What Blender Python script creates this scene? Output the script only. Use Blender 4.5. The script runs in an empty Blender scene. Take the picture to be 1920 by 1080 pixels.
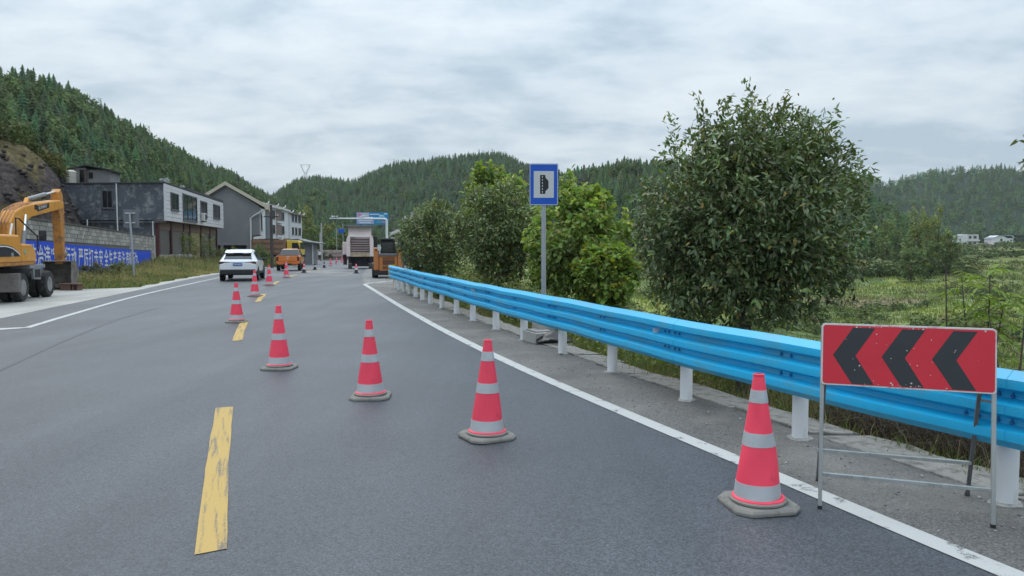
import bpy, bmesh, math, random
import numpy as np
from mathutils import Vector, Matrix, Euler

R = math.radians
random.seed(7)
RNG = np.random.default_rng(11)
scene = bpy.context.scene
COL = scene.collection

# ------------------------------------------------------------------ camera
EYE = 1.73
FPX = 1400.0
PITCH = math.atan(80 / FPX)
cam_d = bpy.data.cameras.new('camera')
cam_d.sensor_width = 36
cam_d.lens = FPX / 1920 * 36
cam_d.clip_start = 0.05
cam_d.clip_end = 9000
cam = bpy.data.objects.new('camera', cam_d)
COL.objects.link(cam)
cam.location = (0, 0, EYE)
cam.rotation_euler = (math.pi / 2 - PITCH, 0, 0)
scene.camera = cam

# ------------------------------------------------------------------ sky, sun, exposure
SUN_EL, SUN_AZ = R(52), R(-35)
world = bpy.data.worlds.new('World')
scene.world = world
world.use_nodes = True
wt = world.node_tree
wt.nodes.clear()


def wnode(t, **kw):
    n = wt.nodes.new(t)
    for k, v in kw.items():
        setattr(n, k, v)
    return n


def wmath(op, a, b=None):
    n = wnode('ShaderNodeMath', operation=op)
    for i, v in enumerate((a, b)):
        if v is None:
            continue
        if isinstance(v, (int, float)):
            n.inputs[i].default_value = v
        else:
            wt.links.new(v, n.inputs[i])
    return n.outputs[0]


wout = wnode('ShaderNodeOutputWorld')
wbg = wnode('ShaderNodeBackground')
wbg.inputs['Strength'].default_value = 0.1
sky = wnode('ShaderNodeTexSky', sky_type='NISHITA')
sky.sun_disc = False
sky.sun_elevation = SUN_EL
sky.sun_rotation = SUN_AZ
sky.air_density = 1.5
sky.dust_density = 3.0
tc = wnode('ShaderNodeTexCoord')
sep = wnode('ShaderNodeSeparateXYZ')
wt.links.new(tc.outputs['Generated'], sep.inputs[0])
zc = wmath('MAXIMUM', sep.outputs['Z'], 0.0)
# the cloud deck: directions projected on a flat layer high above the ground
den = wmath('ADD', zc, 0.19)
ux = wmath('DIVIDE', sep.outputs['X'], den)
uy = wmath('DIVIDE', sep.outputs['Y'], den)
cmb = wnode('ShaderNodeCombineXYZ')
wt.links.new(ux, cmb.inputs[0])
wt.links.new(uy, cmb.inputs[1])
mp = wnode('ShaderNodeMapping')
mp.inputs['Rotation'].default_value = (0, 0, R(-12))
mp.inputs['Scale'].default_value = (0.95, 1.25, 1)
wt.links.new(cmb.outputs[0], mp.inputs[0])
n1 = wnode('ShaderNodeTexNoise')
n1.inputs['Scale'].default_value = 1.1
n1.inputs['Detail'].default_value = 6
n1.inputs['Roughness'].default_value = 0.5
n1.inputs['Distortion'].default_value = 0.35
wt.links.new(mp.outputs[0], n1.inputs['Vector'])
n2 = wnode('ShaderNodeTexNoise')
n2.inputs['Scale'].default_value = 3.4
n2.inputs['Detail'].default_value = 5
n2.inputs['Roughness'].default_value = 0.6
n2.inputs['Distortion'].default_value = 0.2
wt.links.new(mp.outputs[0], n2.inputs['Vector'])
mix = wmath('ADD', wmath('MULTIPLY', n1.outputs['Fac'], 0.58), wmath('MULTIPLY', n2.outputs['Fac'], 0.42))
ramp = wnode('ShaderNodeValToRGB')
er = ramp.color_ramp
er.elements[0].position = 0.40
er.elements[0].color = (3.35, 4.2, 5.0, 1)
er.elements[1].position = 0.61
er.elements[1].color = (5.6, 6.2, 6.65, 1)
e_ = er.elements.new(0.5)
e_.color = (4.6, 5.35, 6.0, 1)
wt.links.new(mix, ramp.inputs[0])
# an overcast deck grows brighter towards the zenith
z2 = wmath('MULTIPLY', zc, zc)
gain = wmath('ADD', wmath('MULTIPLY', z2, 2.2), 1.0)
gcol = wnode('ShaderNodeMix', data_type='RGBA', blend_type='MULTIPLY')
gcol.inputs['Factor'].default_value = 1.0
wt.links.new(ramp.outputs[0], gcol.inputs[6])
gc = wnode('ShaderNodeCombineXYZ')
for i in range(3):
    wt.links.new(gain, gc.inputs[i])
wt.links.new(gc.outputs[0], gcol.inputs[7])
# a pale band low over the hills
hz = wmath('POWER', wmath('SUBTRACT', 1.0, zc), 14.0)
hmix = wnode('ShaderNodeMix', data_type='RGBA')
wt.links.new(wmath('MULTIPLY', hz, 0.45), hmix.inputs['Factor'])
wt.links.new(gcol.outputs[2], hmix.inputs[6])
hmix.inputs[7].default_value = (5.3, 6.0, 6.55, 1)
smix = wnode('ShaderNodeMix', data_type='RGBA')
smix.inputs['Factor'].default_value = 0.93
wt.links.new(sky.outputs[0], smix.inputs[6])
wt.links.new(hmix.outputs[2], smix.inputs[7])
wt.links.new(smix.outputs[2], wbg.inputs['Color'])
wt.links.new(wbg.outputs[0], wout.inputs[0])

sun_d = bpy.data.lights.new('sun', 'SUN')
sun_d.energy = 0.7
sun_d.angle = R(35)
sun_d.color = (1, 0.97, 0.92)
sun = bpy.data.objects.new('sun', sun_d)
COL.objects.link(sun)
sun.location = (0, 0, 60)
sdir = Vector((math.sin(SUN_AZ) * math.cos(SUN_EL), math.cos(SUN_AZ) * math.cos(SUN_EL), math.sin(SUN_EL)))
sun.rotation_euler = sdir.to_track_quat('Z', 'Y').to_euler()

vs = scene.view_settings
vs.view_transform = 'Standard'
vs.look = 'None'
vs.exposure = 0.4
vs.gamma = 1
vs.use_curve_mapping = False
scene.cycles.max_bounces = 6
scene.cycles.transparent_max_bounces = 8
scene.cycles.volume_bounces = 0

# ------------------------------------------------------------------ ground reckoning
CP, SP = math.cos(PITCH), math.sin(PITCH)


def sst(a, b, x):
    t = np.clip((np.asarray(x, float) - a) / (b - a), 0, 1)
    return t * t * (3 - 2 * t)


def road_h(y):
    return -0.65 * sst(35, 100, y)


def at(px, py, Y):
    """point of the place that stands Y metres out along sight line (px, py)"""
    a, b = (px - 960) / FPX, (540 - py) / FPX
    d = Vector((a, CP + b * SP, -SP + b * CP))
    return Vector((0, 0, EYE)) + d * (Y / d.y)


def on_road(px, py, dz=0.0):
    a, b = (px - 960) / FPX, (540 - py) / FPX
    d = Vector((a, CP + b * SP, -SP + b * CP))
    z = 0.0
    for _ in range(25):
        t = (z - EYE) / d.z
        z = float(road_h(d.y * t))
    return Vector((d.x * t, d.y * t, z + dz))


def interp(tab):
    ys = [p[0] for p in tab]
    xs = [p[1] for p in tab]

    def f(y):
        return np.interp(y, ys, xs)
    return f


def spline(tab):
    ys = np.array([p[0] for p in tab], float)
    xs = np.array([p[1] for p in tab], float)
    m = np.gradient(xs, ys)

    def f(y):
        y = np.asarray(y, float)
        i = np.clip(np.searchsorted(ys, y) - 1, 0, len(ys) - 2)
        h = ys[i + 1] - ys[i]
        t = (y - ys[i]) / h
        lin = (t < 0) | (t > 1)
        a = (1 + 2 * t) * (1 - t) ** 2 * xs[i] + t * (1 - t) ** 2 * h * m[i] + t * t * (3 - 2 * t) * xs[i + 1] + t * t * (t - 1) * h * m[i + 1]
        e = np.where(t < 0, xs[i] + (y - ys[i]) * m[i], xs[i + 1] + (y - ys[i + 1]) * m[i + 1])
        return np.where(lin, e, a)
    return f


f_mid = spline([(-14, 6.2), (-6, 2.6), (4.18, -1.72), (8, -3.11), (13.3, -4.93), (19, -6.72), (25, -8.4), (32.5, -10.45), (40, -12.1), (49.3, -13.75), (60, -15.75), (72, -18.0), (84, -20.3), (108, -24.7), (140, -31), (200, -46), (280, -72)])
f_right = spline([(-14, 11.6), (-6, 7.3), (0, 4.35), (3.85, 2.62), (5.9, 1.83), (7.4, 1.25), (10.03, 0.28), (13.95, -1.02), (19.03, -2.55), (25.5, -4.4), (31, -5.95), (34, -6.8), (40, -8.1), (49.3, -9.8), (60, -11.8), (72, -14), (84, -16.3), (108, -20.7), (140, -27), (200, -42), (280, -68)])
f_left = spline([(-14, 1.6), (-6, -2.2), (4, -6.1), (9, -8.0), (15.5, -10.15), (19.3, -11.22), (25, -12.7), (30.7, -13.9), (37.3, -15.2), (49.3, -17.5), (60, -19.5), (72, -21.8), (84, -24.1), (108, -28.5), (140, -34.8), (200, -49.8), (280, -75.8)])
f_post = spline([(-10, 11.2), (0, 5.62), (4.93, 3.32), (6.61, 2.58), (8.28, 1.95), (10.15, 1.36), (11.9, 0.79), (13.55, 0.22), (15.3, -0.33), (17, -0.88), (19, -1.45), (20.5, -1.93), (22, -2.4), (23.5, -2.83), (25, -3.24), (26.3, -3.61), (27.5, -3.97), (28.8, -4.36), (30, -4.72)])
f_edge = interp([(-14, 14.2), (-10, 11.65), (0, 6.05), (5, 3.75), (10, 1.83), (15, 0.2), (20, -1.35), (25, -2.8), (30, -4.25), (33, -4.2), (36, -3.0), (45, -3.4), (60, -5.5), (84, -10), (110, -15), (160, -26), (280, -60)])
f_apron = interp([(-14, -1.5), (0, -7.5), (10, -9.9), (17.6, -12.1), (21, -12.85), (27.8, -14.2), (35, -15.85), (40, -16.9), (60, -21), (110, -30), (280, -77)])


def vnoise(x, y, s, seed=0):
    x = np.asarray(x, float) / s
    y = np.asarray(y, float) / s
    r = np.zeros(np.broadcast(x, y).shape)
    g = np.random.default_rng(seed)
    for _ in range(5):
        a, ph, f = g.uniform(0, 2 * math.pi), g.uniform(0, 6.28), g.uniform(0.6, 1.7)
        r = r + np.sin((x * math.cos(a) + y * math.sin(a)) * f * 2 * math.pi + ph + 1.3 * np.sin(y * f * 1.7 + ph))
    return r / 5


def tab_k(tab):
    KEND.append(((tab[0][0] - 960) / FPX, (tab[-1][0] - 960) / FPX))
    ks = [(p[0] - 960) / FPX for p in tab]
    vs_ = [p[1] for p in tab]
    return lambda k: np.interp(k, ks, vs_)


KEND = []
# hills: crest line as seen from the road, distance of crest and of foot, height of the wood on it
HILLS = {
    'left': dict(crest=tab_k([(-900, 150), (-600, 125), (-300, 112), (-100, 118), (0, 140), (60, 150), (120, 166), (200, 213), (260, 242), (310, 272), (390, 312), (440, 330), (500, 368), (550, 400), (620, 450)]),
                 yr=tab_k([(-900, 90), (-300, 140), (0, 175), (200, 225), (310, 265), (440, 335), (500, 385), (620, 420)]),
                 yf=tab_k([(-900, 40), (-300, 66), (0, 84), (200, 92), (310, 118), (440, 180), (500, 215), (620, 260)]), wood=4.6),
    'cut': dict(crest=tab_k([(-900, 250), (-300, 238), (-100, 244), (0, 262), (60, 296), (110, 338), (135, 375), (160, 430), (190, 470)]),
                yr=tab_k([(-900, 40), (-100, 54), (60, 58), (190, 62)]),
                yf=tab_k([(-900, 28), (-100, 37), (60, 44), (190, 50)]), wood=0.0),
    'middle': dict(crest=tab_k([(380, 460), (440, 420), (500, 376), (520, 362), (545, 347), (570, 336), (610, 334), (660, 343), (700, 325), (740, 306), (800, 300), (850, 296), (940, 291), (985, 312), (1050, 332), (1120, 340), (1250, 345), (1400, 365), (1560, 460)]),
                   yr=tab_k([(380, 520), (1560, 520)]), yf=tab_k([(380, 270), (700, 255), (1560, 300)]), wood=5.0),
    'right': dict(crest=tab_k([(930, 460), (975, 385), (1010, 352), (1050, 333), (1110, 322), (1170, 306), (1215, 313), (1300, 318), (1400, 318), (1500, 326), (1580, 342), (1640, 376), (1700, 415), (1780, 462)]),
                  yr=tab_k([(930, 330), (1200, 320), (1600, 270), (1780, 240)]), yf=tab_k([(930, 190), (1200, 170), (1600, 140), (1780, 150)]), wood=5.0),
    'far': dict(crest=tab_k([(1300, 350), (1480, 322), (1560, 319), (1600, 325), (1655, 347), (1700, 335), (1740, 326), (1850, 317), (1920, 325), (2050, 318), (2300, 330), (2600, 300)]),
                yr=tab_k([(1300, 900), (2600, 800)]), yf=tab_k([(1300, 520), (1900, 500), (2600, 380)]), wood=7.0),
}
for i_, hd_ in enumerate(HILLS.values()):
    hd_['k0'], hd_['k1'] = KEND[3 * i_]
HILLS['left']['k0'] = HILLS['cut']['k0'] = -9
HILLS['far']['k1'] = 9


def hill_h(hd, x, y):
    yy = np.maximum(y, 1e-3)
    k = np.clip(x / yy, -3, 3)
    yr, yf = hd['yr'](k), hd['yf'](k)
    zr = EYE + (460 - hd['crest'](k)) / FPX * yr - hd['wood'] * 0.75
    t = (y - yf) / (yr - yf)
    up = np.clip(t, 0, 1)
    up = 0.35 * up + 0.65 * (up * up * (3 - 2 * up))
    dn = 1 - 0.75 * sst(1, 2.4, t)
    h = np.where(t < 1, zr * up, zr * dn) * np.clip((k - hd['k0']) / 0.02, 0, 1) * np.clip((hd['k1'] - k) / 0.02, 0, 1)
    return np.where((t > 0) & (y > 5) & (zr > 0), np.maximum(h, 0), 0), t


def terrain(x, y):
    x = np.asarray(x, float)
    y = np.asarray(y, float)
    r = np.hypot(x, y)
    rh = road_h(y) - 0.05
    e = f_edge(y)
    d = np.maximum(0, x - e)
    # the valley on the right, in terraces
    vz = -4.3 + 5.6 * sst(70, 460, r) + 0.25 * vnoise(x, y, 60, 3)
    st = 0.55
    q = vz / st + 0.35 * vnoise(x, y, 34, 5)
    fr = q - np.floor(q)
    vz = (np.floor(q) + sst(0.86, 1.0, fr)) * st
    zr_ = rh - 0.28 * sst(0, 1.1, d)
    w = sst(0.9, 13, d) * (1 - 0.75 * sst(34, 60, y) * (1 - sst(6, 30, d)))
    z_right = zr_ * (1 - w) + vz * w + 0.05 * vnoise(x, y, 2.3, 9) * sst(0.4, 2, d)
    # verge and yard on the left
    dl = np.maximum(0, f_apron(y) - 0.2 - x)
    wide = 7.0 * (1 - sst(27, 34, y))
    dg = np.maximum(0, dl - wide)
    z_left = rh + (0.32 + 0.55 * sst(46, 58, y)) * sst(0.2, 7.5, dg) + 0.04 * vnoise(x, y, 2.0, 21) * sst(0.3, 2, dg)
    z = np.where(d > 0, z_right, np.where(dl > 0, z_left, rh))
    hs = np.zeros_like(z)
    for k_, hd in HILLS.items():
        h, t = hill_h(hd, x, y)
        am = {'cut': 0.9, 'left': 1.5, 'far': 3.0}.get(k_, 2.0)
        bump = am * vnoise(x, y, 26 if k_ != 'cut' else 7, 31) * np.clip(h / 8, 0, 1)
        if k_ == 'cut':
            bump = bump + (0.45 * vnoise(x, y, 2.1, 35) + 0.25 * vnoise(x, y, 0.9, 36)) * np.clip(h / 2, 0, 1)
        hs = np.maximum(hs, h + bump)
    return z + np.maximum(hs, 0) * np.where(y > 20, 1, 0)


def tz(x, y):
    return float(terrain(np.array([x]), np.array([y]))[0])


# ------------------------------------------------------------------ materials
MATS = {}


def _lnk(nt, a, b):
    nt.links.new(a, b)


def pm(name, col, rough=0.6, metal=0.0, var=0.15, vscale=6.0, dirt=None, dirt_amt=0.0, dirt_scale=3.0, bump=0.0, bscale=40.0, spec=0.5, coat=0.0, stretch=None, detail=5.0):
    """painted / plain surface with procedural mottling, dirt and relief"""
    if name in MATS:
        return MATS[name]
    m = bpy.data.materials.new(name)
    m.use_nodes = True
    nt = m.node_tree
    b = nt.nodes['Principled BSDF']
    b.inputs['Roughness'].default_value = rough
    b.inputs['Metallic'].default_value = metal
    b.inputs['Specular IOR Level'].default_value = spec
    b.inputs['Coat Weight'].default_value = coat
    t = nt.nodes.new('ShaderNodeTexCoord')
    src = t.outputs['Object']
    if stretch:
        mpn = nt.nodes.new('ShaderNodeMapping')
        mpn.inputs['Scale'].default_value = stretch
        _lnk(nt, src, mpn.inputs[0])
        src = mpn.outputs[0]
    nz = nt.nodes.new('ShaderNodeTexNoise')
    nz.inputs['Scale'].default_value = vscale
    nz.inputs['Detail'].default_value = detail
    _lnk(nt, src, nz.inputs['Vector'])
    mx = nt.nodes.new('ShaderNodeMix')
    mx.data_type = 'RGBA'
    mx.inputs[6].default_value = tuple(c * (1 - var) for c in col) + (1,)
    mx.inputs[7].default_value = tuple(min(1, c * (1 + var)) for c in col) + (1,)
    _lnk(nt, nz.outputs['Fac'], mx.inputs['Factor'])
    out = mx.outputs[2]
    if dirt is not None and dirt_amt > 0:
        n2_ = nt.nodes.new('ShaderNodeTexNoise')
        n2_.inputs['Scale'].default_value = dirt_scale
        n2_.inputs['Detail'].default_value = 8
        n2_.inputs['Roughness'].default_value = 0.65
        _lnk(nt, src, n2_.inputs['Vector'])
        rp = nt.nodes.new('ShaderNodeValToRGB')
        rp.color_ramp.elements[0].position = 0.62 - 0.3 * dirt_amt
        rp.color_ramp.elements[1].position = 0.72 - 0.15 * dirt_amt
        _lnk(nt, n2_.outputs['Fac'], rp.inputs[0])
        m2 = nt.nodes.new('ShaderNodeMix')
        m2.data_type = 'RGBA'
        m2.inputs[7].default_value = tuple(dirt) + (1,)
        mu = nt.nodes.new('ShaderNodeMath')
        mu.operation = 'MULTIPLY'
        mu.inputs[1].default_value = min(1, 0.4 + dirt_amt)
        _lnk(nt, rp.outputs[0], mu.inputs[0])
        _lnk(nt, mu.outputs[0], m2.inputs['Factor'])
        _lnk(nt, out, m2.inputs[6])
        out = m2.outputs[2]
    _lnk(nt, out, b.inputs['Base Color'])
    if bump > 0:
        n3 = nt.nodes.new('ShaderNodeTexNoise')
        n3.inputs['Scale'].default_value = bscale
        n3.inputs['Detail'].default_value = 4
        _lnk(nt, src, n3.inputs['Vector'])
        bp = nt.nodes.new('ShaderNodeBump')
        bp.inputs['Strength'].default_value = bump
        bp.inputs['Distance'].default_value = 0.02
        _lnk(nt, n3.outputs['Fac'], bp.inputs['Height'])
        _lnk(nt, bp.outputs[0], b.inputs['Normal'])
    MATS[name] = m
    return m


def leaf_mat(name, rough=0.5, trans=0.25, spec=0.4):
    """foliage: the leaf's own colour sits in the 'tint' attribute"""
    if name in MATS:
        return MATS[name]
    m = bpy.data.materials.new(name)
    m.use_nodes = True
    nt = m.node_tree
    b = nt.nodes['Principled BSDF']
    b.inputs['Roughness'].default_value = rough
    b.inputs['Specular IOR Level'].default_value = spec
    a = nt.nodes.new('ShaderNodeAttribute')
    a.attribute_name = 'tint'
    _lnk(nt, a.outputs['Color'], b.inputs['Base Color'])
    if trans > 0:
        tr = nt.nodes.new('ShaderNodeBsdfTranslucent')
        g = nt.nodes.new('ShaderNodeMix')
        g.data_type = 'RGBA'
        g.blend_type = 'MULTIPLY'
        g.inputs['Factor'].default_value = 1
        g.inputs[7].default_value = (1.2, 1.25, 0.5, 1)
        _lnk(nt, a.outputs['Color'], g.inputs[6])
        _lnk(nt, g.outputs[2], tr.inputs['Color'])
        ms = nt.nodes.new('ShaderNodeMixShader')
        ms.inputs[0].default_value = trans
        _lnk(nt, b.outputs[0], ms.inputs[1])
        _lnk(nt, tr.outputs[0], ms.inputs[2])
        _lnk(nt, ms.outputs[0], nt.nodes['Material Output'].inputs[0])
    MATS[name] = m
    return m


def glass_mat(name, col=(0.02, 0.025, 0.03), rough=0.08):
    m = pm(name, col, rough=rough, var=0.3, vscale=1.5, spec=0.8)
    return m


# ------------------------------------------------------------------ mesh helpers
def frame_to(p0, p1):
    p0, p1 = Vector(p0), Vector(p1)
    d = (p1 - p0)
    L = d.length
    q = d.to_track_quat('Z', 'Y')
    return Matrix.Translation(p0) @ q.to_matrix().to_4x4(), L


class MB:
    def __init__(self):
        self.v, self.f = [], []

    def add(self, vs_, fs, M=None):
        o = len(self.v)
        for p in vs_:
            p = Vector(p)
            self.v.append(tuple(M @ p) if M is not None else tuple(p))
        for f in fs:
            self.f.append(tuple(i + o for i in f))
        return self

    def box(self, c, s, rot=(0, 0, 0), M=None, top=None):
        x, y, z = s[0] / 2, s[1] / 2, s[2] / 2
        tx, ty = (x, y) if top is None else (top[0] / 2, top[1] / 2)
        vs_ = [(-x, -y, -z), (x, -y, -z), (x, y, -z), (-x, y, -z), (-tx, -ty, z), (tx, -ty, z), (tx, ty, z), (-tx, ty, z)]
        fs = [(0, 3, 2, 1), (4, 5, 6, 7), (0, 1, 5, 4), (1, 2, 6, 5), (2, 3, 7, 6), (3, 0, 4, 7)]
        T = Matrix.Translation(Vector(c)) @ Euler(rot).to_matrix().to_4x4()
        return self.add(vs_, fs, (M @ T) if M is not None else T)

    def bar(self, p0, p1, w, h=None):
        """square bar between two points"""
        h = h or w
        T, L = frame_to(p0, p1)
        vs_ = [(sx * w / 2, sy * h / 2, z) for z in (0, L) for sx, sy in ((-1, -1), (1, -1), (1, 1), (-1, 1))]
        fs = [(0, 3, 2, 1), (4, 5, 6, 7), (0, 1, 5, 4), (1, 2, 6, 5), (2, 3, 7, 6), (3, 0, 4, 7)]
        return self.add(vs_, fs, T)

    def cyl(self, p0, p1, r0, r1=None, n=12, cap=True):
        r1 = r0 if r1 is None else r1
        T, L = frame_to(p0, p1)
        vs_ = []
        for r, z in ((r0, 0), (r1, L)):
            vs_ += [(r * math.cos(2 * math.pi * i / n), r * math.sin(2 * math.pi * i / n), z) for i in range(n)]
        fs = [(i, (i + 1) % n, n + (i + 1) % n, n + i) for i in range(n)]
        if cap:
            fs += [tuple(range(n - 1, -1, -1)), tuple(range(n, 2 * n))]
        return self.add(vs_, fs, T)

    def tube(self, pts, r, n=8):
        pts = [Vector(p) for p in pts]
        rs = r if isinstance(r, (list, tuple)) else [r] * len(pts)
        up = Vector((0, 0, 1))
        vs_, fs = [], []
        for i, p in enumerate(pts):
            d = (pts[min(i + 1, len(pts) - 1)] - pts[max(i - 1, 0)]).normalized()
            a = d.cross(up)
            if a.length < 1e-3:
                a = d.cross(Vector((0, 1, 0)))
            a.normalize()
            b = a.cross(d).normalized()
            for j in range(n):
                t = 2 * math.pi * j / n
                vs_.append(p + (a * math.cos(t) + b * math.sin(t)) * rs[i])
        for i in range(len(pts) - 1):
            for j in range(n):
                fs.append((i * n + j, i * n + (j + 1) % n, (i + 1) * n + (j + 1) % n, (i + 1) * n + j))
        fs.append(tuple(range(n - 1, -1, -1)))
        fs.append(tuple((len(pts) - 1) * n + j for j in range(n)))
        return self.add(vs_, fs)

    def lathe(self, prof, n=24, M=None, closed=False):
        vs_, fs = [], []
        for r, z in prof:
            vs_ += [(r * math.cos(2 * math.pi * i / n), r * math.sin(2 * math.pi * i / n), z) for i in range(n)]
        m = len(prof)
        for k in range(m - 1 + (1 if closed else 0)):
            for i in range(n):
                k2 = (k + 1) % m
                fs.append((k * n + i, k * n + (i + 1) % n, k2 * n + (i + 1) % n, k2 * n + i))
        if not closed:
            if prof[0][0] > 1e-5:
                fs.append(tuple(range(n - 1, -1, -1)))
            if prof[-1][0] > 1e-5:
                fs.append(tuple((m - 1) * n + i for i in range(n)))
        return self.add(vs_, fs, M)

    def prism(self, poly, a, b, axis='y', M=None):
        """polygon (u, v) pushed from a to b along axis: y -> (u, *, v), x -> (*, u, v), z -> (u, v, *)"""
        def pt(u, v, w):
            return {'y': (u, w, v), 'x': (w, u, v), 'z': (u, v, w)}[axis]
        n = len(poly)
        vs_ = [pt(u, v, a) for u, v in poly] + [pt(u, v, b) for u, v in poly]
        fs = [tuple(range(n)), tuple(range(2 * n - 1, n - 1, -1))]
        fs += [(i, n + i, n + (i + 1) % n, (i + 1) % n) for i in range(n)]
        return self.add(vs_, fs, M)

    def loft(self, secs, cap=True):
        n = len(secs[0])
        vs_ = [p for s in secs for p in s]
        fs = []
        for k in range(len(secs) - 1):
            for i in range(n):
                fs.append((k * n + i, k * n + (i + 1) % n, (k + 1) * n + (i + 1) % n, (k + 1) * n + i))
        if cap:
            fs.append(tuple(range(n - 1, -1, -1)))
            fs.append(tuple((len(secs) - 1) * n + i for i in range(n)))
        return self.add(vs_, fs)

    def build(self, name, mat, parent=None, smooth=False, bevel=0.0, seg=2, sub=0, ang=35):
        me = bpy.data.meshes.new(name)
        me.from_pydata(self.v, [], self.f)
        bm = bmesh.new()
        bm.from_mesh(me)
        bmesh.ops.recalc_face_normals(bm, faces=bm.faces[:])
        bm.to_mesh(me)
        bm.free()
        me.materials.append(mat)
        o = bpy.data.objects.new(name, me)
        COL.objects.link(o)
        if parent is not None:
            o.parent = parent
        if bevel > 0:
            md = o.modifiers.new('bevel', 'BEVEL')
            md.width = bevel
            md.segments = seg
            md.limit_method = 'ANGLE'
            md.angle_limit = R(ang)
        if sub:
            md = o.modifiers.new('sub', 'SUBSURF')
            md.levels = sub
            md.render_levels = sub
        if smooth:
            me.polygons.foreach_set('use_smooth', [True] * len(me.polygons))
            if smooth == 'auto':
                me.set_sharp_from_angle(angle=R(ang))
        return o


def tag(o, label=None, cat=None, group=None, kind=None):
    if label:
        o['label'] = label
    if cat:
        o['category'] = cat
    if group:
        o['group'] = group
    if kind:
        o['kind'] = kind
    return o


def thing(name, label, cat, loc=(0, 0, 0), rotz=0.0, group=None):
    o = bpy.data.objects.new(name, None)
    o.empty_display_size = 0.2
    COL.objects.link(o)
    o.location = loc
    o.rotation_euler = (0, 0, rotz)
    return tag(o, label, cat, group)


def copy_tree(o, parent=None):
    c = o.copy()
    COL.objects.link(c)
    c.parent = parent
    for ch in list(o.children):
        copy_tree(ch, c)
    return c


def np_mesh(name, V, F, mat, parent=None, tint=None, smooth=False):
    V = np.asarray(V, np.float32)
    F = np.asarray(F, np.int32)
    m, k = F.shape
    me = bpy.data.meshes.new(name)
    me.vertices.add(len(V))
    me.vertices.foreach_set('co', V.ravel())
    me.loops.add(m * k)
    me.loops.foreach_set('vertex_index', F.ravel())
    me.polygons.add(m)
    me.polygons.foreach_set('loop_start', np.arange(m, dtype=np.int32) * k)
    me.update(calc_edges=True)
    if tint is not None:
        ca = me.color_attributes.new('tint', 'FLOAT_COLOR', 'POINT')
        t4 = np.ones((len(V), 4), np.float32)
        t4[:, :3] = tint
        ca.data.foreach_set('color', t4.ravel())
    if smooth:
        me.polygons.foreach_set('use_smooth', np.ones(m, bool))
    me.validate()
    me.materials.append(mat)
    o = bpy.data.objects.new(name, me)
    COL.objects.link(o)
    if parent is not None:
        o.parent = parent
    return o


def text_mesh(body, size=1.0, bold=0.0):
    """flat lettering as (verts, faces) in x / y, centred"""
    cu = bpy.data.curves.new('lettering', 'FONT')
    cu.body = body
    cu.size = size
    cu.align_x = 'CENTER'
    cu.align_y = 'CENTER'
    cu.resolution_u = 2
    cu.offset = bold
    o = bpy.data.objects.new('lettering', cu)
    COL.objects.link(o)
    dg = bpy.context.evaluated_depsgraph_get()
    me = bpy.data.meshes.new_from_object(o.evaluated_get(dg))
    vs_ = [tuple(v.co) for v in me.vertices]
    fs = [tuple(p.vertices) for p in me.polygons]
    bpy.data.objects.remove(o)
    bpy.data.curves.remove(cu)
    bpy.data.meshes.remove(me)
    return vs_, fs
# ================================================================== THE SETTING
# ------------------------------------------------------------------ ground materials
def ground_mat():
    m = bpy.data.materials.new('ground')
    m.use_nodes = True
    nt = m.node_tree
    b = nt.nodes['Principled BSDF']
    b.inputs['Roughness'].default_value = 0.95
    b.inputs['Specular IOR Level'].default_value = 0.1
    a = nt.nodes.new('ShaderNodeAttribute')
    a.attribute_name = 'tint'
    t = nt.nodes.new('ShaderNodeTexCoord')
    prev = a.outputs['Color']
    for sc_, amt in ((0.35, 0.5), (3.0, 0.5), (18.0, 0.4)):
        nz = nt.nodes.new('ShaderNodeTexNoise')
        nz.inputs['Scale'].default_value = sc_
        nz.inputs['Detail'].default_value = 6
        _lnk(nt, t.outputs['Object'], nz.inputs['Vector'])
        rp = nt.nodes.new('ShaderNodeMapRange')
        rp.inputs['From Min'].default_value = 0.3
        rp.inputs['From Max'].default_value = 0.7
        rp.inputs['To Min'].default_value = 1 - amt
        rp.inputs['To Max'].default_value = 1 + amt
        _lnk(nt, nz.outputs['Fac'], rp.inputs[0])
        mx = nt.nodes.new('ShaderNodeVectorMath')
        mx.operation = 'SCALE'
        _lnk(nt, prev, mx.inputs[0])
        _lnk(nt, rp.outputs[0], mx.inputs['Scale'])
        prev = mx.outputs[0]
    _lnk(nt, prev, b.inputs['Base Color'])
    nz = nt.nodes.new('ShaderNodeTexNoise')
    nz.inputs['Scale'].default_value = 4
    nz.inputs['Detail'].default_value = 9
    _lnk(nt, t.outputs['Object'], nz.inputs['Vector'])
    bp = nt.nodes.new('ShaderNodeBump')
    bp.inputs['Strength'].default_value = 0.8
    bp.inputs['Distance'].default_value = 0.15
    _lnk(nt, nz.outputs['Fac'], bp.inputs['Height'])
    _lnk(nt, bp.outputs[0], b.inputs['Normal'])
    return m


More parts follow.
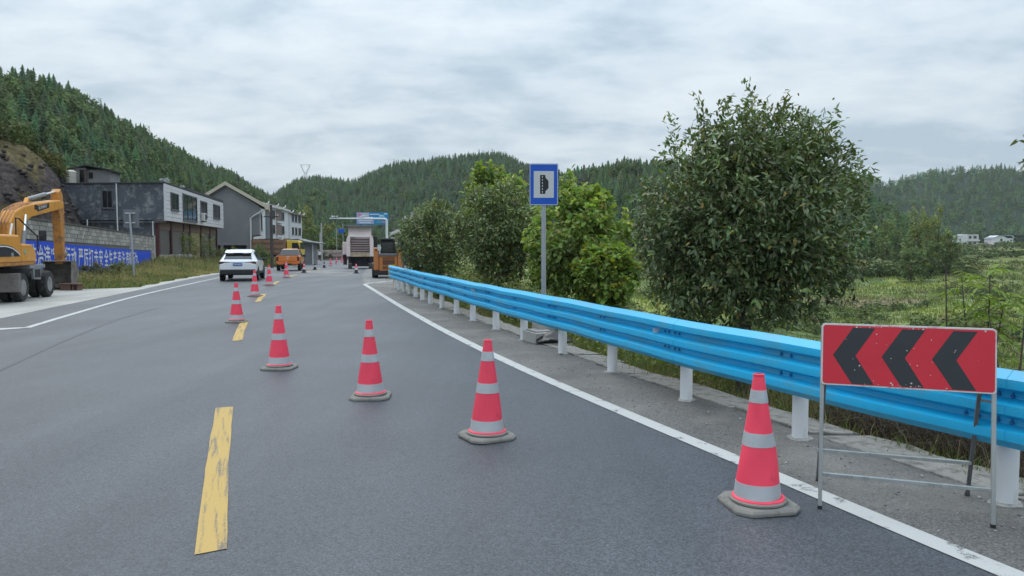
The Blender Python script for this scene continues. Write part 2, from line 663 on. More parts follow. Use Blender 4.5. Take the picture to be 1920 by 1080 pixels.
def asphalt_mat(name, base, speck=0.5, rough=0.6, patch=0.12, stones=0.0, warm=0.0):
    m = bpy.data.materials.new(name)
    m.use_nodes = True
    nt = m.node_tree
    b = nt.nodes['Principled BSDF']
    b.inputs['Specular IOR Level'].default_value = 0.45
    t = nt.nodes.new('ShaderNodeTexCoord')

    def noise(scale, det, rgh=0.55, st=None):
        src = t.outputs['Object']
        if st:
            mpn = nt.nodes.new('ShaderNodeMapping')
            mpn.inputs['Rotation'].default_value = (0, 0, R(-20))
            mpn.inputs['Scale'].default_value = st
            _lnk(nt, src, mpn.inputs[0])
            src = mpn.outputs[0]
        n = nt.nodes.new('ShaderNodeTexNoise')
        n.inputs['Scale'].default_value = scale
        n.inputs['Detail'].default_value = det
        n.inputs['Roughness'].default_value = rgh
        _lnk(nt, src, n.inputs['Vector'])
        return n.outputs['Fac']

    def rng(src, a0, a1, b0, b1):
        r_ = nt.nodes.new('ShaderNodeMapRange')
        r_.inputs['From Min'].default_value = a0
        r_.inputs['From Max'].default_value = a1
        r_.inputs['To Min'].default_value = b0
        r_.inputs['To Max'].default_value = b1
        _lnk(nt, src, r_.inputs[0])
        return r_.outputs[0]

    def mul(a_, b_):
        n = nt.nodes.new('ShaderNodeMath')
        n.operation = 'MULTIPLY'
        _lnk(nt, a_, n.inputs[0])
        _lnk(nt, b_, n.inputs[1])
        return n.outputs[0]
    big = rng(noise(0.35, 3), 0.3, 0.7, 1 - patch, 1 + patch)
    lane = rng(noise(1.1, 3, 0.5, (1.0, 0.06, 1)), 0.3, 0.7, 1 - patch * 0.8, 1 + patch * 0.8)
    mid = rng(noise(14, 4), 0.3, 0.7, 0.92, 1.08)
    fine = noise(75, 4, 0.8)
    fin = rng(fine, 0.3, 0.7, 1 - speck * 1.4, 1 + speck * 1.4)
    vg = nt.nodes.new('ShaderNodeTexVoronoi')
    vg.inputs['Scale'].default_value = 85
    _lnk(nt, t.outputs['Object'], vg.inputs['Vector'])
    sg = nt.nodes.new('ShaderNodeSeparateColor')
    _lnk(nt, vg.outputs['Color'], sg.inputs[0])
    grain = rng(sg.outputs[0], 0, 1, 1 - speck * 0.9, 1 + speck * 0.9)
    f = mul(mul(mul(big, lane), grain), mul(mid, fin))
    sc_ = nt.nodes.new('ShaderNodeVectorMath')
    sc_.operation = 'SCALE'
    sc_.inputs[0].default_value = base
    _lnk(nt, f, sc_.inputs['Scale'])
    prev = sc_.outputs[0]
    # pale chips of stone in the surface
    vo = nt.nodes.new('ShaderNodeTexVoronoi')
    vo.inputs['Scale'].default_value = 34
    _lnk(nt, t.outputs['Object'], vo.inputs['Vector'])
    chip = rng(vo.outputs['Distance'], 0.09 + stones, 0.05, 0, 1)
    sel = rng(noise(9, 2), 0.62 - stones, 0.7, 0, 1)
    cm = nt.nodes.new('ShaderNodeMix')
    cm.data_type = 'RGBA'
    cm.inputs[7].default_value = (0.36, 0.36, 0.35, 1)
    _lnk(nt, mul(chip, sel), cm.inputs['Factor'])
    _lnk(nt, prev, cm.inputs[6])
    prev = cm.outputs[2]
    if warm > 0:   # dust lying in patches
        dm = nt.nodes.new('ShaderNodeMix')
        dm.data_type = 'RGBA'
        dm.inputs[7].default_value = (0.24, 0.225, 0.2, 1)
        _lnk(nt, rng(noise(0.9, 7, 0.62), 0.45, 0.75, 0, warm), dm.inputs['Factor'])
        _lnk(nt, prev, dm.inputs[6])
        prev = dm.outputs[2]
    _lnk(nt, prev, b.inputs['Base Color'])
    _lnk(nt, rng(noise(0.8, 3, 0.5, (1.0, 0.15, 1)), 0.3, 0.7, rough - 0.08, rough + 0.08), b.inputs['Roughness'])
    bp = nt.nodes.new('ShaderNodeBump')
    bp.inputs['Strength'].default_value = 0.5
    bp.inputs['Distance'].default_value = 0.006
    _lnk(nt, fine, bp.inputs['Height'])
    _lnk(nt, bp.outputs[0], b.inputs['Normal'])
    return m


def paint_mat(name, col, under, wear=0.45, scale=8.0, st=(1, 1, 1)):
    """road paint, worn through to the asphalt in streaks"""
    m = bpy.data.materials.new(name)
    m.use_nodes = True
    nt = m.node_tree
    b = nt.nodes['Principled BSDF']
    b.inputs['Roughness'].default_value = 0.7
    b.inputs['Specular IOR Level'].default_value = 0.25
    t = nt.nodes.new('ShaderNodeTexCoord')
    mpn = nt.nodes.new('ShaderNodeMapping')
    mpn.inputs['Scale'].default_value = st
    _lnk(nt, t.outputs['Object'], mpn.inputs[0])
    n1_ = nt.nodes.new('ShaderNodeTexNoise')
    n1_.inputs['Scale'].default_value = scale
    n1_.inputs['Detail'].default_value = 7
    n1_.inputs['Roughness'].default_value = 0.6
    _lnk(nt, mpn.outputs[0], n1_.inputs['Vector'])
    n2_ = nt.nodes.new('ShaderNodeTexNoise')
    n2_.inputs['Scale'].default_value = 110
    n2_.inputs['Detail'].default_value = 3
    _lnk(nt, t.outputs['Object'], n2_.inputs['Vector'])
    ad = nt.nodes.new('ShaderNodeMath')
    ad.operation = 'MULTIPLY_ADD'
    ad.inputs[1].default_value = 0.35
    _lnk(nt, n2_.outputs['Fac'], ad.inputs[0])
    _lnk(nt, n1_.outputs['Fac'], ad.inputs[2])
    rp = nt.nodes.new('ShaderNodeMapRange')
    rp.inputs['From Min'].default_value = 0.95 - 0.35 * wear
    rp.inputs['From Max'].default_value = 1.02 - 0.3 * wear
    _lnk(nt, ad.outputs[0], rp.inputs[0])
    mx = nt.nodes.new('ShaderNodeMix')
    mx.data_type = 'RGBA'
    mx.inputs[6].default_value = tuple(col) + (1,)
    mx.inputs[7].default_value = tuple(under) + (1,)
    _lnk(nt, rp.outputs[0], mx.inputs['Factor'])
    m2 = nt.nodes.new('ShaderNodeMix')
    m2.data_type = 'RGBA'
    m2.blend_type = 'MULTIPLY'
    m2.inputs['Factor'].default_value = 0.35
    _lnk(nt, mx.outputs[2], m2.inputs[6])
    _lnk(nt, n2_.outputs['Color'], m2.inputs[7])
    _lnk(nt, m2.outputs[2], b.inputs['Base Color'])
    return m


M_asph = asphalt_mat('asphalt', (0.066, 0.0715, 0.082), speck=0.42, rough=0.49, patch=0.17)
M_shoulder = asphalt_mat('shoulder_asphalt', (0.116, 0.111, 0.104), speck=0.45, rough=0.75, patch=0.18, stones=0.05, warm=0.7)
M_layby = asphalt_mat('dusty_asphalt', (0.14, 0.14, 0.14), speck=0.4, rough=0.75, patch=0.2, stones=0.03, warm=0.75)
M_apron = asphalt_mat('concrete_ground', (0.36, 0.35, 0.325), speck=0.12, rough=0.85, patch=0.16, warm=0.3)
M_white_paint = paint_mat('white_road_paint', (0.56, 0.56, 0.54), (0.14, 0.14, 0.14), wear=0.55, scale=6)
M_yellow_paint = paint_mat('yellow_road_paint', (0.58, 0.39, 0.13), (0.24, 0.20, 0.15), wear=0.74, scale=2.2, st=(9.0, 0.6, 1))
M_edging = pm('cracked_concrete', (0.24, 0.23, 0.21), rough=0.9, var=0.25, vscale=5, dirt=(0.09, 0.085, 0.075), dirt_amt=0.5, dirt_scale=7, bump=0.6, bscale=30)
M_tar = pm('tar_seam', (0.066, 0.069, 0.076), rough=0.6, var=0.2, vscale=20)

# ------------------------------------------------------------------ one sheet of ground out to the horizon
angs = np.concatenate([np.linspace(-180, -58, 62)[:-1], np.linspace(-58, 58, 421), np.linspace(58, 180, 62)[1:-1]])
rad = np.concatenate([[0.6], 0.9 * 1.0295 ** np.arange(0, 276)])
TH, RR = np.meshgrid(np.radians(angs), rad)
gx, gy = (RR * np.sin(TH)).ravel(), (RR * np.cos(TH)).ravel()
gz = terrain(gx, gy)
na, nr = len(angs), len(rad)
idx = np.arange(na * nr).reshape(nr, na)
a_, b_ = idx[:-1, :], np.roll(idx, -1, axis=1)[:-1, :]
c_, d_ = np.roll(idx, -1, axis=1)[1:, :], idx[1:, :]
gF = np.stack([a_.ravel(), b_.ravel(), c_.ravel(), d_.ravel()], 1)[:, ::-1]
tint = np.zeros((len(gx), 3))
n_a = vnoise(gx, gy, 46, 41)
n_b = vnoise(gx, gy, 17, 43)
field = np.array([0.15, 0.175, 0.066])
tint[:] = field
tint[n_a > 0.28] = (0.2, 0.22, 0.07)
tint[n_a < -0.32] = (0.16, 0.13, 0.08)
tint[(n_b > 0.42)] = (0.11, 0.155, 0.065)
dd = gx - f_edge(gy)
tint[(dd > -1) & (dd < 5) & (gy < 60)] = (0.075, 0.075, 0.04)
dl_ = f_apron(gy) - gx
tint[(dl_ > 0) & (dl_ < 40) & (gy < 130)] = (0.12, 0.115, 0.06)
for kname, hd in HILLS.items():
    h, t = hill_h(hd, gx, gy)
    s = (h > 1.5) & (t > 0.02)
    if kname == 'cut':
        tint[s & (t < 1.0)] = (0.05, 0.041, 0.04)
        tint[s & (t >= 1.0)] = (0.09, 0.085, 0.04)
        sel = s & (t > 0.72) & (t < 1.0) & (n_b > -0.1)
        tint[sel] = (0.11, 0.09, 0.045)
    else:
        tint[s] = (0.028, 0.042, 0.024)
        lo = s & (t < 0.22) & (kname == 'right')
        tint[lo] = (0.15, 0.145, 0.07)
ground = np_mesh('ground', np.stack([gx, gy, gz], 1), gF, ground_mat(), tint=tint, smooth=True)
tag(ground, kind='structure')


# ------------------------------------------------------------------ paved sheets
def strip(name, fl, fr, y0, y1, dz, mat, step=0.5, ncol=4, parent=None, skirt=0.0, zf=road_h):
    ys = np.arange(y0, y1 + 1e-6, step)
    V, F = [], []
    for y in ys:
        l_, r_ = float(fl(y)), float(fr(y))
        z = float(zf(y)) + dz
        for j in range(ncol + 1):
            V.append((l_ + (r_ - l_) * j / ncol, y, z))
        if skirt:
            V.append((r_ + 0.01, y, z - skirt))
    w = ncol + 1 + (1 if skirt else 0)
    for i in range(len(ys) - 1):
        for j in range(w - 1):
            F.append((i * w + j, i * w + j + 1, (i + 1) * w + j + 1, (i + 1) * w + j))
    o = np_mesh(name, np.array(V), np.array(F), mat, parent=parent)
    return o


road = tag(strip('road', lambda y: f_apron(y), lambda y: f_right(y) + 0.05, -13, 270, 0, M_asph, step=0.5, ncol=10), kind='structure')
edge_rng = random.Random(5)
_jit = {round(y * 4): edge_rng.uniform(-0.07, 0.05) for y in np.arange(-14, 34, 0.25)}
shoulder = tag(strip('road_shoulder', lambda y: f_right(y) + 0.05, lambda y: f_edge(y) - 0.30 + _jit.get(round(y * 4), 0), -13, 33, 0, M_shoulder, step=0.25, skirt=0.35), kind='structure')
lay_by = tag(strip('lay_by', lambda y: f_right(y) + 0.05, f_edge, 33, 120, 0, M_layby, skirt=0.3), kind='structure')
apron = tag(strip('concrete_apron', lambda y: f_apron(y) - 0.55 - 6.6 * (1 - float(sst(26.5, 31, y))) + 0.12 * math.sin(y * 2.1), lambda y: f_apron(y), -6, 75, 0.004, M_apron, step=0.4), kind='structure')

# milled and dusted ground by the machines, laid on the carriageway
patch = MB()
pp = [(-14.6, 43.5), (-12.0, 42.2), (-9.6, 43.0), (-9.9, 48), (-10.8, 53), (-12.6, 60), (-15.4, 60), (-14.9, 52)]
patch.add([(x, y, float(road_h(y)) + 0.004) for x, y in pp], [tuple(range(len(pp)))])
patch.build('dusty_patch', asphalt_mat('milled_asphalt', (0.17, 0.17, 0.165), speck=0.4, rough=0.8, patch=0.25, warm=0.6), road)

# edge lines (0.18 m), lay-by line and its hook
strip('edge_line', lambda y: f_right(y) - 0.09, lambda y: f_right(y) + 0.09, -12, 32.75, 0.005, M_white_paint, step=0.25, ncol=1, parent=road)
strip('edge_line', lambda y: f_left(y) - 0.08, lambda y: f_left(y) + 0.08, 15.6, 120, 0.005, M_white_paint, step=0.5, ncol=1, parent=road)


def ribbon(name, pts, w, dz, mat, parent):
    V, F = [], []
    pts = [Vector((p[0], p[1], 0)) for p in pts]
    for i, p in enumerate(pts):
        d = (pts[min(i + 1, len(pts) - 1)] - pts[max(i - 1, 0)]).normalized()
        n = Vector((d.y, -d.x, 0))
        ww = w[i] if isinstance(w, (list, tuple)) else w
        for s in (-0.5, 0.5):
            q = p + n * ww * s
            V.append((q.x, q.y, float(road_h(q.y)) + dz))
    for i in range(len(pts) - 1):
        F.append((2 * i, 2 * i + 1, 2 * i + 3, 2 * i + 2))
    return np_mesh(name, np.array(V), np.array(F), mat, parent=parent)


hook = [(float(f_right(32.76)), 32.76), (-6.55, 33.3), (-6.55, 33.9), (-6.35, 34.6), (-6.0, 35.8), (-5.6, 37.4), (-5.3, 38.6)]
ribbon('edge_line', hook, 0.17, 0.005, M_white_paint, lay_by)
ribbon('side_road_line', [(-12.2, 13.9), (-11.4, 14.6), (-10.75, 15.2), (-10.2, 15.62)], [0.8, 0.75, 0.5, 0.2], 0.006, M_white_paint, road)
ribbon('tar_seam', [(-7.0, 9.9), (-8.0, 13.0), (-9.2, 17.2), (-9.8, 20.5)], 0.09, 0.004, M_tar, road)
# stop lines of the lay-by entrance: rows of short thermoplastic bars
for i in range(7):
    y = 34.6 + i * 1.15
    x = float(f_right(y)) + 0.15
    ribbon('rumble_bar', [(x, y), (x + 0.95 + 0.04 * i, y + 0.1)], 0.22, 0.005, M_white_paint, lay_by)

# yellow centre dashes, each in its own axes
k0 = 4.12
along = k0
dash_starts = []
ylen = 3.75
y = k0
while y < 70:
    dash_starts.append((y, y + ylen))
    y += 9.35
for (ya, yb) in dash_starts:
    xa, xb = float(f_mid(ya)), float(f_mid(yb))
    cx, cy = (xa + xb) / 2, (ya + yb) / 2
    th = math.atan2(xb - xa, yb - ya)
    L = math.hypot(xb - xa, yb - ya)
    V, F = [], []
    n = 14
    rr = random.Random(int(ya * 10))
    for i in range(n + 1):
        t = i / n
        v = (t - 0.5) * L
        yw = cy + v * math.cos(th)
        off = (float(f_mid(yw)) - (cx + v * math.sin(th))) * math.cos(th)
        for s in (-1, 1):
            V.append((s * 0.085 + off + rr.uniform(-0.004, 0.004), v + (rr.uniform(-0.02, 0.02) if i in (0, n) else 0), float(road_h(yw)) + 0.005))
    for i in range(n):
        F.append((2 * i, 2 * i + 1, 2 * i + 3, 2 * i + 2))
    o = np_mesh('centre_dash', np.array(V), np.array(F), M_yellow_paint, parent=road)
    o.location = (cx, cy, 0)
    o.rotation_euler = (0, 0, -th)

# broken concrete edging along the shoulder
er_ = random.Random(3)
y = 2.6
while y < 30.5:
    ln = er_.uniform(0.5, 1.25)
    g = er_.uniform(0.02, 0.06)
    y1 = y + ln
    w0 = er_.uniform(0.36, 0.5)
    poly = []
    for (yy, s) in ((y + g, 0), (y1, 0), (y1, 1), ((y + y1) / 2, 1), (y + g, 1)):
        ex = float(f_edge(yy))
        xx = ex - 0.28 - er_.uniform(0, 0.06) if s == 0 else ex - 0.28 + w0 + er_.uniform(-0.06, 0.06)
        poly.append((xx, yy + er_.uniform(-0.02, 0.02)))
    cx = sum(p[0] for p in poly) / 5
    cy = sum(p[1] for p in poly) / 5
    ob = MB().prism([(p[0] - cx, p[1] - cy) for p in poly], -0.22, 0.0, axis='z').build('edging_slab', M_edging, shoulder, bevel=0.012)
    ob.location = (cx, cy, er_.uniform(0.006, 0.022))
    ob.rotation_euler = (er_.uniform(-0.015, 0.015), er_.uniform(-0.02, 0.025), 0)
    y = y1

# loose grit on the shoulder and along the line
gn = 1500
gyv = 2.6 + 20 * RNG.random(gn) ** 1.7
gu = RNG.random(gn) ** 0.7
gxv = f_right(gyv) + 0.12 + (f_edge(gyv) - 0.35 - f_right(gyv) - 0.12) * gu
sz = 0.004 + 0.013 * RNG.random(gn) ** 4
base = np.array([(1, 0, 0), (-0.5, 0.87, 0), (-0.5, -0.87, 0), (0, 0, 0.9), (0, 0, -0.3)], float)
fc = np.array([(0, 1, 3), (1, 2, 3), (2, 0, 3), (1, 0, 4), (2, 1, 4), (0, 2, 4)])
ang = RNG.random(gn) * 6.28
ca, sa = np.cos(ang), np.sin(ang)
P = base[None] * sz[:, None, None] * (0.7 + 0.6 * RNG.random((gn, 5, 1)))
Vx = P[..., 0] * ca[:, None] - P[..., 1] * sa[:, None] + gxv[:, None]
Vy = P[..., 0] * sa[:, None] + P[..., 1] * ca[:, None] + gyv[:, None]
Vz = P[..., 2] + 0.002
V = np.stack([Vx, Vy, Vz], -1).reshape(-1, 3)
F = (fc[None] + (np.arange(gn) * 5)[:, None, None]).reshape(-1, 3)
tn = np.repeat((0.16 + 0.3 * RNG.random(gn) ** 2)[:, None], 3, 1) * np.array([1, 0.98, 0.94])
tag(np_mesh('loose_grit', V, F, leaf_mat('grit', rough=0.9, trans=0.0, spec=0.2), tint=np.repeat(tn, 5, 0)), 'small loose grit scattered over the grey road shoulder', 'grit', kind='stuff')


# ------------------------------------------------------------------ the woods on the hills
def conifer_proto(n, m, rng):
    V, F = [], []
    for i in range(n):
        t0 = i / n
        z1 = 1.0 - t0 * 0.86
        zc_ = z1 - 0.17 - 0.05 * t0
        r_ = (0.06 + 0.2 * t0 ** 0.65) * rng.uniform(0.85, 1.15)
        o = len(V)
        V.append((0, 0, z1))
        a0 = rng.uniform(0, 6.28)
        for j in range(2 * m):
            a = a0 + math.pi * j / m + rng.uniform(-0.12, 0.12)
            rr = r_ * (rng.uniform(0.8, 1.2) if j % 2 == 0 else rng.uniform(0.3, 0.5))
            zz = zc_ + (rng.uniform(-0.02, 0.03) if j % 2 == 0 else 0.05)
            V.append((rr * math.cos(a), rr * math.sin(a), zz))
        for j in range(2 * m):
            F.append((o, o + 1 + j, o + 1 + (j + 1) % (2 * m)))
    return np.array(V), np.array(F)


def puff_proto(n, rng, sx=0.42, tall=0.62):
    """a broadleaved crown: many small leaf clumps through an uneven volume"""
    V, F = [], []
    cs = [(rng.uniform(-.2, .2), rng.uniform(-.2, .2), rng.uniform(.4, .8), rng.uniform(.18, .32)) for _ in range(7)]
    for i in range(n):
        cx_, cy_, cz_, cr = cs[rng.randrange(7)]
        d = Vector((rng.gauss(0, 1), rng.gauss(0, 1), rng.gauss(0, 1))).normalized()
        rr = cr * rng.uniform(0.75, 1.1)
        p = Vector((cx_, cy_, cz_)) + Vector((d.x, d.y, d.z * 1.15)) * rr
        nrm = (d + Vector((rng.gauss(0, .5), rng.gauss(0, .5), rng.gauss(0, .5)))).normalized()
        a = nrm.orthogonal().normalized()
        b = nrm.cross(a)
        s = rng.uniform(0.05, 0.1)
        o = len(V)
        tw = rng.uniform(0, 6.28)
        for q in range(3):
            an = tw + q * 2.09 + rng.uniform(-.4, .4)
            V.append(p + (a * math.cos(an) + b * math.sin(an)) * s * rng.uniform(0.8, 1.3))
        F.append((o, o + 1, o + 2))
    return np.array([tuple(v) for v in V]), np.array(F)


def scatter(protos, pos, scl, wid, tints, rng):
    """join copies of proto meshes at many places"""
    Vs, Fs, Ts = [], [], []
    off = 0
    which = rng.integers(0, len(protos), len(pos))
    for w, (pv, pf) in enumerate(protos):
        s = which == w
        k = int(s.sum())
        if not k:
            continue
        a = rng.random(k) * 6.28
        ca_, sa_ = np.cos(a)[:, None], np.sin(a)[:, None]
        hx, hw = scl[s][:, None], (scl[s] * wid[s])[:, None]
        lean = rng.normal(0, 0.03, (k, 2))
        x = (pv[None, :, 0] * ca_ - pv[None, :, 1] * sa_) * hw
        y_ = (pv[None, :, 0] * sa_ + pv[None, :, 1] * ca_) * hw
        z = pv[None, :, 2] * hx
        x = x + lean[:, :1] * z + pos[s][:, 0:1]
        y_ = y_ + lean[:, 1:] * z + pos[s][:, 1:2]
        z = z + pos[s][:, 2:3]
        Vs.append(np.stack([x, y_, z], -1).reshape(-1, 3))
        n = len(pv)
        Fs.append((pf[None] + (off + np.arange(k) * n)[:, None, None]).reshape(-1, pf.shape[1]))
        tt = tints[s][:, None, :] * (0.85 + 0.3 * rng.random((k, n, 1)))
        Ts.append(tt.reshape(-1, 3))
        off += k * n
    return np.concatenate(Vs), np.concatenate(Fs), np.concatenate(Ts)


prng = random.Random(77)
con_hi = [conifer_proto(9, 5, prng) for _ in range(6)]
con_lo = [conifer_proto(6, 4, prng) for _ in range(5)]
puff_hi = [puff_proto(200, prng) for _ in range(5)]
puff_lo = [puff_proto(80, prng) for _ in range(5)]
M_wood = leaf_mat('wood_foliage', rough=0.8, trans=0.1, spec=0.15)


def wood(name, hk, kr, yr, n, tmin, tmax, protos_c, protos_b, share_b, hgt, tc, tb, label, keep=None):
    hd = HILLS[hk]
    k = RNG.uniform(kr[0], kr[1], n * 3)
    u = RNG.random(n * 3)
    Y = np.sqrt(yr[0] ** 2 + u * (yr[1] ** 2 - yr[0] ** 2))
    X = k * Y
    h, t = hill_h(hd, X, Y)
    ok = (t > tmin) & (t < tmax) & (h > 0.8)
    if keep is not None:
        ok &= keep(X, Y, t)
    X, Y, t = X[ok][:n], Y[ok][:n], t[ok][:n]
    Z = terrain(X, Y) - 0.3
    pos = np.stack([X, Y, Z], 1)
    m = len(X)
    patchy = vnoise(X, Y, 30, 55) + 0.6 * RNG.normal(size=m)
    isb = patchy > np.quantile(patchy, 1 - share_b) if share_b > 0 else np.zeros(m, bool)
    scl = hgt * (0.55 + 0.8 * RNG.random(m) ** 1.3)
    tints = np.array(tc)[None] * (0.65 + 0.75 * RNG.random((m, 1))) * (1 + 0.12 * RNG.normal(size=(m, 3)))
    tints[isb] = np.array(tb)[None] * (0.7 + 0.6 * RNG.random((int(isb.sum()), 1)))
    tints = np.clip(tints, 0.004, 0.3)
    parts_ = []
    off = 0
    for sel_, pr, wd in ((~isb, protos_c, 1.0), (isb, protos_b, 0.9)):
        if sel_.sum() == 0:
            continue
        hh = scl[sel_] * (1.0 if wd == 1.0 else 0.85)
        v, f, tt = scatter(pr, pos[sel_], hh, wd * (0.8 + 0.5 * RNG.random(int(sel_.sum()))), tints[sel_], RNG)
        parts_.append((v, f + off, tt))
        off += len(v)
    V = np.concatenate([p[0] for p in parts_])
    F = np.concatenate([p[1] for p in parts_])
    T = np.concatenate([p[2] for p in parts_])
    return tag(np_mesh(name, V, F, M_wood, tint=T), label, 'woodland', kind='stuff')


C_CON = (0.07, 0.112, 0.048)
C_BRO = (0.105, 0.15, 0.052)
wood('forest', 'left', (-0.95, -0.25), (60, 430), 5600, 0.03, 1.07, con_hi, puff_hi, 0.24, 4.7, C_CON, C_BRO, 'dense dark conifer wood covering the steep hill on the left')
wood('forest', 'middle', (-0.40, 0.30), (250, 560), 8200, 0.0, 1.07, con_lo, puff_lo, 0.14, 4.8, (0.068, 0.108, 0.05), C_BRO, 'dark conifer wood on the long ridge behind the billboard', keep=lambda X, Y, t: (t > 0.03))
wood('forest', 'right', (0.0, 0.60), (135, 350), 4000, 0.16, 1.07, con_hi, puff_hi, 0.10, 6.0, C_CON, C_BRO, 'conifer wood on the ridge behind the blue lay-by sign and big tree')
wood('forest', 'far', (0.30, 1.15), (400, 950), 3700, 0.04, 1.05, con_lo, puff_lo, 0.62, 9.0, (0.075, 0.13, 0.062), (0.11, 0.165, 0.066), 'hazy mixed wood on the farthest hill at right')
# shrubs over the rim of the rock cutting
wood('brushwood', 'cut', (-1.1, -0.55), (44, 75), 700, 0.1, 1.9, puff_lo, puff_lo, 0.4, 1.7, (0.12, 0.115, 0.042), (0.085, 0.105, 0.036), 'yellowing brushwood along the rim of the dark rock cutting', keep=lambda X, Y, t: (t > 0.9) | (RNG.random(len(t)) < 0.05))
# broken rock standing out of the cutting
def rock_proto(rng):
    bm = bmesh.new()
    bmesh.ops.create_icosphere(bm, subdivisions=1, radius=0.5)
    for v in bm.verts:
        v.co *= rng.uniform(0.7, 1.25)
        v.co.z *= 0.8
    bm.verts.index_update()
    V = np.array([tuple(v.co) for v in bm.verts])
    F = np.array([[v.index for v in f.verts] for f in bm.faces])
    bm.free()
    return V, F


rk = [rock_proto(prng) for _ in range(8)]
n = 5200
k = RNG.uniform(-1.1, -0.56, n)
Y = RNG.uniform(28, 62, n)
X = k * Y
hc, tcut = hill_h(HILLS['cut'], X, Y)
ok = (tcut > 0.02) & (tcut < 0.93) & (hc > 0.3)
X, Y = X[ok], Y[ok]
m = len(X)
tnr = np.array([(0.075, 0.062, 0.058), (0.05, 0.042, 0.042), (0.11, 0.088, 0.07)])[RNG.choice(3, m, p=[0.5, 0.35, 0.15])] * (0.7 + 0.6 * RNG.random((m, 1)))
Vr, Fr, Tr = scatter(rk, np.stack([X, Y, terrain(X, Y) - 0.05], 1), 0.10 + 0.42 * RNG.random(m) ** 2.4, 0.9 + 0.7 * RNG.random(m), tnr, RNG)
tag(np_mesh('broken_rock', Vr, Fr, leaf_mat('rock_face', rough=0.95, trans=0.0, spec=0.15), tint=Tr), 'broken dark rock face of the hillside cutting at far left', 'rock', kind='stuff')

# ================================================================== ROAD FURNITURE
M_cone_red = pm('cone_red', (0.95, 0.062, 0.115), rough=0.5, var=0.12, vscale=5, dirt=(0.42, 0.03, 0.05), dirt_amt=0.22, dirt_scale=6, stretch=(1, 1, 0.35))
def vary(m, lo=0.9, hi=1.08):
    """each object carries its own degree of fading"""
    nt = m.node_tree
    b = nt.nodes['Principled BSDF']
    lk = b.inputs['Base Color'].links[0]
    src = lk.from_socket
    oi = nt.nodes.new('ShaderNodeObjectInfo')
    mr = nt.nodes.new('ShaderNodeMapRange')
    mr.inputs['To Min'].default_value = lo
    mr.inputs['To Max'].default_value = hi
    _lnk(nt, oi.outputs['Random'], mr.inputs[0])
    hs = nt.nodes.new('ShaderNodeHueSaturation')
    _lnk(nt, mr.outputs[0], hs.inputs['Value'])
    _lnk(nt, src, hs.inputs['Color'])
    _lnk(nt, hs.outputs[0], b.inputs['Base Color'])


vary(M_cone_red)
M_band = pm('reflective_band', (0.46, 0.48, 0.50), rough=0.40, metal=0.15, var=0.10, vscale=6, dirt=(0.3, 0.3, 0.3), dirt_amt=0.2, dirt_scale=5)
M_cone_base = pm('cone_base_rubber', (0.22, 0.21, 0.19), rough=0.9, var=0.3, vscale=7, dirt=(0.10, 0.095, 0.085), dirt_amt=0.3, dirt_scale=9, bump=0.12, bscale=35)
M_cone_black = pm('cone_black', (0.018, 0.018, 0.02), rough=0.55, var=0.3, vscale=6)
M_cone_white = pm('cone_white', (0.6, 0.6, 0.6), rough=0.5, var=0.15, vscale=6)


def cone_r(z):
    return 0.155 + (0.034 - 0.155) * (z - 0.05) / 0.83


def cone_shell(z0, z1, dr, wob, n=30, m=None):
    m = m or max(2, int((z1 - z0) / 0.045))
    mb = MB()
    prof = []
    for i in range(m + 1):
        z = z0 + (z1 - z0) * i / m
        prof.append((cone_r(z) + dr, z))
    inner = [(r - 0.004, z) for r, z in reversed(prof)]
    mb.lathe(prof + inner, n, closed=True)
    # soft dents: the sleeve is limp plastic
    out = []
    for (x, y, z) in mb.v:
        a = math.atan2(y, x)
        k = 1 + wob * (0.035 * math.sin(2 * a + 7 * z) + 0.03 * math.sin(3 * a - 11 * z + 1)) * min(1, (0.9 - z) * 2)
        dent = wob * 0.20 * math.exp(-((((a + 2.15) + math.pi) % (2 * math.pi) - math.pi) / 0.28) ** 2) * math.exp(-((z - 0.58) / 0.10) ** 2)
        out.append((x * (k - dent), y * (k - dent), z))
    mb.v = out
    return mb


def make_cone(label, loc, rotz=0.0, wob=0.5, tilt=(0, 0), group=None):
    t = thing('traffic_cone', label, 'traffic cone', loc, rotz, group)
    t.rotation_euler = (tilt[0], tilt[1], rotz)
    w, c = 0.222, 0.075
    poly = [(-w, -w + c), (-w + c, -w), (w - c, -w), (w, -w + c), (w, w - c), (w - c, w), (-w + c, w), (-w, w - c)]
    mb = MB().prism(poly, 0.004, 0.024, axis='z')
    top = [(x * 0.93, y * 0.93) for x, y in poly]
    n = 8
    mb2 = MB().loft([[(x, y, 0.024) for x, y in poly], [(x, y, 0.040) for x, y in top]])
    mb.add(mb2.v, mb2.f)
    mb.build('base', M_cone_base, t, bevel=0.0025, seg=1)
    MB().lathe([(0.185, 0.046), (0.185, 0.058), (0.165, 0.066), (0.15, 0.066), (0.15, 0.046)], 36, closed=True).build('collar', M_cone_base, t, smooth='auto')
    MB().lathe([(0.172, 0.058), (0.168, 0.072), (0.153, 0.078), (0.14, 0.07), (0.14, 0.058)], 36, closed=True).build('skirt', M_cone_red, t, smooth='auto')
    cone_shell(0.072, 0.876, 0.0, wob).build('sleeve', M_cone_red, t, smooth='auto')
    for z0, z1 in ((0.078, 0.172), (0.415, 0.502), (0.70, 0.782)):
        cone_shell(z0, z1, 0.0022, wob).build('reflective_band', M_band, t, smooth='auto')
    MB().lathe([(0.036, 0.868), (0.037, 0.884), (0.026, 0.886), (0.022, 0.868)], 24, closed=True).build('cap', M_cone_red, t, smooth='auto')
    return t


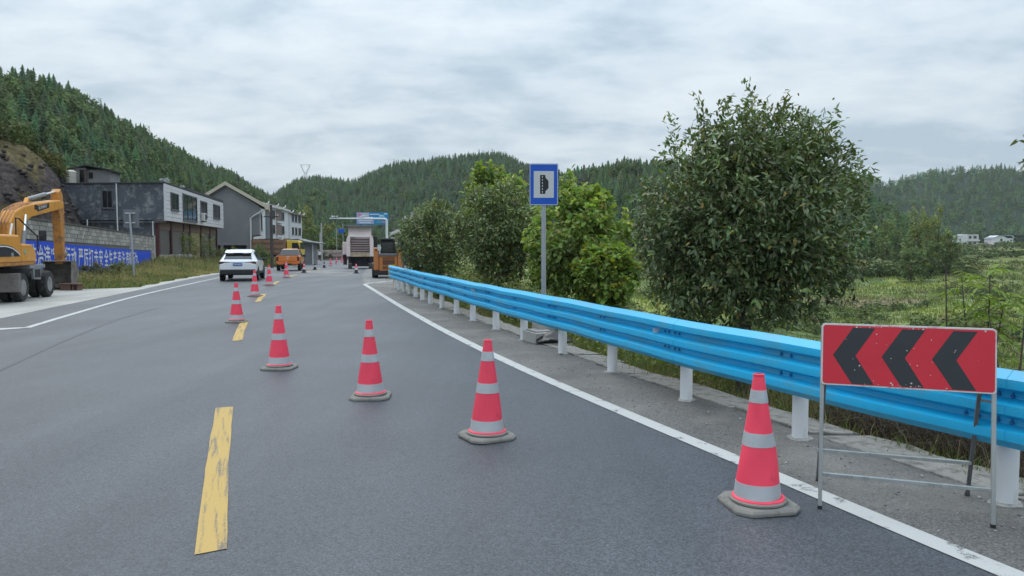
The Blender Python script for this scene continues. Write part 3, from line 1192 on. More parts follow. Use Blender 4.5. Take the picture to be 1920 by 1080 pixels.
CONES = [
    ((1421, 948), 'nearest and largest red traffic cone, beside the chevron board', 0.15, 1.0, (0.0, -0.012)),
    ((913, 820), 'second nearest red traffic cone, in the lane short of the white edge line', 0.5, 0.45, (0.0, 0.012)),
    ((695, 745), 'third nearest red traffic cone, in the middle of the right lane', 0.05, 0.7, (0.01, -0.01)),
    ((524, 691), 'fourth nearest red traffic cone, between the lane middle and the yellow dashes', -0.05, 0.3, (0.0, 0.0)),
    ((444, 604), 'red traffic cone at the far end of the second yellow dash', 0.1, 0.3, (0, 0.0)),
    ((478, 555.5), 'red traffic cone at the third yellow dash, in front of the white car', 0.0, 0.3, (0, 0)),
    ((505, 535.5), 'red traffic cone right behind the white car, at its right side', 0.05, 0.3, (0, 0)),
    ((537, 521), 'red traffic cone behind the orange pickup', 0.0, 0.3, (0, 0)),
]
for (px, py), lab, rz, wob, tl in CONES:
    make_cone(lab, on_road(px, py, 0.0), rz, wob, tl, 'tall red cones closing the right lane')


def make_small_cone(label, loc, cols, group, h=0.62):
    t = thing('small_cone', label, 'traffic cone', loc, 0, group)
    MB().box((0, 0, 0.02), (0.36, 0.36, 0.03)).build('base', M_cone_black, t, bevel=0.008)
    z = 0.035
    for i, (m_, frac) in enumerate(cols):
        z1 = z + (h - 0.035) * frac
        r0 = 0.13 + (0.03 - 0.13) * (z / h)
        r1 = 0.13 + (0.03 - 0.13) * (z1 / h)
        MB().cyl((0, 0, z), (0, 0, z1), r0, r1, 20).build('sleeve' if i % 2 == 0 else 'band', m_, t, smooth='auto')
        z = z1
    return t


RB = [(M_cone_black, 0.34), (M_cone_white, 0.2), (M_cone_red, 0.28), (M_cone_white, 0.08), (M_cone_red, 0.1)]
BW = [(M_cone_black, 0.36), (M_cone_white, 0.18), (M_cone_black, 0.3), (M_cone_white, 0.06), (M_cone_black, 0.1)]
gs = 'small cones on the far carriageway'
make_small_cone('small red and black cone at the right rear wheel of the pickup', on_road(570, 511.5), RB, gs)
make_small_cone('small red and black cone on the dusty patch before the milling machine', on_road(668, 512.5), RB, gs)
make_small_cone('small black and white cone, the nearer of the two ahead of the pickup', on_road(590.5, 506), BW, gs)
make_small_cone('small black and white cone, the farther of the two ahead of the pickup', on_road(608, 502), BW, gs, h=0.66)
for (px, py), lab in (((620, 498.5), 'red cone far up the road, first beyond the black and white cones'), ((631, 495), 'red cone far up the road, second beyond the black and white cones'), ((641, 492), 'red cone far up the road, close to the left side of the milling machine')):
    make_cone(lab, on_road(px, py), 0, 0.2, (0, 0), 'tall red cones closing the right lane')

# ------------------------------------------------------------------ chevron board on its trestle
M_galv = pm('galvanised_steel', (0.42, 0.44, 0.43), rough=0.42, metal=0.65, var=0.25, vscale=9, dirt=(0.2, 0.2, 0.19), dirt_amt=0.3, dirt_scale=12, stretch=(1, 1, 0.3))
M_galv_dark = pm('dull_steel', (0.16, 0.165, 0.17), rough=0.5, metal=0.5, var=0.3, vscale=10)
M_sign_red = pm('sign_red', (0.62, 0.022, 0.04), rough=0.5, var=0.10, vscale=4, dirt=(0.62, 0.6, 0.58), dirt_amt=0.0)
M_sign_black = pm('sign_charcoal', (0.028, 0.032, 0.036), rough=0.55, var=0.2, vscale=5, dirt=(0.5, 0.5, 0.5), dirt_amt=0.0)
M_sign_white = pm('sign_white_edge', (0.62, 0.6, 0.58), rough=0.5, var=0.1, vscale=9, dirt=(0.45, 0.03, 0.04), dirt_amt=0.25, dirt_scale=14)

A, B_ = Vector((2.02, 4.83, 0)), Vector((2.96, 4.49, 0))
mid = (A + B_) / 2
ub = (B_ - A).normalized()
tres = thing('chevron_board', 'red board with three black chevrons pointing left on a steel trestle', 'road sign', (mid.x, mid.y, 0.0), math.atan2(ub.y, ub.x))
hw, lean, top = 0.492, 0.13, 1.215


def leg(mat, p0, p1, name='leg'):
    o = MB().bar(p0, p1, 0.024).build(name, mat, tres, bevel=0.002)
    MB().bar(Vector(p0) + Vector((0, 0, -0.002)), Vector(p0) + Vector((0, 0, 0.018)), 0.027).build('foot_cap', M_cone_black, o)
    return o


for s in (-1, 1):
    leg(M_galv, (s * hw, 0.0, 0.004), (s * hw, lean, top - 0.02))
    leg(M_galv_dark, (s * (hw - 0.012), 0.62, 0.004), (s * (hw - 0.035), lean + 0.03, top - 0.03))
    yb_ = lean * 0.62
    MB().bar((s * hw, yb_ + 0.012, 0.76), (s * (hw - 0.025), 0.36, 0.72), 0.006, 0.018).build('hinge_strap', M_galv_dark, tres)
MB().bar((-hw + 0.012, lean * 0.19, 0.225), (hw - 0.012, lean * 0.19, 0.225), 0.026, 0.022).build('crossbar', M_galv, tres, bevel=0.002)
MB().bar((-hw, 0.505, 0.26), (hw - 0.02, 0.505, 0.26), 0.026, 0.022).build('crossbar', M_galv, tres, bevel=0.002)
# the board hangs on the front legs and follows their lean
pw, pz0, pz1 = 1.0, 0.815, 1.215


def on_board(u, v, o=0.0):
    z = pz0 + (pz1 - pz0) * v
    y_ = lean * z / (top - 0.02) - 0.0145 - o
    return (-pw / 2 + pw * u, y_, z)


def rounded(u0, v0, u1, v1, r, n=5):
    ru, rv = r / pw, r / (pz1 - pz0)
    pts = []
    for (cu, cv, a0) in ((u1 - ru, v0 + rv, -90), (u1 - ru, v1 - rv, 0), (u0 + ru, v1 - rv, 90), (u0 + ru, v0 + rv, 180)):
        for i in range(n + 1):
            a = R(a0 + 90 * i / n)
            pts.append((cu + ru * math.cos(a), cv + rv * math.sin(a)))
    return pts


def plate(poly, o0, o1):
    mb = MB()
    n = len(poly)
    vs_ = [on_board(u, v, o0) for u, v in poly] + [on_board(u, v, o1) for u, v in poly]
    fs = [tuple(range(n)), tuple(range(2 * n - 1, n - 1, -1))] + [(i, n + i, n + (i + 1) % n, (i + 1) % n) for i in range(n)]
    return mb.add(vs_, fs)


bk = plate(rounded(0, 0, 1, 1, 0.022), -0.004, 0.012).build('board', M_sign_white, tres)
plate(rounded(0.009, 0.022, 0.991, 0.975, 0.018), 0.0121, 0.0135).build('red_sheet', M_sign_red, bk)
for i in range(3):
    u = 0.07 + 0.288 * i
    poly = [(u, 0.49), (u + 0.118, 0.945), (u + 0.25, 0.945), (u + 0.135, 0.49), (u + 0.245, 0.035), (u + 0.115, 0.035)]
    plate(poly, 0.0136, 0.0146).build('chevron', M_sign_black, bk)
# flakes where the sheeting has peeled to bare white
fr_ = random.Random(12)
mb = MB()
for i in range(46):
    e = fr_.random()
    if e < 0.45:
        u, v = fr_.gauss(0.48, 0.12), 0.035 + abs(fr_.gauss(0, 0.035))
    elif e < 0.75:
        u, v = fr_.uniform(0.05, 0.95), 0.965 - abs(fr_.gauss(0, 0.012))
    else:
        u, v = fr_.uniform(0.1, 0.9), fr_.uniform(0.1, 0.9)
    s = fr_.uniform(0.002, 0.008)
    pl = [(u + s * fr_.uniform(.4, 1.3) * math.cos(a), v + 2.2 * s * fr_.uniform(.4, 1.2) * math.sin(a)) for a in (0, 1.2, 2.4, 3.6, 4.9)]
    pl = [(min(0.985, max(0.015, a)), min(0.965, max(0.035, b))) for a, b in pl]
    q = plate(pl, 0.0147, 0.0152)
    mb.add(q.v, q.f)
tag(mb.build('peeled_fleck', pm('bare_sign_white', (0.6, 0.58, 0.55), rough=0.7), bk), kind='stuff')

# ------------------------------------------------------------------ guardrail
M_rail = pm('rail_blue', (0.012, 0.41, 0.72), rough=0.40, var=0.06, vscale=3, dirt=(0.07, 0.34, 0.50), dirt_amt=0.4, dirt_scale=2.2, spec=0.5, stretch=(1, 1, 3))
M_bolt = pm('bolt_blue', (0.01, 0.12, 0.33), rough=0.5)
M_post = pm('post_white', (0.70, 0.71, 0.72), rough=0.5, var=0.06, vscale=5, dirt=(0.45, 0.44, 0.42), dirt_amt=0.22, dirt_scale=5, stretch=(1, 1, 0.5))
M_rail_yellow = pm('rail_end_yellow', (0.66, 0.44, 0.02), rough=0.5, var=0.1, vscale=4)
M_refl = pm('reflector_white', (0.66, 0.67, 0.68), rough=0.3, metal=0.2)
M_mortar = pm('broken_mortar', (0.34, 0.33, 0.31), rough=0.95, var=0.3, vscale=30, bump=0.8, bscale=60)
RAILB = 0.425
PROF = [(.018, 0), (.03, .012), (.083, .055), (.086, .085), (.083, .115), (.004, .150), (0, .168), (.004, .186), (.083, .222), (.086, .253), (.083, .284), (.004, .320), (0, .338), (.004, .356), (.083, .391), (.086, .421), (.083, .451), (.03, .494), (.018, .506)]
rail = thing('guardrail', 'blue three-wave steel guardrail on white posts along the right shoulder', 'guardrail', (0, 0, 0))


def rail_pt(y, off):
    """point off metres to the road side of the post line, and the unit normal"""
    x = float(f_post(y))
    dx = float(f_post(y + 0.05) - f_post(y - 0.05)) / 0.1
    t = Vector((dx, 1, 0)).normalized()
    n = Vector((-t.y, t.x, 0))   # towards the road
    return Vector((x, y, 0)) + n * off, n, t


# posts
post_y = [-6.5, -4.4, -2.3, -0.3, 1.6, 3.25, 4.93, 6.61, 8.28, 10.12, 11.85, 13.55, 15.3, 17.05, 18.85, 20.5, 22.05, 23.5, 24.95, 26.3, 27.55, 28.8, 29.85]
pr_ = random.Random(2)
for i, y in enumerate(post_y):
    p, n, t = rail_pt(y, 0)
    o = MB().cyl((0, 0, -0.25), (0, 0, 0.80), 0.068, n=20).build('post', M_post, rail, smooth='auto', bevel=0.006)
    o.location = p
    MB().lathe([(0.069, 0.80), (0.062, 0.815), (0.03, 0.826), (0.0, 0.828)], 20).build('post_cap', M_post, o, smooth=True)
    if y > 0:
        # crust of mortar round the foot
        mb = MB()
        k = 14
        ring = [(r_ * pr_.uniform(0.82, 1.3) * math.cos(2 * math.pi * j / k), r_ * pr_.uniform(0.82, 1.3) * math.sin(2 * math.pi * j / k), z) for r_, z in ((0.098, 0.002), (0.08, 0.012 + 0.012 * pr_.random()), (0.055, 0.016)) for j in range(k)]
        mb.add(ring, [(a * k + j, a * k + (j + 1) % k, (a + 1) * k + (j + 1) % k, (a + 1) * k + j) for a in range(2) for j in range(k)])
        mb.build('mortar_collar', M_mortar, o)
    bo = MB().box((0, 0, RAILB + 0.253), (0.11, 0.10, 0.40)).build('spacer_block', M_rail, rail, bevel=0.008)
    q, n, t = rail_pt(y, 0.115)
    bo.location = q
    bo.rotation_euler = (0, 0, math.atan2(t.y, t.x))

# beam panels, lapped at every second post
joints = post_y[0::2] + ([post_y[-1]] if len(post_y) % 2 == 0 else [])
OFF = 0.168
for k in range(len(joints) - 1):
    ya, yb = joints[k] - 0.12, joints[k + 1] + 0.16
    m = 12
    secs = []
    for i in range(m + 1):
        y = ya + (yb - ya) * i / m
        sec = []
        lap = 0.0035 * (1 - i / m)
        sag = 0.004 * math.sin(3.0 * y)
        for (o_, z) in PROF:
            p, n, t = rail_pt(y, OFF + o_ + lap)
            sec.append((p.x, p.y, RAILB + z + sag))
        for (o_, z) in reversed(PROF):
            p, n, t = rail_pt(y, OFF + o_ + lap - 0.004)
            sec.append((p.x, p.y, RAILB + z + sag))
        secs.append(sec)
    pn = MB().loft(secs).build('beam_panel', M_rail, rail, smooth='auto')
    # splice bolts at the joint and slot marks half way
    mb = MB()
    for yc, du in ((joints[k] + 0.02, (-0.06, 0.06, -0.14, 0.14)), ((joints[k] + joints[k + 1]) / 2, (-0.055, 0.055))):
        for d in du:
            for z in (0.168, 0.338):
                p, n, t = rail_pt(yc + d, OFF + 0.009)
                q = p + n * 0.009
                mb.cyl((p.x, p.y, RAILB + z), (q.x, q.y, RAILB + z), 0.013, n=6)
                mb.bar((p.x, p.y, RAILB + z + 0.014), (p.x, p.y, RAILB + z + 0.03), 0.007)
    tag(mb.build('bolt_row', M_bolt, pn), kind='stuff')

# reflectors in the middle trough
for y in (0.4, 8.55, 16.2, 22.1, 27.2):
    p, n, t = rail_pt(y, OFF + 0.01)
    mb = MB()
    poly = [(-0.035, 0.0), (0.035, 0.0), (0.026, 0.085), (-0.026, 0.085)]
    mb.prism([(u, v) for v, u in [(a, b) for a, b in poly]], -0.002, 0.002, axis='z')
    o = mb.build('reflector', M_refl, rail)
    # stands out from the rail, faces the traffic
    X = n
    Zv = Vector((0, 0, 1))
    face = -t
    o.matrix_world = Matrix(((X.x, Zv.x, face.x, p.x), (X.y, Zv.y, face.y, p.y), (X.z, Zv.z, face.z, RAILB + 0.338 - 0.003), (0, 0, 0, 1)))

# the curled yellow end
p, n, t = rail_pt(30.1, OFF + 0.04)
secs = []
for i in range(9):
    a = R(180 * i / 8)
    c = p - n * 0.11 + t * 0.0
    q = c + n * 0.13 * math.cos(a) + t * 0.26 * math.sin(a)
    q2 = c + n * 0.12 * math.cos(a) + t * 0.25 * math.sin(a)
    secs.append([(q.x, q.y, RAILB - 0.01), (q.x, q.y, RAILB + 0.52), (q2.x, q2.y, RAILB + 0.52), (q2.x, q2.y, RAILB - 0.01)])
MB().loft(secs).build('end_terminal', M_rail_yellow, rail, smooth='auto')
p, n, t = rail_pt(30.05, 0.0)
o = MB()
for i in range(4):
    o.cyl((0, 0, -0.1 + i * 0.2), (0, 0, 0.08 + i * 0.2), 0.06, n=14)
eo = o.build('end_post', M_rail_yellow, rail, smooth='auto')
eo.location = p
MB().cyl((0, 0, -0.1), (0, 0, 0.75), 0.057, n=14).build('dark_core', M_cone_black, eo, smooth='auto')

# ------------------------------------------------------------------ blue lay-by sign
M_sign_blue = pm('sign_blue', (0.003, 0.085, 0.50), rough=0.4, var=0.05, vscale=2)
M_sign_pale = pm('sign_pale', (0.56, 0.57, 0.59), rough=0.45, var=0.06, vscale=3)
M_sign_ink = pm('sign_ink', (0.012, 0.014, 0.018), rough=0.5)
M_pole = pm('pole_grey', (0.36, 0.38, 0.41), rough=0.45, metal=0.4, var=0.12, vscale=6, stretch=(1, 1, 0.2))
SY = 15.6
b0 = at(1020, 552, SY)
sc_ = SY / FPX
ls = thing('lay_by_sign', 'blue rectangular lay-by sign with a black road pictogram on a tall pole', 'road sign', (b0.x, SY, tz(b0.x, SY)), 0.04)
zb = ls.location.z
pc = at(1017.5, 346, SY)
zt = pc.z - zb
MB().cyl((0, 0.03, -0.2), (-0.012, 0.03, zt + 0.36), 0.052, 0.048, 20).build('pole', M_pole, ls, smooth='auto')
W_, H_ = 53.5 * sc_, 77 * sc_


def rrect(w, h, r, n=5):
    pts = []
    for cx, cy, a0 in ((w / 2 - r, -h / 2 + r, -90), (w / 2 - r, h / 2 - r, 0), (-w / 2 + r, h / 2 - r, 90), (-w / 2 + r, -h / 2 + r, 180)):
        for i in range(n + 1):
            a = R(a0 + 90 * i / n)
            pts.append((cx + r * math.cos(a), cy + r * math.sin(a)))
    return pts


def sheet(poly, y0, y1, name, mat, par):
    o = MB().prism(poly, y0, y1, axis='y').build(name, mat, par)
    return o


pb = sheet(rrect(W_, H_, 0.02), -0.022, -0.028, 'panel', M_sign_blue, ls)
pb.location = (-0.012, 0, zt)
bw = 0.012
outer, inner = rrect(W_ - 0.012, H_ - 0.012, 0.018), rrect(W_ - 0.012 - 2 * bw, H_ - 0.012 - 2 * bw, 0.012)
mb = MB()
n = len(outer)
vs_ = [(x, -0.0295, z) for x, z in outer] + [(x, -0.0295, z) for x, z in inner]
mb.add(vs_, [(i, (i + 1) % n, n + (i + 1) % n, n + i) for i in range(n)])
mb.build('white_border', M_sign_pale, pb)
iw, ih = W_ * 0.70, H_ * 0.64
sheet(rrect(iw, ih, 0.004, 2), -0.028, -0.0298, 'pale_field', M_sign_pale, pb)
k = H_ / 77.0
pic = [(-7.0, -17.5), (3.0, -17.5), (3.0, -13.2), (4.2, -11.5), (8.8, -6.8), (8.8, 6.0), (8.3, 7.0), (3.6, 12.0), (3.0, 14), (3.0, 17.5), (-7.0, 17.5)]
sheet([(x * k, z * k) for x, z in pic], -0.0298, -0.0305, 'road_pictogram', M_sign_ink, pb)
for i in range(6):
    z = (-14 + i * 5.6) * k
    sheet([(-3.3 * k, z - 1.5 * k), (-1.9 * k, z - 1.5 * k), (-1.9 * k, z + 1.5 * k), (-3.3 * k, z + 1.5 * k)], -0.0305, -0.031, 'lane_mark', M_sign_pale, pb)
for dz in (-0.25, 0.25):
    MB().box((0, 0.0, dz), (W_ * 0.7, 0.03, 0.04)).build('rail_bracket', M_pole, pb)

# ------------------------------------------------------------------ the sign seen from behind on the left verge
BY = 37.5
b0 = at(252, 527, BY)
t0 = at(243, 398, BY)
zg = tz(b0.x, BY)
bs = thing('sign_post', 'leaning grey post with the back of a square sign, before the blue banner', 'road sign', (b0.x, BY, zg))
MB().cyl((0, 0, -0.2), (t0.x - b0.x, 0, t0.z - zg), 0.055, 0.05, 14).build('pole', M_pole, bs, smooth='auto')
cx_ = t0.x - b0.x
pl_ = MB().box((cx_ + 0.03, 0.09, at(243, 410, BY).z - zg), (30 * BY / FPX, 0.012, 34 * BY / FPX)).build('sign_back', pm('sign_back_grey', (0.15, 0.16, 0.17), rough=0.5, metal=0.2, var=0.15, vscale=3), bs, bevel=0.01)
for py in (399.5, 417.5):
    MB().box((cx_, 0.055, at(243, py, BY).z - zg), (18.5 * BY / FPX, 0.05, 0.05)).build('bracket', pm('bracket_pale', (0.55, 0.56, 0.57), rough=0.4, metal=0.3), bs)
# ================================================================== WALL, HOUSES AND OTHER STRUCTURES
def frame(O, a, b):
    a, b = Vector(a).normalized(), Vector(b).normalized()
    return Matrix(((a.x, b.x, 0, 0), (a.y, b.y, 0, 0), (0, 0, 1, 0), (0, 0, 0, 1)))


def bxm(M, x0, x1, y0, y1, z0, z1, mb=None):
    mb = mb or MB()
    return mb.box(((x0 + x1) / 2, (y0 + y1) / 2, (z0 + z1) / 2), (abs(x1 - x0), abs(y1 - y0), abs(z1 - z0)), M=M)


M_glass = glass_mat('window_glass')
M_frame_dark = pm('window_frame_dark', (0.10, 0.10, 0.11), rough=0.5)
M_frame_pale = pm('window_frame_pale', (0.55, 0.56, 0.57), rough=0.5)


def window(M, face, p0, p1, z0, z1, par, out=0.0, fm=None, bar=0.07, mull=1, proud=0.05, gm=None):
    """a framed window; face 'x' lies in the wall x = out (looking to -x), face 'y' in the wall y = out (looking to -y)"""
    fm = fm or M_frame_dark

    def b(u0, u1, w0, w1, d0, d1, mb=None):
        if face == 'x':
            return bxm(M, out - d1, out - d0, u0, u1, w0, w1, mb)
        return bxm(M, u0, u1, out - d1, out - d0, w0, w1, mb)
    pane = b(p0 + bar, p1 - bar, z0 + bar, z1 - bar, 0.002, 0.012).build('window', gm or M_glass, par)
    mb = b(p0, p0 + bar, z0, z1, 0.001, proud)
    b(p1 - bar, p1, z0, z1, 0.001, proud, mb)
    b(p0 + bar, p1 - bar, z1 - bar, z1, 0.001, proud, mb)
    b(p0 + bar, p1 - bar, z0, z0 + bar, 0.001, proud, mb)
    mb.build('frame', fm, pane)
    for i in range(mull):
        u = p0 + (p1 - p0) * (i + 1) / (mull + 1)
        b(u - bar * 0.35, u + bar * 0.35, z0 + bar, z1 - bar, 0.012, proud * 0.7).build('mullion', fm, pane)
    b(p0 - 0.06, p1 + 0.06, z0 - 0.06, z0 - 0.002, 0.001, proud + 0.05).build('sill', fm, pane)
    return pane


# ------------------------------------------------------------------ block wall with the blue banner
M_block = pm('concrete_block', (0.30, 0.285, 0.26), rough=0.95, var=0.22, vscale=2.2, dirt=(0.13, 0.125, 0.115), dirt_amt=0.3, dirt_scale=1.4, bump=0.5, bscale=25)
M_block2 = pm('concrete_block_pale', (0.41, 0.395, 0.365), rough=0.95, var=0.18, vscale=2.5, dirt=(0.2, 0.19, 0.175), dirt_amt=0.3, dirt_scale=2, bump=0.5, bscale=25)
M_mortar_wall = pm('wall_mortar', (0.135, 0.13, 0.12), rough=0.95, var=0.25, vscale=2)
M_coping = pm('wall_coping', (0.10, 0.098, 0.085), rough=0.95, var=0.3, vscale=3, dirt=(0.06, 0.075, 0.03), dirt_amt=0.4, dirt_scale=2)
M_banner = pm('banner_blue', (0.003, 0.065, 0.62), rough=0.5, var=0.10, vscale=1.2, dirt=(0.02, 0.05, 0.3), dirt_amt=0.15, dirt_scale=2)
M_letter = pm('banner_white', (0.68, 0.69, 0.70), rough=0.6, var=0.08, vscale=4)
WA, WB = Vector((-18.35, 25.0, 0)), Vector((-26.62, 55.55, 0))
wa = (WB - WA).normalized()
WL = (WB - WA).length
wn = Vector((-wa.y, wa.x, 0))   # away from the road
ztop = lambda s: 2.93 - 0.55 * s / WL
zbt = lambda s: 2.10 - 0.86 * s / WL     # banner top
zbb = lambda s: 0.72 - 0.76 * s / WL     # banner bottom
wall = thing('block_wall', 'long grey concrete block wall behind the excavator, carrying the blue banner', 'wall', WA)


def wp(s, d, z):
    p = wa * s + wn * d
    return (p.x, p.y, z)


mb = MB()
secs = []
for i in range(13):
    s = WL * i / 12
    secs.append([wp(s, 0.03, -0.5), wp(s, 0.03, ztop(s) - 0.02), wp(s, 0.2, ztop(s) - 0.02), wp(s, 0.2, -0.5)])
mb.loft(secs)
mb.build('wall_core', M_mortar_wall, wall)
mb = MB()
mb.loft([[wp(s, -0.05, ztop(s) - 0.019), wp(s, -0.05, ztop(s) + 0.06), wp(s, 0.27, ztop(s) + 0.06), wp(s, 0.27, ztop(s) - 0.019)] for s in (0, WL * 0.5, WL)])
mb.build('coping', M_coping, wall)
bl_rng = random.Random(8)
rowh = 0.205
blk = []
for row in range(14):
    s = -0.2 * (row % 2)
    while s < WL:
        l_ = 0.40
        s0, s1 = max(0, s), min(WL, s + l_)
        zt_ = ztop((s0 + s1) / 2) - 0.03 - row * rowh
        zb_ = zt_ - rowh + 0.02
        at_end = s0 > WL - 1.15
        if s1 - s0 > 0.15 and (zb_ > zbt((s0 + s1) / 2) + 0.03 or at_end) and zb_ > -0.4:
            blk.append((s0, s1, zb_, zt_))
        s += l_
blk.sort(key=lambda b: b[0] - (0.5 if b[0] > WL - 1.2 else 0))
shared = {}
rest = MB()


def block_verts(w, d=0.0):
    return None


vis = [b for b in blk if 5.0 < b[0]]
hid = [b for b in blk if b[0] <= 5.0]
for i, (s0, s1, z0, z1) in enumerate(vis + hid):
    d = bl_rng.uniform(-0.014, 0.006)
    sh = (ztop(s1) - ztop(s0)) / 2
    c = wp((s0 + s1) / 2, 0.03, (z0 + z1) / 2)
    w = s1 - s0 - 0.02
    key = (round(w, 2), bl_rng.random() < 0.42)
    if i < 300:
        if key not in shared:
            q = MB()
            M = Matrix(((wa.x, wn.x, 0, 0), (wa.y, wn.y, 0, 0), ((ztop(1) - ztop(0)), 0, 1, 0), (0, 0, 0, 1)))
            q.box((0, 0, 0), (w, 0.06, rowh - 0.022), M=M)
            o = q.build('block', M_block2 if key[1] else M_block, wall)
            shared[key] = o.data
        else:
            o = bpy.data.objects.new('block', shared[key])
            COL.objects.link(o)
            o.parent = wall
        o.location = (c[0] + wn.x * d, c[1] + wn.y * d, c[2])
    else:
        M = Matrix(((wa.x, wn.x, 0, c[0]), (wa.y, wn.y, 0, c[1]), ((ztop(1) - ztop(0)), 0, 1, c[2]), (0, 0, 0, 1)))
        rest.box((0, d, 0), (w, 0.06, rowh - 0.022), M=M)
if rest.v:
    tag(rest.build('block_courses', M_block, wall), kind='stuff')
# pier at the end
bxm(Matrix(((wa.x, wn.x, 0, wa.x * WL), (wa.y, wn.y, 0, wa.y * WL), (0, 0, 1, 0), (0, 0, 0, 1))), 0.01, 0.42, -0.05, 0.3, -0.4, 2.45).build('end_pier', M_block2, wall, bevel=0.02)
# banner: a vinyl sheet fixed on the wall, its lettering printed on it
ban = thing('banner', 'long blue banner with white Chinese safety slogan hung on the block wall', 'banner', WA)
s0b, s1b = 0.5, WL - 1.35
mb = MB()
m = 60
sec = []
bn = random.Random(4)
for i in range(m + 1):
    s = s0b + (s1b - s0b) * i / m
    o_ = -0.028 - 0.012 * (0.5 + 0.5 * math.sin(s * 2.3)) - 0.006 * bn.random()
    t_, b__ = zbt(s) + 0.02 * math.sin(s * 0.9), zbb(s) + 0.02 * math.sin(s * 1.1)
    sec.append([wp(s, o_, b__), wp(s, o_, t_), wp(s, o_ + 0.004, t_), wp(s, o_ + 0.004, b__)])
mb.loft(sec).build('vinyl_sheet', M_banner, ban)


def wall_s(px):
    """distance along the wall of the sight line px"""
    k = (px - 960) / FPX
    return (WA.x - k * WA.y) / (k * wa.y - wa.x)


SLOGAN = [('“', 40), ('打', 48), ('非', 60), ('治', 74), ('违', 87), ('”', 96.5), ('专', 103), ('项', 114), ('行', 125.5), ('动', 137), ('严', 150), ('厉', 160), ('打', 169.5), ('击', 179), ('安', 188), ('全', 198), ('生', 206.5), ('产', 214.5), ('违', 222.5), ('法', 230), ('违', 237.5), ('规', 243.5), ('行', 249), ('为', 254.5), ('。', 259.5)]
lm = MB()
for ch, px in SLOGAN:
    s = wall_s(px)
    v, f = text_mesh(ch, 1.0, 0.012)
    if not v:
        continue
    w = 0.86 if ch not in '“”。' else 0.9
    zc_ = (zbt(s) + zbb(s)) / 2 - 0.02
    slope = -0.8 / WL
    lm.add([wp(s + x * w, -0.052, zc_ + y * 1.02 + x * w * slope) for x, y, z in v], f)
for px, ch in ((264, '—'), (268, '宣')):
    s = wall_s(px)
    v, f = text_mesh(ch, 1.0)
    lm.add([wp(s + x * 0.45, -0.052, (zbt(s) + zbb(s)) / 2 - 0.28 + y * 0.42) for x, y, z in v], f)
lo = lm.build('lettering', M_letter, ban)
tag(lo, kind='stuff')

# ------------------------------------------------------------------ house with the dark side wall and white upper front
M_dark_wall = pm('dark_render', (0.085, 0.096, 0.115), rough=0.9, var=0.6, vscale=0.45, dirt=(0.28, 0.285, 0.295), dirt_amt=0.42, dirt_scale=1.9, bump=0.3, bscale=8, detail=9)
M_white_clad = pm('white_cladding', (0.62, 0.61, 0.63), rough=0.55, var=0.07, vscale=0.6, dirt=(0.42, 0.41, 0.42), dirt_amt=0.15, dirt_scale=0.8, stretch=(1, 1, 0.3))
M_maroon = pm('maroon_paint', (0.09, 0.028, 0.03), rough=0.6, var=0.2, vscale=2)
M_shutter = pm('roller_shutter', (0.17, 0.16, 0.155), rough=0.55, metal=0.3, var=0.12, vscale=1.0, stretch=(1, 1, 9), dirt=(0.10, 0.09, 0.08), dirt_amt=0.3, dirt_scale=1)
M_shutter_y = pm('yellowed_shutter', (0.30, 0.25, 0.12), rough=0.6, var=0.3, vscale=0.8, stretch=(1, 1, 6))
M_roof_dark = pm('roof_dark', (0.04, 0.042, 0.045), rough=0.85, var=0.3, vscale=2)
M_grey_block = pm('grey_block_render', (0.22, 0.22, 0.22), rough=0.95, var=0.25, vscale=1.5, bump=0.4, bscale=12)
M_pvc = pm('pvc_white', (0.66, 0.67, 0.68), rough=0.4, var=0.05)
M_soffit = pm('soffit_board', (0.20, 0.14, 0.11), rough=0.8, var=0.2, vscale=1.5)
O1 = Vector((-26.8, 58.0, 0))
F1 = frame(O1, (-5.8, 26.5, 0), (-1, 0.10, 0))
h1 = thing('roadside_house', 'two-storey house with black-stained side wall and white upper front over shutters', 'house', O1)
bxm(F1, 0.3, 27.0, 0.95, 9.0, 0.0, 3.70).build('ground_floor', M_dark_wall, h1)
bxm(F1, 0.0, 27.1, 0.02, 9.0, 3.70, 6.50).build('upper_floor', M_dark_wall, h1)
bxm(F1, -0.003, 27.0, 0.0, 0.95, 3.64, 3.698).build('soffit', M_soffit, h1)
rf = bxm(F1, -0.12, 27.2, -0.10, 9.1, 6.502, 6.62).build('roof_slab', M_roof_dark, h1, bevel=0.02)
bxm(F1, 8, 27.2, -0.02, 0.25, 6.622, 6.80).build('parapet', M_roof_dark, rf)
nb = 9
for i in range(nb):
    z0, z1 = 3.66 + 2.84 * i / nb, 3.66 + 2.84 * (i + 1) / nb - 0.022
    bxm(F1, -0.06, 27.15, -0.06 - 0.012 * (i % 2), 0.018, z0, z1).build('cladding_board', M_white_clad, h1)
bxm(F1, -0.09, -0.062, -0.085, 0.10, 3.64, 6.49).build('corner_trim', M_white_clad, h1)
for (a0, a1, z0, z1, mu) in ((1.5, 4.2, 4.55, 5.95, 1), (5.9, 11.9, 3.85, 6.15, 2), (13.7, 17.0, 4.55, 6.0, 1), (20.6, 24.6, 4.55, 6.05, 1)):
    window(F1, 'y', a0, a1, z0, z1, h1, out=-0.075, bar=0.10, mull=mu, proud=0.07)
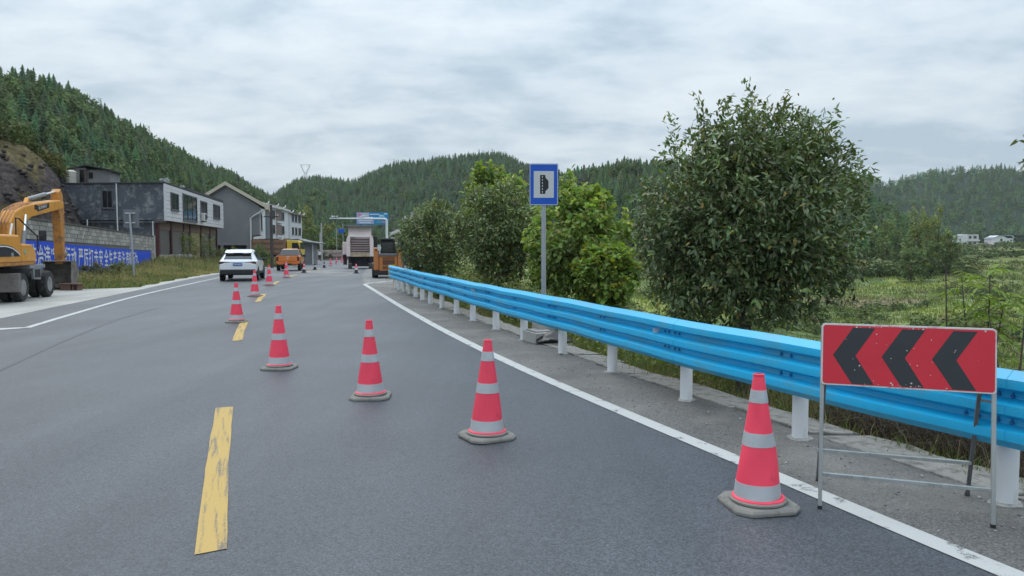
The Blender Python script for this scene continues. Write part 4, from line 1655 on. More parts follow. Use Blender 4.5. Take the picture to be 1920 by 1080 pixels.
# side wall: window, bands of render, pipes
window(F1, 'x', 4.30, 5.20, 4.62, 6.02, h1, out=0.0, bar=0.07, mull=1, proud=0.05, gm=glass_mat('dark_opening', (0.006, 0.007, 0.009), 0.3))
bxm(F1, -0.02, 0.0, 0.02, 9.0, 6.25, 6.495).build('render_band', M_dark_wall, h1)
bxm(F1, -0.014, -0.0, 0.02, 9.0, 3.5, 3.60).build('render_band', M_dark_wall, h1)
for (yy, z0, z1, r_) in ((3.95, 2.6, 6.58, 0.05), (6.45, 2.3, 3.75, 0.045), (1.05, 1.8, 3.6, 0.04)):
    xx = -0.07
    p0, p1 = F1 @ Vector((xx, yy, z0)), F1 @ Vector((xx, yy, z1))
    MB().cyl(p0, p1, r_, n=10).build('drain_pipe', M_pvc, h1, smooth='auto')
for yy in (1.55, 2.15):
    p0, p1 = F1 @ Vector((-0.02, yy, 2.2)), F1 @ Vector((-0.12, yy, 2.2))
    MB().cyl(p0, p1, 0.16, n=14).build('exhaust_fan', M_roof_dark, h1)
# shop fronts
cols_x = [0.32, 4.6, 9.4, 12.2, 17.6, 22.6, 26.7]
for x in cols_x:
    bxm(F1, x, x + 0.42, 0.68, 0.949, 0.0, 3.64).build('pillar', M_maroon, h1)
for i in range(len(cols_x) - 1):
    x0, x1 = cols_x[i] + 0.43, cols_x[i + 1] - 0.01
    mt = M_shutter_y if i == 3 else M_shutter
    sh_ = bxm(F1, x0, x1, 0.86, 0.948, 0.3, 2.95).build('roller_shutter', mt, h1)
    bxm(F1, x0, x1, 0.76, 0.948, 2.952, 3.638).build('header_panel', M_soffit, h1)
    for j in range(9):
        z = 0.45 + j * 0.28
        bxm(F1, x0 + 0.02, x1 - 0.02, 0.842, 0.859, z, z + 0.2).build('slat', mt, sh_)
for i in range(9):
    bxm(F1, 0.2 + i * 1.25, 1.36 + i * 1.25, 0.25 + 0.05 * (i % 3), 0.66, -0.2, 0.98 - 0.05 * (i % 2)).build('plinth_stone', M_block2, h1, bevel=0.03)
# air conditioner on the white front
M_ac = pm('appliance_white', (0.6, 0.6, 0.58), rough=0.5, var=0.06)
ac = thing('air_conditioner', 'white air conditioner unit fixed to the white upper front', 'air conditioner', O1 + F1 @ Vector((14.4, -0.3, 4.05)))
bxm(F1, -0.75, 0.75, -0.16, 0.16, 0.0, 0.75).build('casing', M_ac, ac, bevel=0.03)
p0 = F1 @ Vector((-0.2, -0.161, 0.38))
p1 = F1 @ Vector((-0.2, -0.2, 0.38))
MB().cyl(p0, p1, 0.3, n=20).build('fan_grille', M_roof_dark, ac)
for x in (-0.5, 0.5):
    bxm(F1, x - 0.03, x + 0.03, -0.16, 0.23, -0.06, -0.002).build('bracket', M_galv_dark, ac)
# hut and tank on the roof
hut = thing('roof_hut', 'small grey block hut with a sagging black roof on top of the dark house', 'hut', O1 + F1 @ Vector((2.6, 5.35, 6.62)))
bxm(F1, 0, 2.8, 0, 2.0, 0, 1.25).build('wall', M_grey_block, hut)
bxm(F1, -0.15, 2.8, 2.002, 3.7, 0, 1.4).build('wall', pm('pale_block', (0.30, 0.29, 0.28), rough=0.95, var=0.25, vscale=2), hut)
bxm(F1, -0.17, -0.151, 2.15, 2.55, 0.0, 1.25).build('doorway', glass_mat('dark_opening'), hut)
dr = bxm(F1, -0.21, -0.171, 1.9, 2.14, 0.0, 1.28).build('door', pm('brown_door', (0.09, 0.07, 0.06), rough=0.7, var=0.3, vscale=3), hut)
bxm(F1, -0.03, -0.002, 1.45, 1.8, 0.55, 1.05).build('window', glass_mat('dark_opening'), hut)
for (y0, z0, y1, z1) in ((-0.3, 1.12, 1.9, 1.55), (1.9, 1.55, 5.0, 0.98)):
    secs = []
    for xx in (-0.4, 3.0):
        secs.append([F1 @ Vector((xx, y0, z0)), F1 @ Vector((xx, y1, z1)), F1 @ Vector((xx, y1, z1 + 0.09)), F1 @ Vector((xx, y0, z0 + 0.09))])
    MB().loft(secs).build('roof_sheet', M_roof_dark, hut)
tank = thing('water_tank', 'cream ribbed water tank beside the hut on the dark house', 'water tank', O1 + F1 @ Vector((1.6, 8.35, 6.62)))
prof = [(0.40, 0.0)]
for i in range(6):
    z = 0.06 + i * 0.16
    prof += [(0.42, z), (0.44, z + 0.05), (0.44, z + 0.1), (0.42, z + 0.15)]
prof += [(0.36, 1.07), (0.22, 1.14), (0.0, 1.16)]
MB().lathe(prof, 10).build('tank_body', pm('tank_cream', (0.48, 0.46, 0.40), rough=0.6, var=0.15, vscale=3), tank)
bxm(F1, -0.3, 0.3, 0.48, 1.0, 0.0, 0.95).build('block_stand', M_grey_block, tank)
for i, (xx, s) in enumerate(((2.2, 0.35), (9, 0.3), (18, 0.25))):
    q = thing('roof_rubble', ['clump of rubble and weeds near the corner of the white front roof', 'clump of rubble midway on the white front roof', 'small clump of rubble at the far end of the white front roof'][i], 'rubble', O1 + F1 @ Vector((xx, 0.7, 6.62)))
    rr = random.Random(i)
    for j in range(4):
        MB().box((rr.uniform(-.3, .3), rr.uniform(-.3, .3), s * (0.3 + 0.2 * j)), (s * rr.uniform(.8, 1.4), s, s * 0.8), rot=(rr.random(), rr.random(), rr.random())).build('stone', M_grey_block, q, bevel=0.03)

# ------------------------------------------------------------------ gabled grey house
M_grey_wall = pm('grey_render', (0.20, 0.203, 0.21), rough=0.9, var=0.22, vscale=0.5, dirt=(0.24, 0.245, 0.25), dirt_amt=0.28, dirt_scale=0.5, bump=0.2, bscale=10)
M_cream = pm('cream_fascia', (0.52, 0.47, 0.36), rough=0.7, var=0.08, vscale=1)
M_white_wall = pm('white_render', (0.60, 0.60, 0.62), rough=0.7, var=0.08, vscale=0.6, dirt=(0.4, 0.4, 0.42), dirt_amt=0.2, dirt_scale=0.5)
O2 = Vector((-30.4, 90.0, 0))
F2 = frame(O2, (-0.30, 0.95, 0), (-1, 0.04, 0))
h2 = thing('gabled_house', 'grey gabled house with cream eaves and a white downpipe', 'house', O2)


def gable_prism(x0, x1, pts):
    secs = [[F2 @ Vector((x, p[0], p[1])) for p in pts] for x in (x0, x1)]
    return MB().loft(secs)


gable_prism(0.0, 10.0, [(1.0, 2.0), (8.0, 2.0), (8.0, 6.6), (4.0, 8.95), (1.0, 7.1)]).build('gable_wall', M_grey_wall, h2)
gable_prism(0.02, 10.0, [(-0.05, 3.0), (0.999, 2.85), (0.999, 7.09), (-0.05, 6.45)]).build('overhang_wall', M_grey_wall, h2)
gable_prism(0.5, 9.5, [(1.2, -0.3), (7.8, -0.3), (7.8, 1.999), (1.2, 1.999)]).build('undercroft', glass_mat('dark_opening'), h2)
bxm(F2, -0.05, 0.6, 0.9, 8.0, 1.75, 1.998).build('ring_beam', M_grey_block, h2)
for yy in (1.2, 4.4, 7.4):
    bxm(F2, -0.02, 0.45, yy, yy + 0.35, -0.3, 1.749).build('pillar', M_grey_block, h2)
gable_prism(-0.35, 10.2, [(-0.75, 6.32), (4.0, 9.02), (8.6, 6.32), (8.6, 6.55), (4.0, 9.28), (-0.75, 6.55)]).build('roof', M_roof_dark, h2)
for sgn, pts in (('r', [(-0.85, 6.18), (4.0, 8.93), (4.0, 9.36), (-0.85, 6.62)]), ('l', [(4.001, 8.93), (8.7, 6.18), (8.7, 6.62), (4.001, 9.36)])):
    gable_prism(-0.52, -0.352, pts).build('bargeboard', M_cream, h2)
gable_prism(-0.5, 10.2, [(-1.25, 6.0), (-0.76, 6.0), (-0.76, 6.62), (-1.25, 6.62)]).build('eaves_gutter', M_cream, h2)
pth = [F2 @ Vector(p) for p in ((-0.3, -0.7, 6.0), (-0.25, 0.55, 5.3), (-0.12, 1.0, 5.0), (-0.1, 1.02, 0.9))]
MB().tube(pth, 0.09, 8).build('downpipe', M_pvc, h2, smooth='auto')
bxm(F2, 0.2, 9.8, -0.22, -0.06, 2.95, 6.3).build('front_wall', M_white_wall, h2)
for a0 in (1.0, 4.0, 7.0):
    window(F2, 'y', a0, a0 + 2.2, 3.6, 5.6, h2, out=-0.222, bar=0.12, mull=1)

# ------------------------------------------------------------------ white three-storey row
M_slate = pm('slate_tiles', (0.13, 0.15, 0.17), rough=0.7, var=0.2, vscale=1.5)
M_brown_recess = pm('brown_recess', (0.19, 0.14, 0.13), rough=0.9, var=0.15, vscale=1)
M_tile_red = pm('old_roof_tile', (0.20, 0.15, 0.145), rough=0.9, var=0.25, vscale=2)
O3 = Vector((-39.7, 120.0, 0))
F3 = frame(O3, (-3.5, 33, 0), (-1, 0.03, 0))
h3 = thing('white_row_house', 'white three-storey row of houses with upturned eaves up the road', 'house', O3)
bxm(F3, 0, 33.3, 0.9, 9, -0.8, 2.76).build('ground_floor', M_brown_recess, h3)
bxm(F3, 0, 20.8, 0.1, 9, 2.762, 8.05).build('upper_floors', M_white_wall, h3)
bxm(F3, 20.801, 33.3, -0.25, 9, 2.762, 7.6).build('upper_floors', M_white_wall, h3)
bxm(F3, 1.4, 6.0, -0.06, 0.098, -0.8, 7.2).build('slate_pier', M_slate, h3)
bxm(F3, -0.3, 21, -0.35, 9.2, 8.052, 8.3).build('roof_edge', M_white_wall, h3)
bxm(F3, 21.01, 33.6, -0.8, 9.2, 7.602, 7.85).build('roof_edge', M_tile_red, h3)
for lv in (0, 1):
    z0 = 3.75 + 2.5 * lv
    for (a0, a1, out) in ((6.3, 8.7, 0.1), (14.4, 16.6, 0.1), (22.3, 24.3, -0.25), (25.6, 27.8, -0.25), (29.2, 31.8, -0.25)):
        window(F3, 'y', a0, a1, z0, z0 + 1.45, h3, out=out, bar=0.12, mull=0, proud=0.08, gm=glass_mat('row_glass', (0.05, 0.03, 0.035), 0.25))
    bxm(F3, 9.6, 14.0, 0.02, 0.099, z0 - 0.6, z0 + 1.6).build('stair_recess', M_brown_recess, h3)
    bxm(F3, 9.6, 14.0, -0.2, 0.018, z0 - 0.62, z0 - 0.3).build('balcony_ledge', M_white_wall, h3)
for (a0, zz) in ((0, 8.3), (7.5, 8.3), (13.5, 8.3), (21.2, 7.85), (28.5, 7.85), (33.4, 7.85)):
    pth = [F3 @ Vector((a0, -0.5, zz)), F3 @ Vector((a0, -0.75, zz + 0.2)), F3 @ Vector((a0 + 0.2, -0.85, zz + 0.55))]
    MB().tube(pth, [0.16, 0.11, 0.04], 6).build('eave_horn', M_pvc, h3)
for (a0, a1, zz) in ((1, 7.2, 8.301), (8, 13, 8.301), (14, 20.5, 8.301), (22, 28, 7.851)):
    secs = []
    for x in (a0, a1):
        secs.append([F3 @ Vector((x, -0.3, zz)), F3 @ Vector((x, 1.6, zz + 0.7)), F3 @ Vector((x, 3.5, zz))])
    MB().loft(secs).build('roof_ridge', M_tile_red, h3)
bxm(F3, 34.0, 38, 0.6, 8, 2.0, 7.3).build('end_block', M_white_wall, h3)

# ------------------------------------------------------------------ shelter and low rubble wall up the road
sp = at(568, 480, 93)
shl = thing('lean_to_shelter', 'low grey lean-to shelter with a thin roof behind the yellow truck', 'shelter', (sp.x, 93, -0.7))
MB().box((0.55, 1.0, 1.25), (1.5, 2.0, 2.9)).build('wall', M_grey_wall, shl)
MB().prism([(-2.2, 2.95), (0.6, 2.82), (2.3, 2.62), (2.3, 2.72), (0.6, 2.95), (-0.4, 3.25), (-2.2, 3.05)], -1.0, 2.5, axis='y').build('roof_sheet', M_galv_dark, shl)
MB().box((1.25, -0.1, 1.2), (0.1, 0.1, 2.85)).build('post', M_pvc, shl)
MB().box((-1.6, -0.1, 1.3), (0.1, 0.1, 3.1)).build('post', M_pvc, shl)
rw = thing('rubble_wall', 'low pinkish rubble wall beyond the poles at the bend', 'wall', (at(583, 470, 122).x, 122, -0.4))
M_rubble = pm('pink_rubble', (0.36, 0.28, 0.26), rough=0.95, var=0.35, vscale=3, bump=0.8, bscale=8)
rr = random.Random(6)
for i in range(16):
    for j in range(2):
        MB().box((i * 0.42 + 0.2 * j, 0.1 * rr.random(), 0.5 + j * 0.55 + 0.08 * rr.random()), (0.40, 0.5, 0.5), rot=(0, rr.uniform(-.1, .1), 0)).build('stone', M_rubble, rw, bevel=0.05)
MB().box((3.3, 0.3, 0.2), (7.2, 0.35, 1.2)).build('core', M_rubble, rw)

# ------------------------------------------------------------------ poles, camera arm, billboard, pylon
M_conc_pole = pm('concrete_pole', (0.36, 0.355, 0.34), rough=0.9, var=0.15, vscale=2)
M_dark_pole = pm('dark_pole', (0.07, 0.055, 0.055), rough=0.9, var=0.25, vscale=2)
M_arm_white = pm('arm_white', (0.66, 0.70, 0.72), rough=0.4, var=0.04)


def pole(label, px, ytop, Y, r_, mat, cross=None, base=None):
    q = at(px, ytop, Y)
    zg = tz(q.x, Y) if base is None else base
    t = thing('utility_pole', label, 'pole', (q.x, Y, zg))
    MB().cyl((0, 0, -0.2), (0, 0, q.z - zg), r_ * 1.25, r_, 10).build('shaft', mat, t, smooth='auto')
    if cross:
        for dz in cross:
            MB().box((0, 0, q.z - zg - dz), (1.4, 0.09, 0.1)).build('crossarm', mat, t)
            for dx in (-0.6, 0, 0.6):
                MB().cyl((dx, 0, q.z - zg - dz + 0.05), (dx, 0, q.z - zg - dz + 0.2), 0.05, n=8).build('insulator', M_pvc, t)
    return t


pole('dark wooden pole in front of the white row house', 508, 384, 70, 0.12, M_dark_pole, cross=(1.1, 3.2))
pole('pale concrete pole beside the standing person', 602.5, 418, 114, 0.12, M_conc_pole)
pole('pale concrete pole right behind the one beside the person', 600, 436, 128, 0.10, M_conc_pole)
pole('pale concrete pole rising over the dark bushy trees', 773, 398, 62, 0.13, M_conc_pole, cross=(0.5,))
GY = 137
gp = at(725, 410, GY)
gz_ = tz(gp.x, GY)
ga = thing('camera_gantry', 'white single-arm gantry with traffic cameras over the road', 'gantry', (gp.x, GY, gz_))
hh = gp.z - gz_
MB().cyl((0, 0, -0.2), (0, 0, hh - 0.3), 0.26, 0.2, 12).build('column', M_arm_white, ga, smooth='auto')
armL = at(618, 411, GY).x - gp.x
MB().tube([(0, 0, hh - 0.35), (-0.15, 0, hh - 0.1), (-0.6, 0, hh), (armL, 0, hh + 0.05)], [0.2, 0.2, 0.17, 0.1], 10).build('arm', M_arm_white, ga, smooth='auto')
for i, px in enumerate((623, 627.5, 632, 676, 681)):
    x = at(px, 411, GY).x - gp.x
    c = MB().box((x, -0.1, hh + 0.42), (0.26, 0.5, 0.2), rot=(0, 0, 0.3 * (i % 3 - 1))).build('camera', M_arm_white, ga, bevel=0.03)
    MB().cyl((x, 0, hh + 0.05), (x, 0, hh + 0.34), 0.04, n=6).build('bracket', M_arm_white, c)
BYd = 185
bl_, br_ = at(668, 410, BYd), at(727.5, 408, BYd)
zg = tz((bl_.x + br_.x) / 2, BYd)
bb = thing('billboard', 'blue and pale pink roadside billboard on posts behind the camera arm', 'billboard', (bl_.x, BYd, zg), R(4))
wB = (br_.x - bl_.x)
z0, z1 = at(700, 421, BYd).z - zg, at(700, 398, BYd).z - zg
M_bb_blue = pm('billboard_blue', (0.015, 0.20, 0.48), rough=0.5, var=0.25, vscale=0.6)
M_bb_pink = pm('billboard_pale', (0.50, 0.44, 0.56), rough=0.5, var=0.2, vscale=0.8)
pn = MB().box((wB / 2, 0.1, (z0 + z1) / 2), (wB, 0.2, z1 - z0)).build('panel', M_bb_blue, bb)


def bbq(u0, u1, v0, v1, mat, name, o=-0.004, sl=0.0):
    MB().prism([(wB * u0, z0 + (z1 - z0) * v0), (wB * u1, z0 + (z1 - z0) * v0), (wB * u1 + sl, z0 + (z1 - z0) * v1), (wB * u0, z0 + (z1 - z0) * v1)], o, o - 0.004, axis='y').build(name, mat, pn)


bbq(0.02, 0.40, 0.42, 0.97, M_bb_pink, 'pale_area')
bbq(0.02, 0.55, 0.06, 0.415, pm('billboard_lilac', (0.34, 0.36, 0.55), rough=0.5, var=0.3, vscale=1.5), 'lilac_area')
bbq(0.06, 0.15, 0.62, 0.9, pm('billboard_rose', (0.5, 0.16, 0.36), rough=0.5), 'rose_emblem', -0.009)
for (u0, u1, v) in ((0.42, 0.72, 0.80), (0.26, 0.52, 0.55), (0.06, 0.5, 0.30), (0.10, 0.46, 0.12), (0.18, 0.38, 0.72)):
    bbq(u0, u1, v, v + 0.075, pm('billboard_script', (0.55, 0.68, 0.78), rough=0.5), 'script_bar', -0.009)
for (u, v, s, c) in ((0.80, 0.72, 0.09, (0.35, 0.62, 0.75)), (0.74, 0.48, 0.07, (0.5, 0.14, 0.18)), (0.87, 0.5, 0.06, (0.6, 0.66, 0.7)), (0.72, 0.22, 0.08, (0.05, 0.33, 0.33)), (0.86, 0.22, 0.07, (0.45, 0.2, 0.3)), (0.93, 0.88, 0.06, (0.4, 0.7, 0.78))):
    bbq(u - s, u + s, v - s * 0.9, v + s * 0.9, pm('billboard_c%d' % int(u * 100 + v * 10), c, rough=0.5, var=0.3, vscale=2), 'picture_patch', -0.014, sl=-0.3)
for u in (0.12, 0.5, 0.9):
    MB().cyl((wB * u, 0.35, -0.3), (wB * u, 0.35, z1 * 0.98), 0.14, n=8).build('post', M_galv_dark, bb)
# distant blue direction sign
q = at(640, 433, 152)
ds = thing('direction_sign', 'small blue direction sign on a pale pole far up the road', 'road sign', (q.x, 152, tz(q.x, 152)))
zz = q.z - ds.location.z
MB().box((0, 0, zz), (1.2, 0.06, 0.85)).build('panel', M_sign_blue, ds, bevel=0.03)
MB().cyl((0.3, 0.1, -0.2), (0.3, 0.1, zz + 1.5), 0.07, n=8).build('pole', M_conc_pole, ds)
MB().cyl((-1.0, 0.1, -0.2), (-1.0, 0.1, zz + 0.5), 0.07, n=8).build('pole', M_conc_pole, ds)
MB().bar((-1.0, 0.1, zz + 0.3), (0.3, 0.1, zz + 0.3), 0.07).build('tie_bar', M_conc_pole, ds)
# pylon on the ridge
PYD = 545
q = at(573, 335, PYD)
q2 = at(573, 309, PYD)
M_pyl = pm('pylon_steel', (0.30, 0.32, 0.34), rough=0.6, metal=0.3)
py_ = thing('power_pylon', 'lattice power pylon with a forked head on the wooded ridge', 'pylon', (q.x, PYD, q.z - 6))
H0 = q2.z - q.z + 6
w0, w1, wt = 2.2, 0.9, 3.6
zk = H0 * 0.62
for s in (-1, 1):
    MB().bar((s * w0, 0, 0), (s * w1, 0, zk), 0.28).build('leg', M_pyl, py_)
    MB().bar((s * w1, 0, zk), (s * wt, 0, H0), 0.26).build('head_arm', M_pyl, py_)
    MB().bar((s * w1 * 0.2, 0, zk * 1.02), (s * wt * 0.82, 0, H0 * 0.93), 0.16).build('brace', M_pyl, py_)
    MB().bar((s * wt, 0, H0), (s * 1.2, 0, H0 - 1.2), 0.16).build('brace', M_pyl, py_)
MB().bar((-wt, 0, H0), (wt, 0, H0), 0.22).build('crossarm', M_pyl, py_)
MB().bar((-w1, 0, zk), (w1, 0, zk), 0.2).build('crossarm', M_pyl, py_)
for i in range(4):
    za, zb_ = zk * i / 4, zk * (i + 1) / 4
    wa_, wb_ = w0 + (w1 - w0) * i / 4, w0 + (w1 - w0) * (i + 1) / 4
    MB().bar((-wa_, 0, za), (wb_, 0, zb_), 0.14).build('brace', M_pyl, py_)
    MB().bar((wa_, 0.2, za), (-wb_, 0.2, zb_), 0.14).build('brace', M_pyl, py_)
q = at(394, 316, 330)
an = thing('radio_mast', 'thin radio mast on the crest of the left hill', 'mast', (q.x, 330, q.z - 5))
MB().cyl((0, 0, 0), (0, 0, at(394, 296, 330).z - q.z + 5), 0.16, 0.06, 6).build('shaft', M_pyl, an)
MB().bar((-0.5, 0, at(394, 300, 330).z - q.z + 5), (0.5, 0, at(394, 300, 330).z - q.z + 5), 0.1).build('crossarm', M_pyl, an)

# ------------------------------------------------------------------ the two farmhouses across the valley
FY = 455


def far_house(label, px0, px1, ytop, ybase, kind):
    p0, p1 = at(px0, ybase, FY), at(px1, ybase, FY)
    w = p1.x - p0.x
    zb_ = tz((p0.x + p1.x) / 2, FY) - 0.5
    h = at(px0, ytop, FY).z - zb_
    t = thing('farmhouse', label, 'house', (p0.x, FY, zb_), R(-3))
    I = Matrix.Identity(4)
    if kind == 0:
        bxm(I, 0, w * 0.56, 0, 9, 0, h * 0.86).build('wall', M_white_wall, t)
        bxm(I, w * 0.56, w, 0.6, 9, 0, h * 0.98).build('wall', pm('pale_plaster', (0.48, 0.47, 0.47), rough=0.9, var=0.15, vscale=0.3), t)
        bxm(I, w * 0.36, w * 0.56, 1, 6, h * 0.86, h).build('stair_head', M_white_wall, t)
        bxm(I, w * 0.02, w * 0.30, -0.4, -0.001, 0, h * 0.30).build('blue_band', pm('blue_wash', (0.18, 0.22, 0.45), rough=0.9), t)
        bxm(I, w * 0.54, w * 1.02, -0.5, 0.599, h * 0.46, h * 0.56).build('balcony', M_white_wall, t)
        for u, v, sw, sh_ in ((0.08, 0.5, 0.06, 0.16), (0.24, 0.5, 0.05, 0.14), (0.62, 0.2, 0.10, 0.2), (0.80, 0.2, 0.1, 0.2), (0.62, 0.66, 0.1, 0.2), (0.80, 0.66, 0.12, 0.2), (0.24, 0.2, 0.05, 0.14)):
            window(I, 'y', w * u, w * (u + sw), h * v, h * (v + sh_), t, out=0.0 if u < 0.5 else 0.6, bar=0.12, mull=0)
        bxm(I, -0.3, w * 0.36, -0.3, 9.3, h * 0.862, h * 0.90).build('roof_edge', M_white_wall, t)
    else:
        bxm(I, 0, w, 0, 9, 0, h * 0.74).build('wall', M_white_wall, t)
        MB().prism([(0, h * 0.741), (w * 0.74, h * 0.741), (w * 0.40, h * 0.98), (w * 0.28, h * 0.98)], 0.0, 9, axis='y').build('gable', M_white_wall, t)
        mb = MB().prism([(-0.5, h * 0.72), (w * 0.30, h * 0.985), (w * 1.0, h * 0.985), (w * 1.05, h * 0.72), (w * 0.98, h * 0.72), (w * 0.92, h * 0.93), (w * 0.32, h * 0.93)], -0.3, 9.3, axis='y')
        mb.build('roof', pm('grey_roof', (0.26, 0.28, 0.31), rough=0.8, var=0.15, vscale=0.5), t)
        for u, v, sw, sh_ in ((0.36, 0.52, 0.12, 0.18), (0.10, 0.12, 0.42, 0.28), (0.70, 0.14, 0.1, 0.4), (0.86, 0.5, 0.08, 0.14), (0.86, 0.16, 0.08, 0.18)):
            window(I, 'y', w * u, w * (u + sw), h * v, h * (v + sh_), t, out=0.0, bar=0.12, mull=0)
    return t


far_house('white flat-roofed farmhouse across the valley, left of the pair', 1787, 1834, 439, 463, 0)
far_house('white farmhouse with grey hipped roof across the valley, right of the pair', 1861, 1898, 441, 463, 1)
q = at(1898, 463, FY)
fw = thing('yard_wall', 'low white yard wall beside the right-hand farmhouse across the valley', 'wall', (q.x, FY, tz(q.x, FY)))
MB().box((2.6, 0, 0.6), (5.2, 0.3, 2.0)).build('panel', M_white_wall, fw)
MB().box((2.6, 0, 1.65), (5.4, 0.45, 0.1)).build('coping', M_white_wall, fw)
q = at(1838, 464, FY)
dr_ = thing('earth_bank', 'pinkish earth bank between the two farmhouses across the valley', 'bank', (q.x, FY, tz(q.x, FY)))
MB().prism([(-6, -1), (8.5, -1), (8.0, 1.0), (5, 1.4), (0, 2.1), (-5, 1.2)], -2, 3, axis='y').build('slope', pm('pink_earth', (0.30, 0.23, 0.2), rough=0.95, var=0.2, vscale=0.5), dr_, bevel=0.4)

# ------------------------------------------------------------------ concrete blocks and sheet behind the rail
def slab_thing(label, px, py, Y, size, rz, name='concrete_slab', dz=0.0, mat=None, tilt=0.0):
    q = at(px, py, Y)
    t = thing(name, label, 'concrete block', (q.x, Y, q.z + dz), rz)
    t.rotation_euler = (tilt, 0, rz)
    MB().box((0, 0, size[2] / 2), size).build('body', mat or M_block2, t, bevel=0.015)
    MB().box((0, 0, size[2] + 0.012), (size[0] * 0.8, size[1] * 0.7, 0.022)).build('mortar_cap', M_mortar, t, bevel=0.008)
    return t


slab_thing('pale concrete block lying on top of another behind the guardrail posts', 1019, 620, 13.6, (0.34, 0.30, 0.15), 0.35)
slab_thing('wide concrete block on the ground behind the guardrail posts', 1010, 641, 13.4, (0.42, 0.5, 0.2), 0.5, tilt=0.04)
ps = thing('plastic_sheet', 'crumpled black plastic sheet beside the concrete blocks behind the rail', 'plastic sheet', at(1035, 640, 13.2) + Vector((0.02, 0, 0.0)))
gx_, gy_ = 12, 10
vs_, fs = [], []
rr = random.Random(9)
for i in range(gx_ + 1):
    for j in range(gy_ + 1):
        u, v = i / gx_, j / gy_
        vs_.append(((u - 0.5) * 0.62, (v - 0.5) * 0.5, 0.20 * math.exp(-((u - 0.5) ** 2 + (v - 0.5) ** 2) * 6) + 0.045 * rr.random() - 0.02))
for i in range(gx_):
    for j in range(gy_):
        a = i * (gy_ + 1) + j
        fs.append((a, a + gy_ + 1, a + gy_ + 2, a + 1))
so = MB().add(vs_, fs).build('sheet', pm('black_plastic', (0.02, 0.02, 0.022), rough=0.35), ps, smooth=True)
md = so.modifiers.new('s', 'SOLIDIFY')
md.thickness = 0.004
# black and white marker post at the rail's far end, white stone up the road
q = at(798, 509, 33.2)
mp_ = thing('marker_post', 'short black and white marker post under the dark bushy tree', 'bollard', (q.x, 33.2, tz(q.x, 33.2)))
for i in range(4):
    MB().cyl((0, 0, i * 0.18), (0, 0, (i + 1) * 0.18), 0.055, n=12).build('ring', M_cone_white if i % 2 == 0 else M_cone_black, mp_, smooth='auto')
q = on_road(615.5, 486)
ms_ = thing('marker_stone', 'white rounded marker stone at the left roadside near the standing person', 'bollard', (q.x, q.y, tz(q.x, q.y)))
MB().lathe([(0.24, -0.1), (0.24, 0.45), (0.2, 0.6), (0.1, 0.68), (0, 0.7)], 14).build('stone', M_cone_white, ms_, smooth='auto')
MB().lathe([(0.3, -0.1), (0.3, 0.06), (0.25, 0.09)], 14).build('foot', M_block2, ms_, smooth='auto')
# ================================================================== VEHICLES AND MACHINES
M_tyre = pm('tyre_rubber', (0.022, 0.022, 0.023), rough=0.85, var=0.3, vscale=10, dirt=(0.09, 0.085, 0.075), dirt_amt=0.3, dirt_scale=6, bump=0.8, bscale=22)
M_rim = pm('rim_grey', (0.28, 0.28, 0.28), rough=0.5, metal=0.4, var=0.25, vscale=5, dirt=(0.12, 0.11, 0.1), dirt_amt=0.35)
M_blackpl = pm('black_plastic_trim', (0.02, 0.021, 0.023), rough=0.55, var=0.2, vscale=4)
M_carglass = glass_mat('car_glass', (0.012, 0.014, 0.017), 0.07)


def wheel(par, c, r_, w, name='wheel', rim=M_rim):
    """wheel with its axle along local y"""
    T = Matrix.Translation(Vector(c)) @ Euler((math.pi / 2, 0, 0)).to_matrix().to_4x4()
    ty = MB().lathe([(r_ * 0.58, -w / 2), (r_ * 0.9, -w / 2), (r_ * 0.98, -w * 0.38), (r_, -w * 0.2), (r_, w * 0.2), (r_ * 0.98, w * 0.38), (r_ * 0.9, w / 2), (r_ * 0.58, w / 2)], 28, M=T, closed=True).build(name, M_tyre, par, smooth='auto')
    MB().lathe([(r_ * 0.6, -w * 0.46), (r_ * 0.55, -w * 0.40), (r_ * 0.2, -w * 0.3), (0, -w * 0.3)], 20, M=T).build('rim', rim, ty, smooth='auto')
    MB().lathe([(0, w * 0.3), (r_ * 0.2, w * 0.3), (r_ * 0.55, w * 0.40), (r_ * 0.6, w * 0.46)], 20, M=T).build('rim', rim, ty, smooth='auto')
    return ty


def ring_sec(x, zb, zs, zr, wb, ws, wr):
    zm = zb + (zs - zb) * 0.45
    return [(x, -wb, zb), (x, -ws, zb + 0.12), (x, -ws * 1.01, zm), (x, -ws, zs), (x, -wr, zr - 0.07), (x, -wr * 0.8, zr), (x, wr * 0.8, zr), (x, wr, zr - 0.07), (x, ws, zs), (x, ws * 1.01, zm), (x, ws, zb + 0.12), (x, wb, zb)]


def quadp(mb, pts, nrm, th=0.01):
    """thin panel over four or more points, pushed out along nrm"""
    n = Vector(nrm).normalized() * th
    m_ = len(pts)
    vs_ = [Vector(p) for p in pts] + [Vector(p) + n for p in pts]
    mb.add(vs_, [tuple(range(m_ - 1, -1, -1)), tuple(range(m_, 2 * m_))] + [(i, (i + 1) % m_, m_ + (i + 1) % m_, m_ + i) for i in range(m_)])
    return mb


